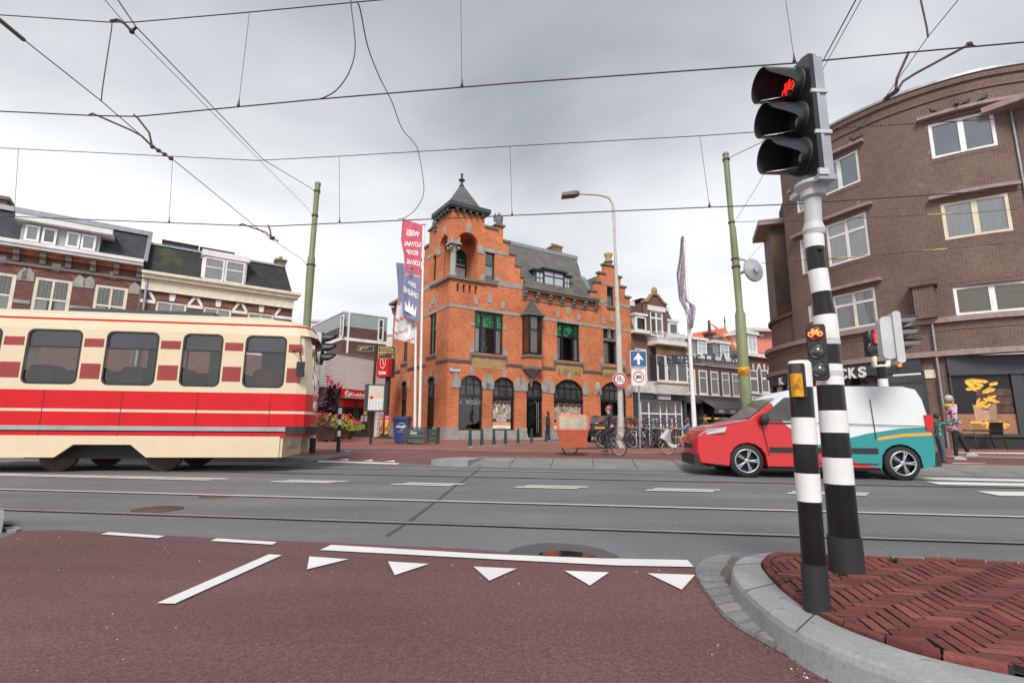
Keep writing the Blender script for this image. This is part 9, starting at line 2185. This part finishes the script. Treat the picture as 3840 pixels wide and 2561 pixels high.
def person(label,loc,rz,kneeL=(.03,.49),footL=(0,0.),kneeR=(-.0,.49),footR=(0,0.),hip=.93,lean=0.0,elL=(-.04,1.12),haL=(.1,.92),elR=(-.04,1.12),haR=(.1,.92),sl=None,top=None,legs=None,shoes=None,hair=None,sleeve=1,long=.07,sc_=1.0,group=None,armin=.22,leglen=1,bulk=1.0,hairl=0):
 """x forward, y left; (x, z) pairs for knees, feet, elbows, hands"""
 o = thing('person',label,'person',loc,group,rz,True);o.scale = (sc_,)*3
 J = {'pel': (0,0,hip+.03),'wa': (lean*.3,0,hip+.16),'ch': (lean*.75,0,hip+.36),'ne': (lean,0,hip+.52),'hb': (lean+.015,0,hip+.6),'hm': (lean+.02,0,hip+.68),'ht': (lean+.015,0,hip+.765)}
 R = {'pel': (.125,.1),'wa': (.115,.09),'ch': (.135,.095),'ne': .052,'hb': (.062,.07),'hm': (.072,.088),'ht': (.05,.06)}
 ch = [['pel','wa','ch','ne','hb','hm','ht']]
 for s,t,kn,ft,el,ha in (('L',1,kneeL,footL,elL,haL),('R',-1,kneeR,footR,elR,haR)):
  J['hi'+s] = (0,t*.09,hip-.03);J['kn'+s] = (kn[0],t*.1,kn[1]);J['an'+s] = (ft[0],t*.1,ft[1]+.08);J['to'+s] = (ft[0]+.15,t*.115,ft[1]+.03)
  J['sh'+s] = (lean,t*.175,hip+.46);J['el'+s] = (el[0]+lean*.5,t*armin,el[1]);J['wr'+s] = (ha[0],t*(armin-.01),ha[1]);hv = (Vector(J['wr'+s])-Vector(J['el'+s])).normalized();J['pa'+s] = tuple(Vector(J['wr'+s])+hv*.07)
  ch += [['pel','hi'+s,'kn'+s,'an'+s,'to'+s],['ch','sh'+s,'el'+s,'wr'+s,'pa'+s]]
  R.update({'hi'+s: .088,'kn'+s: .056,'an'+s: .038,'to'+s: .03,'sh'+s: .052,'el'+s: .038,'wr'+s: .026,'pa'+s: (.036,.018)})
  for k in range(5):
   f = 'f%d%s' % (k,s);b0 = Vector(J['pa'+s]);sp = Vector((0,0,1)).cross(hv);sp = Vector((0,1,0)) if sp.length < .1 else sp.normalized();dn = hv.cross(sp).normalized();w_ = (k-1.5)*.019 if k < 4 else -.04
   p1 = b0+sp*w_+hv*(.035 if k < 4 else -.02);p2 = p1+hv*(.03,.036,.032,.024,.02)[k]+dn*.012*t;J[f+'a'] = tuple(p1);J[f+'b'] = tuple(p2);J[f+'c'] = tuple(p2+hv*.015+dn*.022*t);ch.append(['pa'+s,f+'a',f+'b',f+'c'])
   for q in 'abc': R[f+q] = .0095 if q != 'c' else .007
 hx,hz = lean+.02,hip+.68;el_ = [((hx+.095,0,hz-.005),(.018,.013,.02)),((hx+.0,.077,hz),(.015,.01,.028)),((hx+.0,-.077,hz),(.015,.01,.028)),((hx+.075,0,hz-.055),(.022,.028,.01)),((hx+.05,0,hz-.08),(.035,.035,.03))]
 skinmesh(J,ch,R,1,el_,.011).build('body',SKIN,o)
 mb = MB()
 for t in (-1,1): mb.ell((hx+.082,t*.03,hz+.018),(.008,.013,.007),6,4)
 mb.build('eyes',M_BLK2,o)
 sc2 = lambda d,k,a=.012: {q: (tuple(x*k+a for x in r) if isinstance(r,tuple) else r*k+a) for q,r in d.items()}
 tc_ = [['pel','wa','ch','cn']];J['cn'] = tuple(Vector(J['ch']).lerp(Vector(J['ne']),.75));Rt = sc2(R,1.02*bulk);Rt['cn'] = .075;
 for q in ('pel','wa','ch'): Rt[q] = tuple(x*1.12*bulk+.018 for x in R[q])
 for s in 'LR':
  if sleeve: tc_.append(['ch','sh'+s,'el'+s]+(['wr'+s] if sleeve == 1 else []))
  else: J['ss'+s] = tuple(Vector(J['sh'+s]).lerp(Vector(J['el'+s]),.05));Rt['ss'+s] = .05;tc_.append(['ch','ss'+s])
 if long: J['hem'] = (J['pel'][0]-.01,0,hip-long);Rt['hem'] = (.18*bulk,.15*bulk);tc_[0] = ['hem']+tc_[0]
 skinmesh(J,tc_,Rt,1).build('top',top,o)
 if legs:
  lc = [['wl','pel']]+[['pel','hi'+s,'kn'+s,'an'+s] for s in 'LR'];J['wl'] = (0,0,hip+.1);Rl = sc2(R,1.0,.013);Rl['wl'] = (.13,.11);Rl['pel'] = (.148,.124);Rl['anL'] = Rl['anR'] = .05
  skinmesh(J,lc,Rl,1).build('trousers',legs,o)
 mb = MB()
 for s in 'LR': a,t_ = Vector(J['an'+s]),Vector(J['to'+s]);mb.loft([[a+Vector((x,y,z)) for x,y,z in ((-.06,-.035,-.08),(-.06,.035,-.08),(-.05,.03,.0),(-.05,-.03,.0))],[a+Vector((x,y,z)) for x,y,z in ((.02,-.045,-.08),(.02,.045,-.08),(.03,.035,.01),(.03,-.035,.01))],[t_+Vector((x,y,z)) for x,y,z in ((-.02,-.048,-.03),(-.02,.048,-.03),(-.03,.04,.035),(-.03,-.04,.035))],[t_+Vector((x,y,z)) for x,y,z in ((.06,-.03,-.03),(.06,.03,-.03),(.05,.025,.005),(.05,-.025,.005))]],0,True)
 mb.split('shoe',shoes or M_BLK2,o)
 mb = MB();mb.ell((hx-.022,0,hz+.025),(.1,.085,.1),14,10)
 if hairl: mb.ell((hx-.065,0,hz-.07-hairl*.3),(.055,.075,.1+hairl*.5),12,8)
 mb.build('hair',hair or M_BLK2,o);return o
H_DK = mat('dark_hair',(.03,.018,.013),.6,var=.3);H_GR = mat('grey_hair',(.45,.42,.38),.7);C_NAVY = mat('navy_cloth',(.03,.035,.055),.8,var=.25);C_BLK = mat('black_cloth',(.02,.02,.024),.85,var=.3)
C_TAN = mat('tan_cloth',(.42,.24,.12),.8,var=.2);C_GREY = mat('grey_blue_cloth',(.2,.24,.28),.8,var=.2);C_GRN = mat('army_green_cloth',(.05,.06,.04),.85,var=.3);C_DEN = mat('denim',(.09,.11,.14),.85,var=.3)
b = NB('flower_print');t = b.n('ShaderNodeTexCoord').outputs['Object'];n_ = b.noise(t,17,2).outputs[0];C_FLO = b.fin(b.ramp(n_,[(.34,(.09,.04,.12)),(.42,(.5,.06,.14)),(.5,(.62,.5,.56)),(.58,(.62,.55,.58)),(.64,(.5,.1,.2)),(.72,(.3,.3,.4))]),.8)
b = NB('leaf_print');t = b.n('ShaderNodeTexCoord').outputs['Object'];C_LEAF = b.fin(b.ramp(b.noise(t,15,2).outputs[0],[(.4,(.02,.04,.05)),(.55,(.03,.2,.13)),(.64,(.3,.4,.38))]),.8)
# woman at the door
w_ = FR.P(ur('n',2062,600),ZG+.01,.5);px_ = lambda c,x,y,Y: atY(c,x,y,Y)
hW = (px_('n',2070,197,w_.y).z-w_.z)/1.72
dd = Fr(w_,FR.d)
person('woman in a sleeveless dark dress standing at the open door of the orange building',w_,math.atan2(-FR.d.y,-FR.d.x),top=C_NAVY,legs=C_BLK,hair=H_DK,hairl=.25,sleeve=0,long=.17,sc_=hW,haL=(.3,1.12),elL=(.1,1.08),elR=(.1,1.06),haR=(.32,1.1),footR=(-.18,.02),kneeR=(-.04,.48))
# pedestrians at the right
w_ = GP('o',1430,1000);k = (atY('o',1340,118,w_.y).z-w_.z)/1.72
person('older woman in a pink floral coat striding right past the fries poster',w_,-.35,top=C_FLO,legs=C_BLK,hair=H_GR,shoes=mat('grey_trainer',(.4,.38,.42),.6),sc_=k,long=.28,bulk=1.35,kneeL=(.2,.52),footL=(.3,.1),kneeR=(-.02,.48),footR=(-.05,0),armin=.27,haL=(.2,.95))
o = bpy.data.objects.get('person.001');mb = MB();mb.ring(Vector((.0,0,1.43)),(0,.1,1),.1,.045,16,6);mb.build('scarf',mat('yellow_scarf',(.65,.6,.04),.8),o)
w_ = GP('o',1235,1062);k = (atY('o',1205,370,w_.y).z-w_.z)/1.72
person('smaller person in jeans and dark leafy jacket pointing right behind the van',w_,-.2,top=C_LEAF,legs=C_DEN,hair=H_DK,sc_=k,haL=(.5,1.5),elL=(.26,1.33),haR=(.55,1.52),elR=(.28,1.34))
# customer inside the drugstore door
w_ = FK.P((uD0+uD1)/2-.5,ZG,-.9);person('shopper in a yellow jacket inside the drugstore doorway',w_,2.2,top=mat('yellow_jacket',(.7,.42,.02),.7),legs=C_BLK,hair=H_DK,bulk=1.2,sc_=1.0)
# ------------------------------------------------------------------ bicycles
def wheelset(o,x,r=.34,m_=None):
 mb = MB();mb.ring((x,0,r),(0,1,0),r-.018,.019,32,6);w = mb.build('wheel',M_RUB,o);mb = MB();mb.ring((x,0,r),(0,1,0),r-.045,.011,28,5)
 for k in range(16): a = k*math.pi/8;mb.tube([(x,.02*(-1)**k,r),(x+(r-.04)*math.cos(a),0,r+(r-.04)*math.sin(a))],.0022,3,0,False)
 mb.lathe((x,-.035,r),[(.02,0),(.02,.07)],8,ax=(0,1,0));mb.build('rim',m_ or M_STEEL,w)
def bicycle(label,loc,rz,fr,crate=False,hbz=1.08,local=True):
 o = thing('bicycle',label,'bicycle',loc,'bicycles parked by the street lamp',rz,True);wheelset(o,0);wheelset(o,1.1)
 mb = MB();T = lambda *p: mb.tube([Vector(q) for q in p],.016,6);T((0,0,.34),(.38,0,.3));T((0,0,.34),(.28,0,.78));T((.38,0,.3),(.25,0,.86));T((.38,0,.3),(.86,0,.72));T((.3,0,.7),(.85,0,.82));T((.84,0,.95),(.9,0,.68),(1.1,0,.34));mb.build('frame',fr,o)
 mb = MB();mb.tube([(.84,0,.93),(.82,0,hbz),(.88,.0,hbz+.02)],.013,6)
 for s in (-1,1): mb.tube([(.86,0,hbz),(.86,s*.14,hbz+.03),(.72,s*.28,hbz+.01),(.6,s*.29,hbz-.01)],.013,6);mb.tube([(.68,s*.285,hbz),(.58,s*.29,hbz-.012)],.019,6,1)
 mb.build('handlebar',[M_STEEL,M_BLK2],o);mb = MB();mb.loft([[Vector((x,y*w,z)) for y,z in ((-1,.93),(1,.93),(.8,.97),(-.8,.97))] for x,w in ((.1,.1),(.2,.09),(.32,.03),(.38,.02))],0,True);mb.build('saddle',mat('saddle_brown',(.1,.04,.025),.5),o)
 mb = MB();mb.ring((0,0,.34),(0,1,0),.375,.014,18,5,0,.2,3.1);mb.ring((1.1,0,.34),(0,1,0),.375,.014,18,5,0,.2,2.6);mb.split('mudguard',M_BLK,o)
 mb = MB();mb.bx(-.22,.2,-.07,.07,.735,.75);mb.tube([(0,.03,.34),(-.1,.06,.74)],.007,4);mb.build('rack',M_STEEL,o);mb = MB();mb.bx(-.02,.42,.02,.05,.27,.4);mb.tube([(.38,-.1,.3),(.38,.12,.3),(.5,.12,.2)],.01,5);mb.build('chain_case',M_BLK,o)
 if crate:
  mb = MB();x0,x1,y0,y1,z0,z1 = .9,1.3,-.2,.2,.88,1.14
  for z in [z0+.05*k for k in range(6)]: mb.bx(x0,x1,y0,y0+.012,z,z+.035);mb.bx(x0,x1,y1-.012,y1,z,z+.035);mb.bx(x0,x0+.012,y0,y1,z,z+.035);mb.bx(x1-.012,x1,y0,y1,z,z+.035)
  mb.bx(x0,x1,y0,y1,z0,z0+.01);mb.build('crate',mat('crate_brown',(.2,.08,.04),.6),o)
 return o
F_BK,F_WH,F_OR2,F_GR = M_BLK,mat('frame_white',(.5,.52,.5),.4),mat('frame_orange',(.6,.12,.02),.4),mat('frame_grey',(.15,.17,.19),.4)
def bp(x,y): return GP('p',x,y)
q = bp(1275,606);B1 = bicycle('black bicycle with a brown plastic crate, leftmost by the street lamp',q,2.95,F_BK,True);B2 = bicycle('white framed bicycle in the middle of the parked bicycles',bp(1420,606),2.2,F_WH);B3 = bicycle('orange framed bicycle near the white moped',bp(1690,600),1.0,F_OR2)
for (x,y,rz,src,lab) in ((1200,596,2.3,B2,'pale bicycle just right of the crate bicycle'),(1330,600,2.75,B1,'second crate bicycle, tucked behind the sign post'),(1500,600,2.0,B2,'pale bicycle whose bars rise right of the sign post'),(1570,604,1.3,B3,'orange bicycle with its front wheel turned towards the road'),(1630,598,1.7,B2,'pale bicycle beside the moped wheel'),(1790,598,1.2,B3,'orange bicycle at the right end of the bicycle parking'),(1380,598,2.5,B1,'crate bicycle deep in the middle of the bicycle parking'),(1450,602,2.9,B3,'orange bicycle leaning just right of the sign post'),(1540,598,2.4,B1,'crate bicycle half hidden left of the moped'),(1600,604,.7,B2,'pale bicycle facing right beside the moped front wheel')):
 copy_thing(src,bp(x,y),rz,lab)
def hoop(x): p = bp(x,606);mb = MB();mb.tube([p,p+Vector((0,0,.75)),p+Vector((.1,.2,.85)),p+Vector((.2,.5,.75)),p+Vector((.2,.5,0))],.025,6);return mb,p
for x,lab in ((1300,'steel bicycle hoop left of the sign post'),(1468,'steel bicycle hoop right of the sign post')): mb,p = hoop(x);single('bicycle_stand',mb,M_STEEL,lab,'bicycle stand',p,'bicycle stands')
# cargo bike with rider heading left (own axes: x forward)
p = (bp(470,700)+bp(1070,700))/2;rz = math.atan2(-SV.y,-SV.x);kS = (bp(470,700)-bp(1070,700)).length/1.75
cb = thing('cargo_bike','orange box cargo bike with clear hooded canopy ridden along the cycle path','cargo bike',p,None,rz,True);cb.scale = (kS,)*3
for x in (.88,-.87): wheelset(cb,x,.3)
mb = MB();mb.loft([[Vector((x0,y,.28)) for x0,y in ((.3,-.32),(1.15,-.3),(1.15,.3),(.3,.32))],[Vector((x0,y,.88)) for x0,y in ((.22,-.38),(1.38,-.38),(1.38,.38),(.22,.38))]],0,False);M_CB = mat('box_orange',(.45,.105,.05),.5,dirt=.15);mb.build('box',M_CB,cb)
mb = MB();mb.loft([[Vector((x0,y,.88)) for x0,y in ((.2,-.4),(1.4,-.4),(1.4,.4),(.2,.4))],[Vector((x0,y,.97)) for x0,y in ((.2,-.4),(1.4,-.4),(1.4,.4),(.2,.4))]],0,False);mb.loft([[Vector((x0,y,1.36)) for x0,y in ((.2,-.37),(1.32,-.37),(1.32,.37),(.2,.37))],[Vector((x0,y,1.46)) for x0,y in ((.3,-.3),(1.2,-.3),(1.2,.3),(.3,.3))]],0,False)
for x in (.22,1.3):
 for y in (-.38,.38): mb.tube([(x,y,.95),(x,y*.97,1.4)],.05,6)
mb.build('canopy',mat('canopy_salmon',(.6,.17,.12),.6),cb);mb = MB();mb.bx(.26,1.3,-.37,-.365,.97,1.37);mb.bx(.26,1.3,.365,.37,.97,1.37);mb.split('canopy_window',mat('cloudy_vinyl',(.42,.4,.3),.3,var=.3,scale=3),cb)
mb = MB();T = lambda *q,r=.025: mb.tube([Vector(a) for a in q],r,6);T((-.87,0,.3),(-.45,0,.28),(.3,0,.26),(.6,0,.26));T((-.45,0,.28),(-.62,0,.9));T((-.87,0,.3),(-.6,0,.7));T((-.55,0,.6),(.05,0,.75),(.12,0,1.12));T((.88,0,.3),(.6,0,.26));T((.12,0,1.12),(.1,-.26,1.14),(-.05,-.3,1.13),r=.016);T((.12,0,1.12),(.1,.26,1.14),(-.05,.3,1.13),r=.016);mb.build('frame',M_BLK2,cb)
mb = MB();mb.bx(-.78,-.5,-.09,.09,.9,.96);mb.build('saddle',M_BLK2,cb);mb = MB();mb.tube([(-.45,-.12,.28),(-.45,.12,.28)],.015,6);mb.bx(-.5,-.36,.1,.2,.14,.16);mb.bx(-.5,-.36,-.2,-.1,.4,.42);mb.build('pedals',M_BLK2,cb)
Mw = cb.location+Matrix.Rotation(rz,3,'Z') @ Vector((-.64,0,0))*kS
person('cyclist in a dark jacket riding the orange cargo bike',Mw,rz,hip=1.0,lean=.1,kneeL=(.38,.72),footL=(.2,.14),kneeR=(.36,.86),footR=(.22,.4),elL=(.22,1.2),haL=(.5,1.16),elR=(.22,1.2),haR=(.5,1.16),armin=.28,top=C_NAVY,legs=C_BLK,hair=mat('cap_rose',(.4,.16,.13),.8),sc_=kS)
# white step-through moped with rider
p = bp(1700,690);rz2 = math.atan2(-SV.y,-SV.x)+.0;km = 1.0;mo = thing('electric_moped','white step through electric moped with purple stripe seen from the side','moped',p,None,rz2,True);km = (atY('p',1700,510,p.y).z-p.z)/.66;mo.scale = (km,)*3
wheelset(mo,0,.33,M_CREAM);wheelset(mo,-1.2,.33,M_CREAM)
mb = MB();prf = [(.02,1.2),(-.12,1.2),(.18,.78),(-.08,.4),(-.2,.34),(-.95,.38),(-1.35,.6),(-1.35,.76),(-.85,.78),(-.72,.5),(-.3,.48),(-.15,.5),(.36,.82)]
mb.prism(Fr((0,0),(1,0)),prf,-.09,.09);mb.build('body',mat('moped_white',(.62,.62,.66),.3,coat=.4),mo);mb = MB();mb.prism(Fr((0,0),(1,0)),[(.1,.64),(.0,.5),(.06,.5),(.17,.64)],-.095,.095);mb.build('stripe',mat('moped_purple',(.12,.06,.28),.4),mo)
mb = MB();mb.bx(-1.4,-.8,-.12,.12,.78,.88);mb.build('saddle',M_BLK2,mo);mb = MB();mb.tube([(-.06,0,1.15),(-.1,0,1.25)],.03,6);mb.tube([(-.05,-.32,1.3),(-.1,0,1.25),(-.05,.32,1.3)],.018,6);mb.tube([(0,.06,.33),(.3,.06,.8)],.03,6);mb.build('handlebar',M_BLK2,mo)
Mw = mo.location+Matrix.Rotation(rz2,3,'Z') @ Vector((-1.0,0,0))*km
person('rider in a grey top and tan trousers on the white moped',Mw,rz2,hip=.95,lean=.05,kneeL=(.42,.82),footL=(.4,.4),kneeR=(.42,.82),footR=(.4,.4),elL=(.3,1.18),haL=(.75,1.22),elR=(.3,1.18),haR=(.75,1.22),armin=.28,top=C_GREY,legs=C_TAN,hair=mat('auburn_hair',(.2,.07,.03),.7),sc_=km,hairl=.1)
q = GP('p',2215,590);person('person in an army green coat standing behind the parked bicycles',q,2.8,sc_=(atY('p',2190,190,q.y).z-q.z)/1.66,hip=.9,lean=.12,top=C_GRN,legs=C_BLK,hair=C_GRN,bulk=1.3,elL=(.2,1.15),haL=(.4,1.1))
# ------------------------------------------------------------------ cars
def car(label,loc,rz,paint,sc_=1.0):
 o = thing('parked_car',label,'car',loc,None,rz,True);o.scale = (sc_,)*3
 low = [(-2.2,.3),(-2.25,.62),(-2.15,.95),(-1.6,1.0),(.75,.95),(1.9,.82),(2.2,.6),(2.2,.3)];cab = [(-1.75,.97),(-1.1,1.38),(.0,1.43),(.95,.95)]
 mb = MB();S = lambda y,k,P: [Vector((x*(1-k*.02),y,z-(k*.03 if z > .5 else 0))) for x,z in P]
 mb.loft([S(-.88,2,low),S(-.84,0,low),S(.84,0,low),S(.88,2,low)][::-1],0,False);mb.loft([S(-.68,2,cab),S(-.62,0,cab),S(.62,0,cab),S(.68,2,cab)][::-1],1,False);mb.prism(Fr((0,0),(1,0)),[(-1.15,1.36),(-1.05,1.41),(0,1.45),(.1,1.41)],-.6,.6,0);b_ = mb.build('body',[paint,M_SMOKE],o)
 for x in (-1.35,1.35):
  for y in (-.88,.72): mb = MB();mb.lathe((x,y,.32),[(.2,0),(.32,0),(.32,.16),(.2,.16)],22,ax=(0,1,0));w = mb.build('wheel',M_RUB,o);mb = MB();mb.lathe((x,y-.005 if y < 0 else y+.15,.32),[(.2,0),(.2,.015)],16,ax=(0,1,0));mb.build('rim',M_STEEL,w)
 mb = MB()
 for y in (-.66,.66): mb.prism(Fr((-2.16,y),(0,-1)),[(-.2,.72),(.2,.72),(.2,.88),(-.14,.9)],0,.08)
 mb.split('tail_light',mat('tail_red',(.55,.02,.03),.25,emis=(1,.05,.05),es=.3),o);F_ = Fr((-2.24,0),(0,-1));mb = MB();mb.box(F_,-.26,.26,.7,.81,-.02,.03,0);mb.text(F_,'J-016-VN',0,.755,.06,.4,.033,1);mb.build('number_plate',[M_YEL,M_BLK2],o);return o
pc = GP('r',900,1215);kc = 1.0
car('dark blue saloon parked with its tail towards the cargo bike',Vector((pc.x,pc.y,ZG))+Vector((.5,.5,0)),math.atan2(.93,.36),mat('car_blue',(.008,.012,.024),.2,coat=.8))
pc = atY('e',1480,1420,33);pc.z = ZG;car('silver car further down the shopping street',pc,2.9,mat('car_silver',(.4,.42,.44),.3,.3,coat=.6))
# litter and leaves on the ground
mb = MB();random.seed(12)
for k in range(240):
 x,y = random.uniform(-4,3.4),random.uniform(1.7,5.2)
 if inside(x,y,poly) or (x-2)**2+(y-2.6)**2 < 1.3: continue
 r = random.uniform(.0015,.006);mb.lathe((x,y,.004),[(r,0),(r*.8,r*.5),(.0005,r*.7)],5,random.choice([0,0,1,2]),sm=False)
for k in range(150):
 i = random.randrange(10,len(TO)-12);a = TO[i].lerp(TO[i+1],random.random());n = (TO[i]-TI[i]);n.z = 0;n.normalize();q = a+n*random.uniform(.02,.12);r = random.uniform(.002,.006);mb.lathe((q.x,q.y,.006),[(r,0),(r*.8,r*.6),(.0005,r)],5,random.choice([0,1,2]),sm=False)
mb.build('grit',[mat('grit_pale',(.5,.48,.44),.8),mat('grit_dark',(.05,.04,.04),.8),mat('grit_brown',(.2,.12,.07),.8)],kind='stuff')
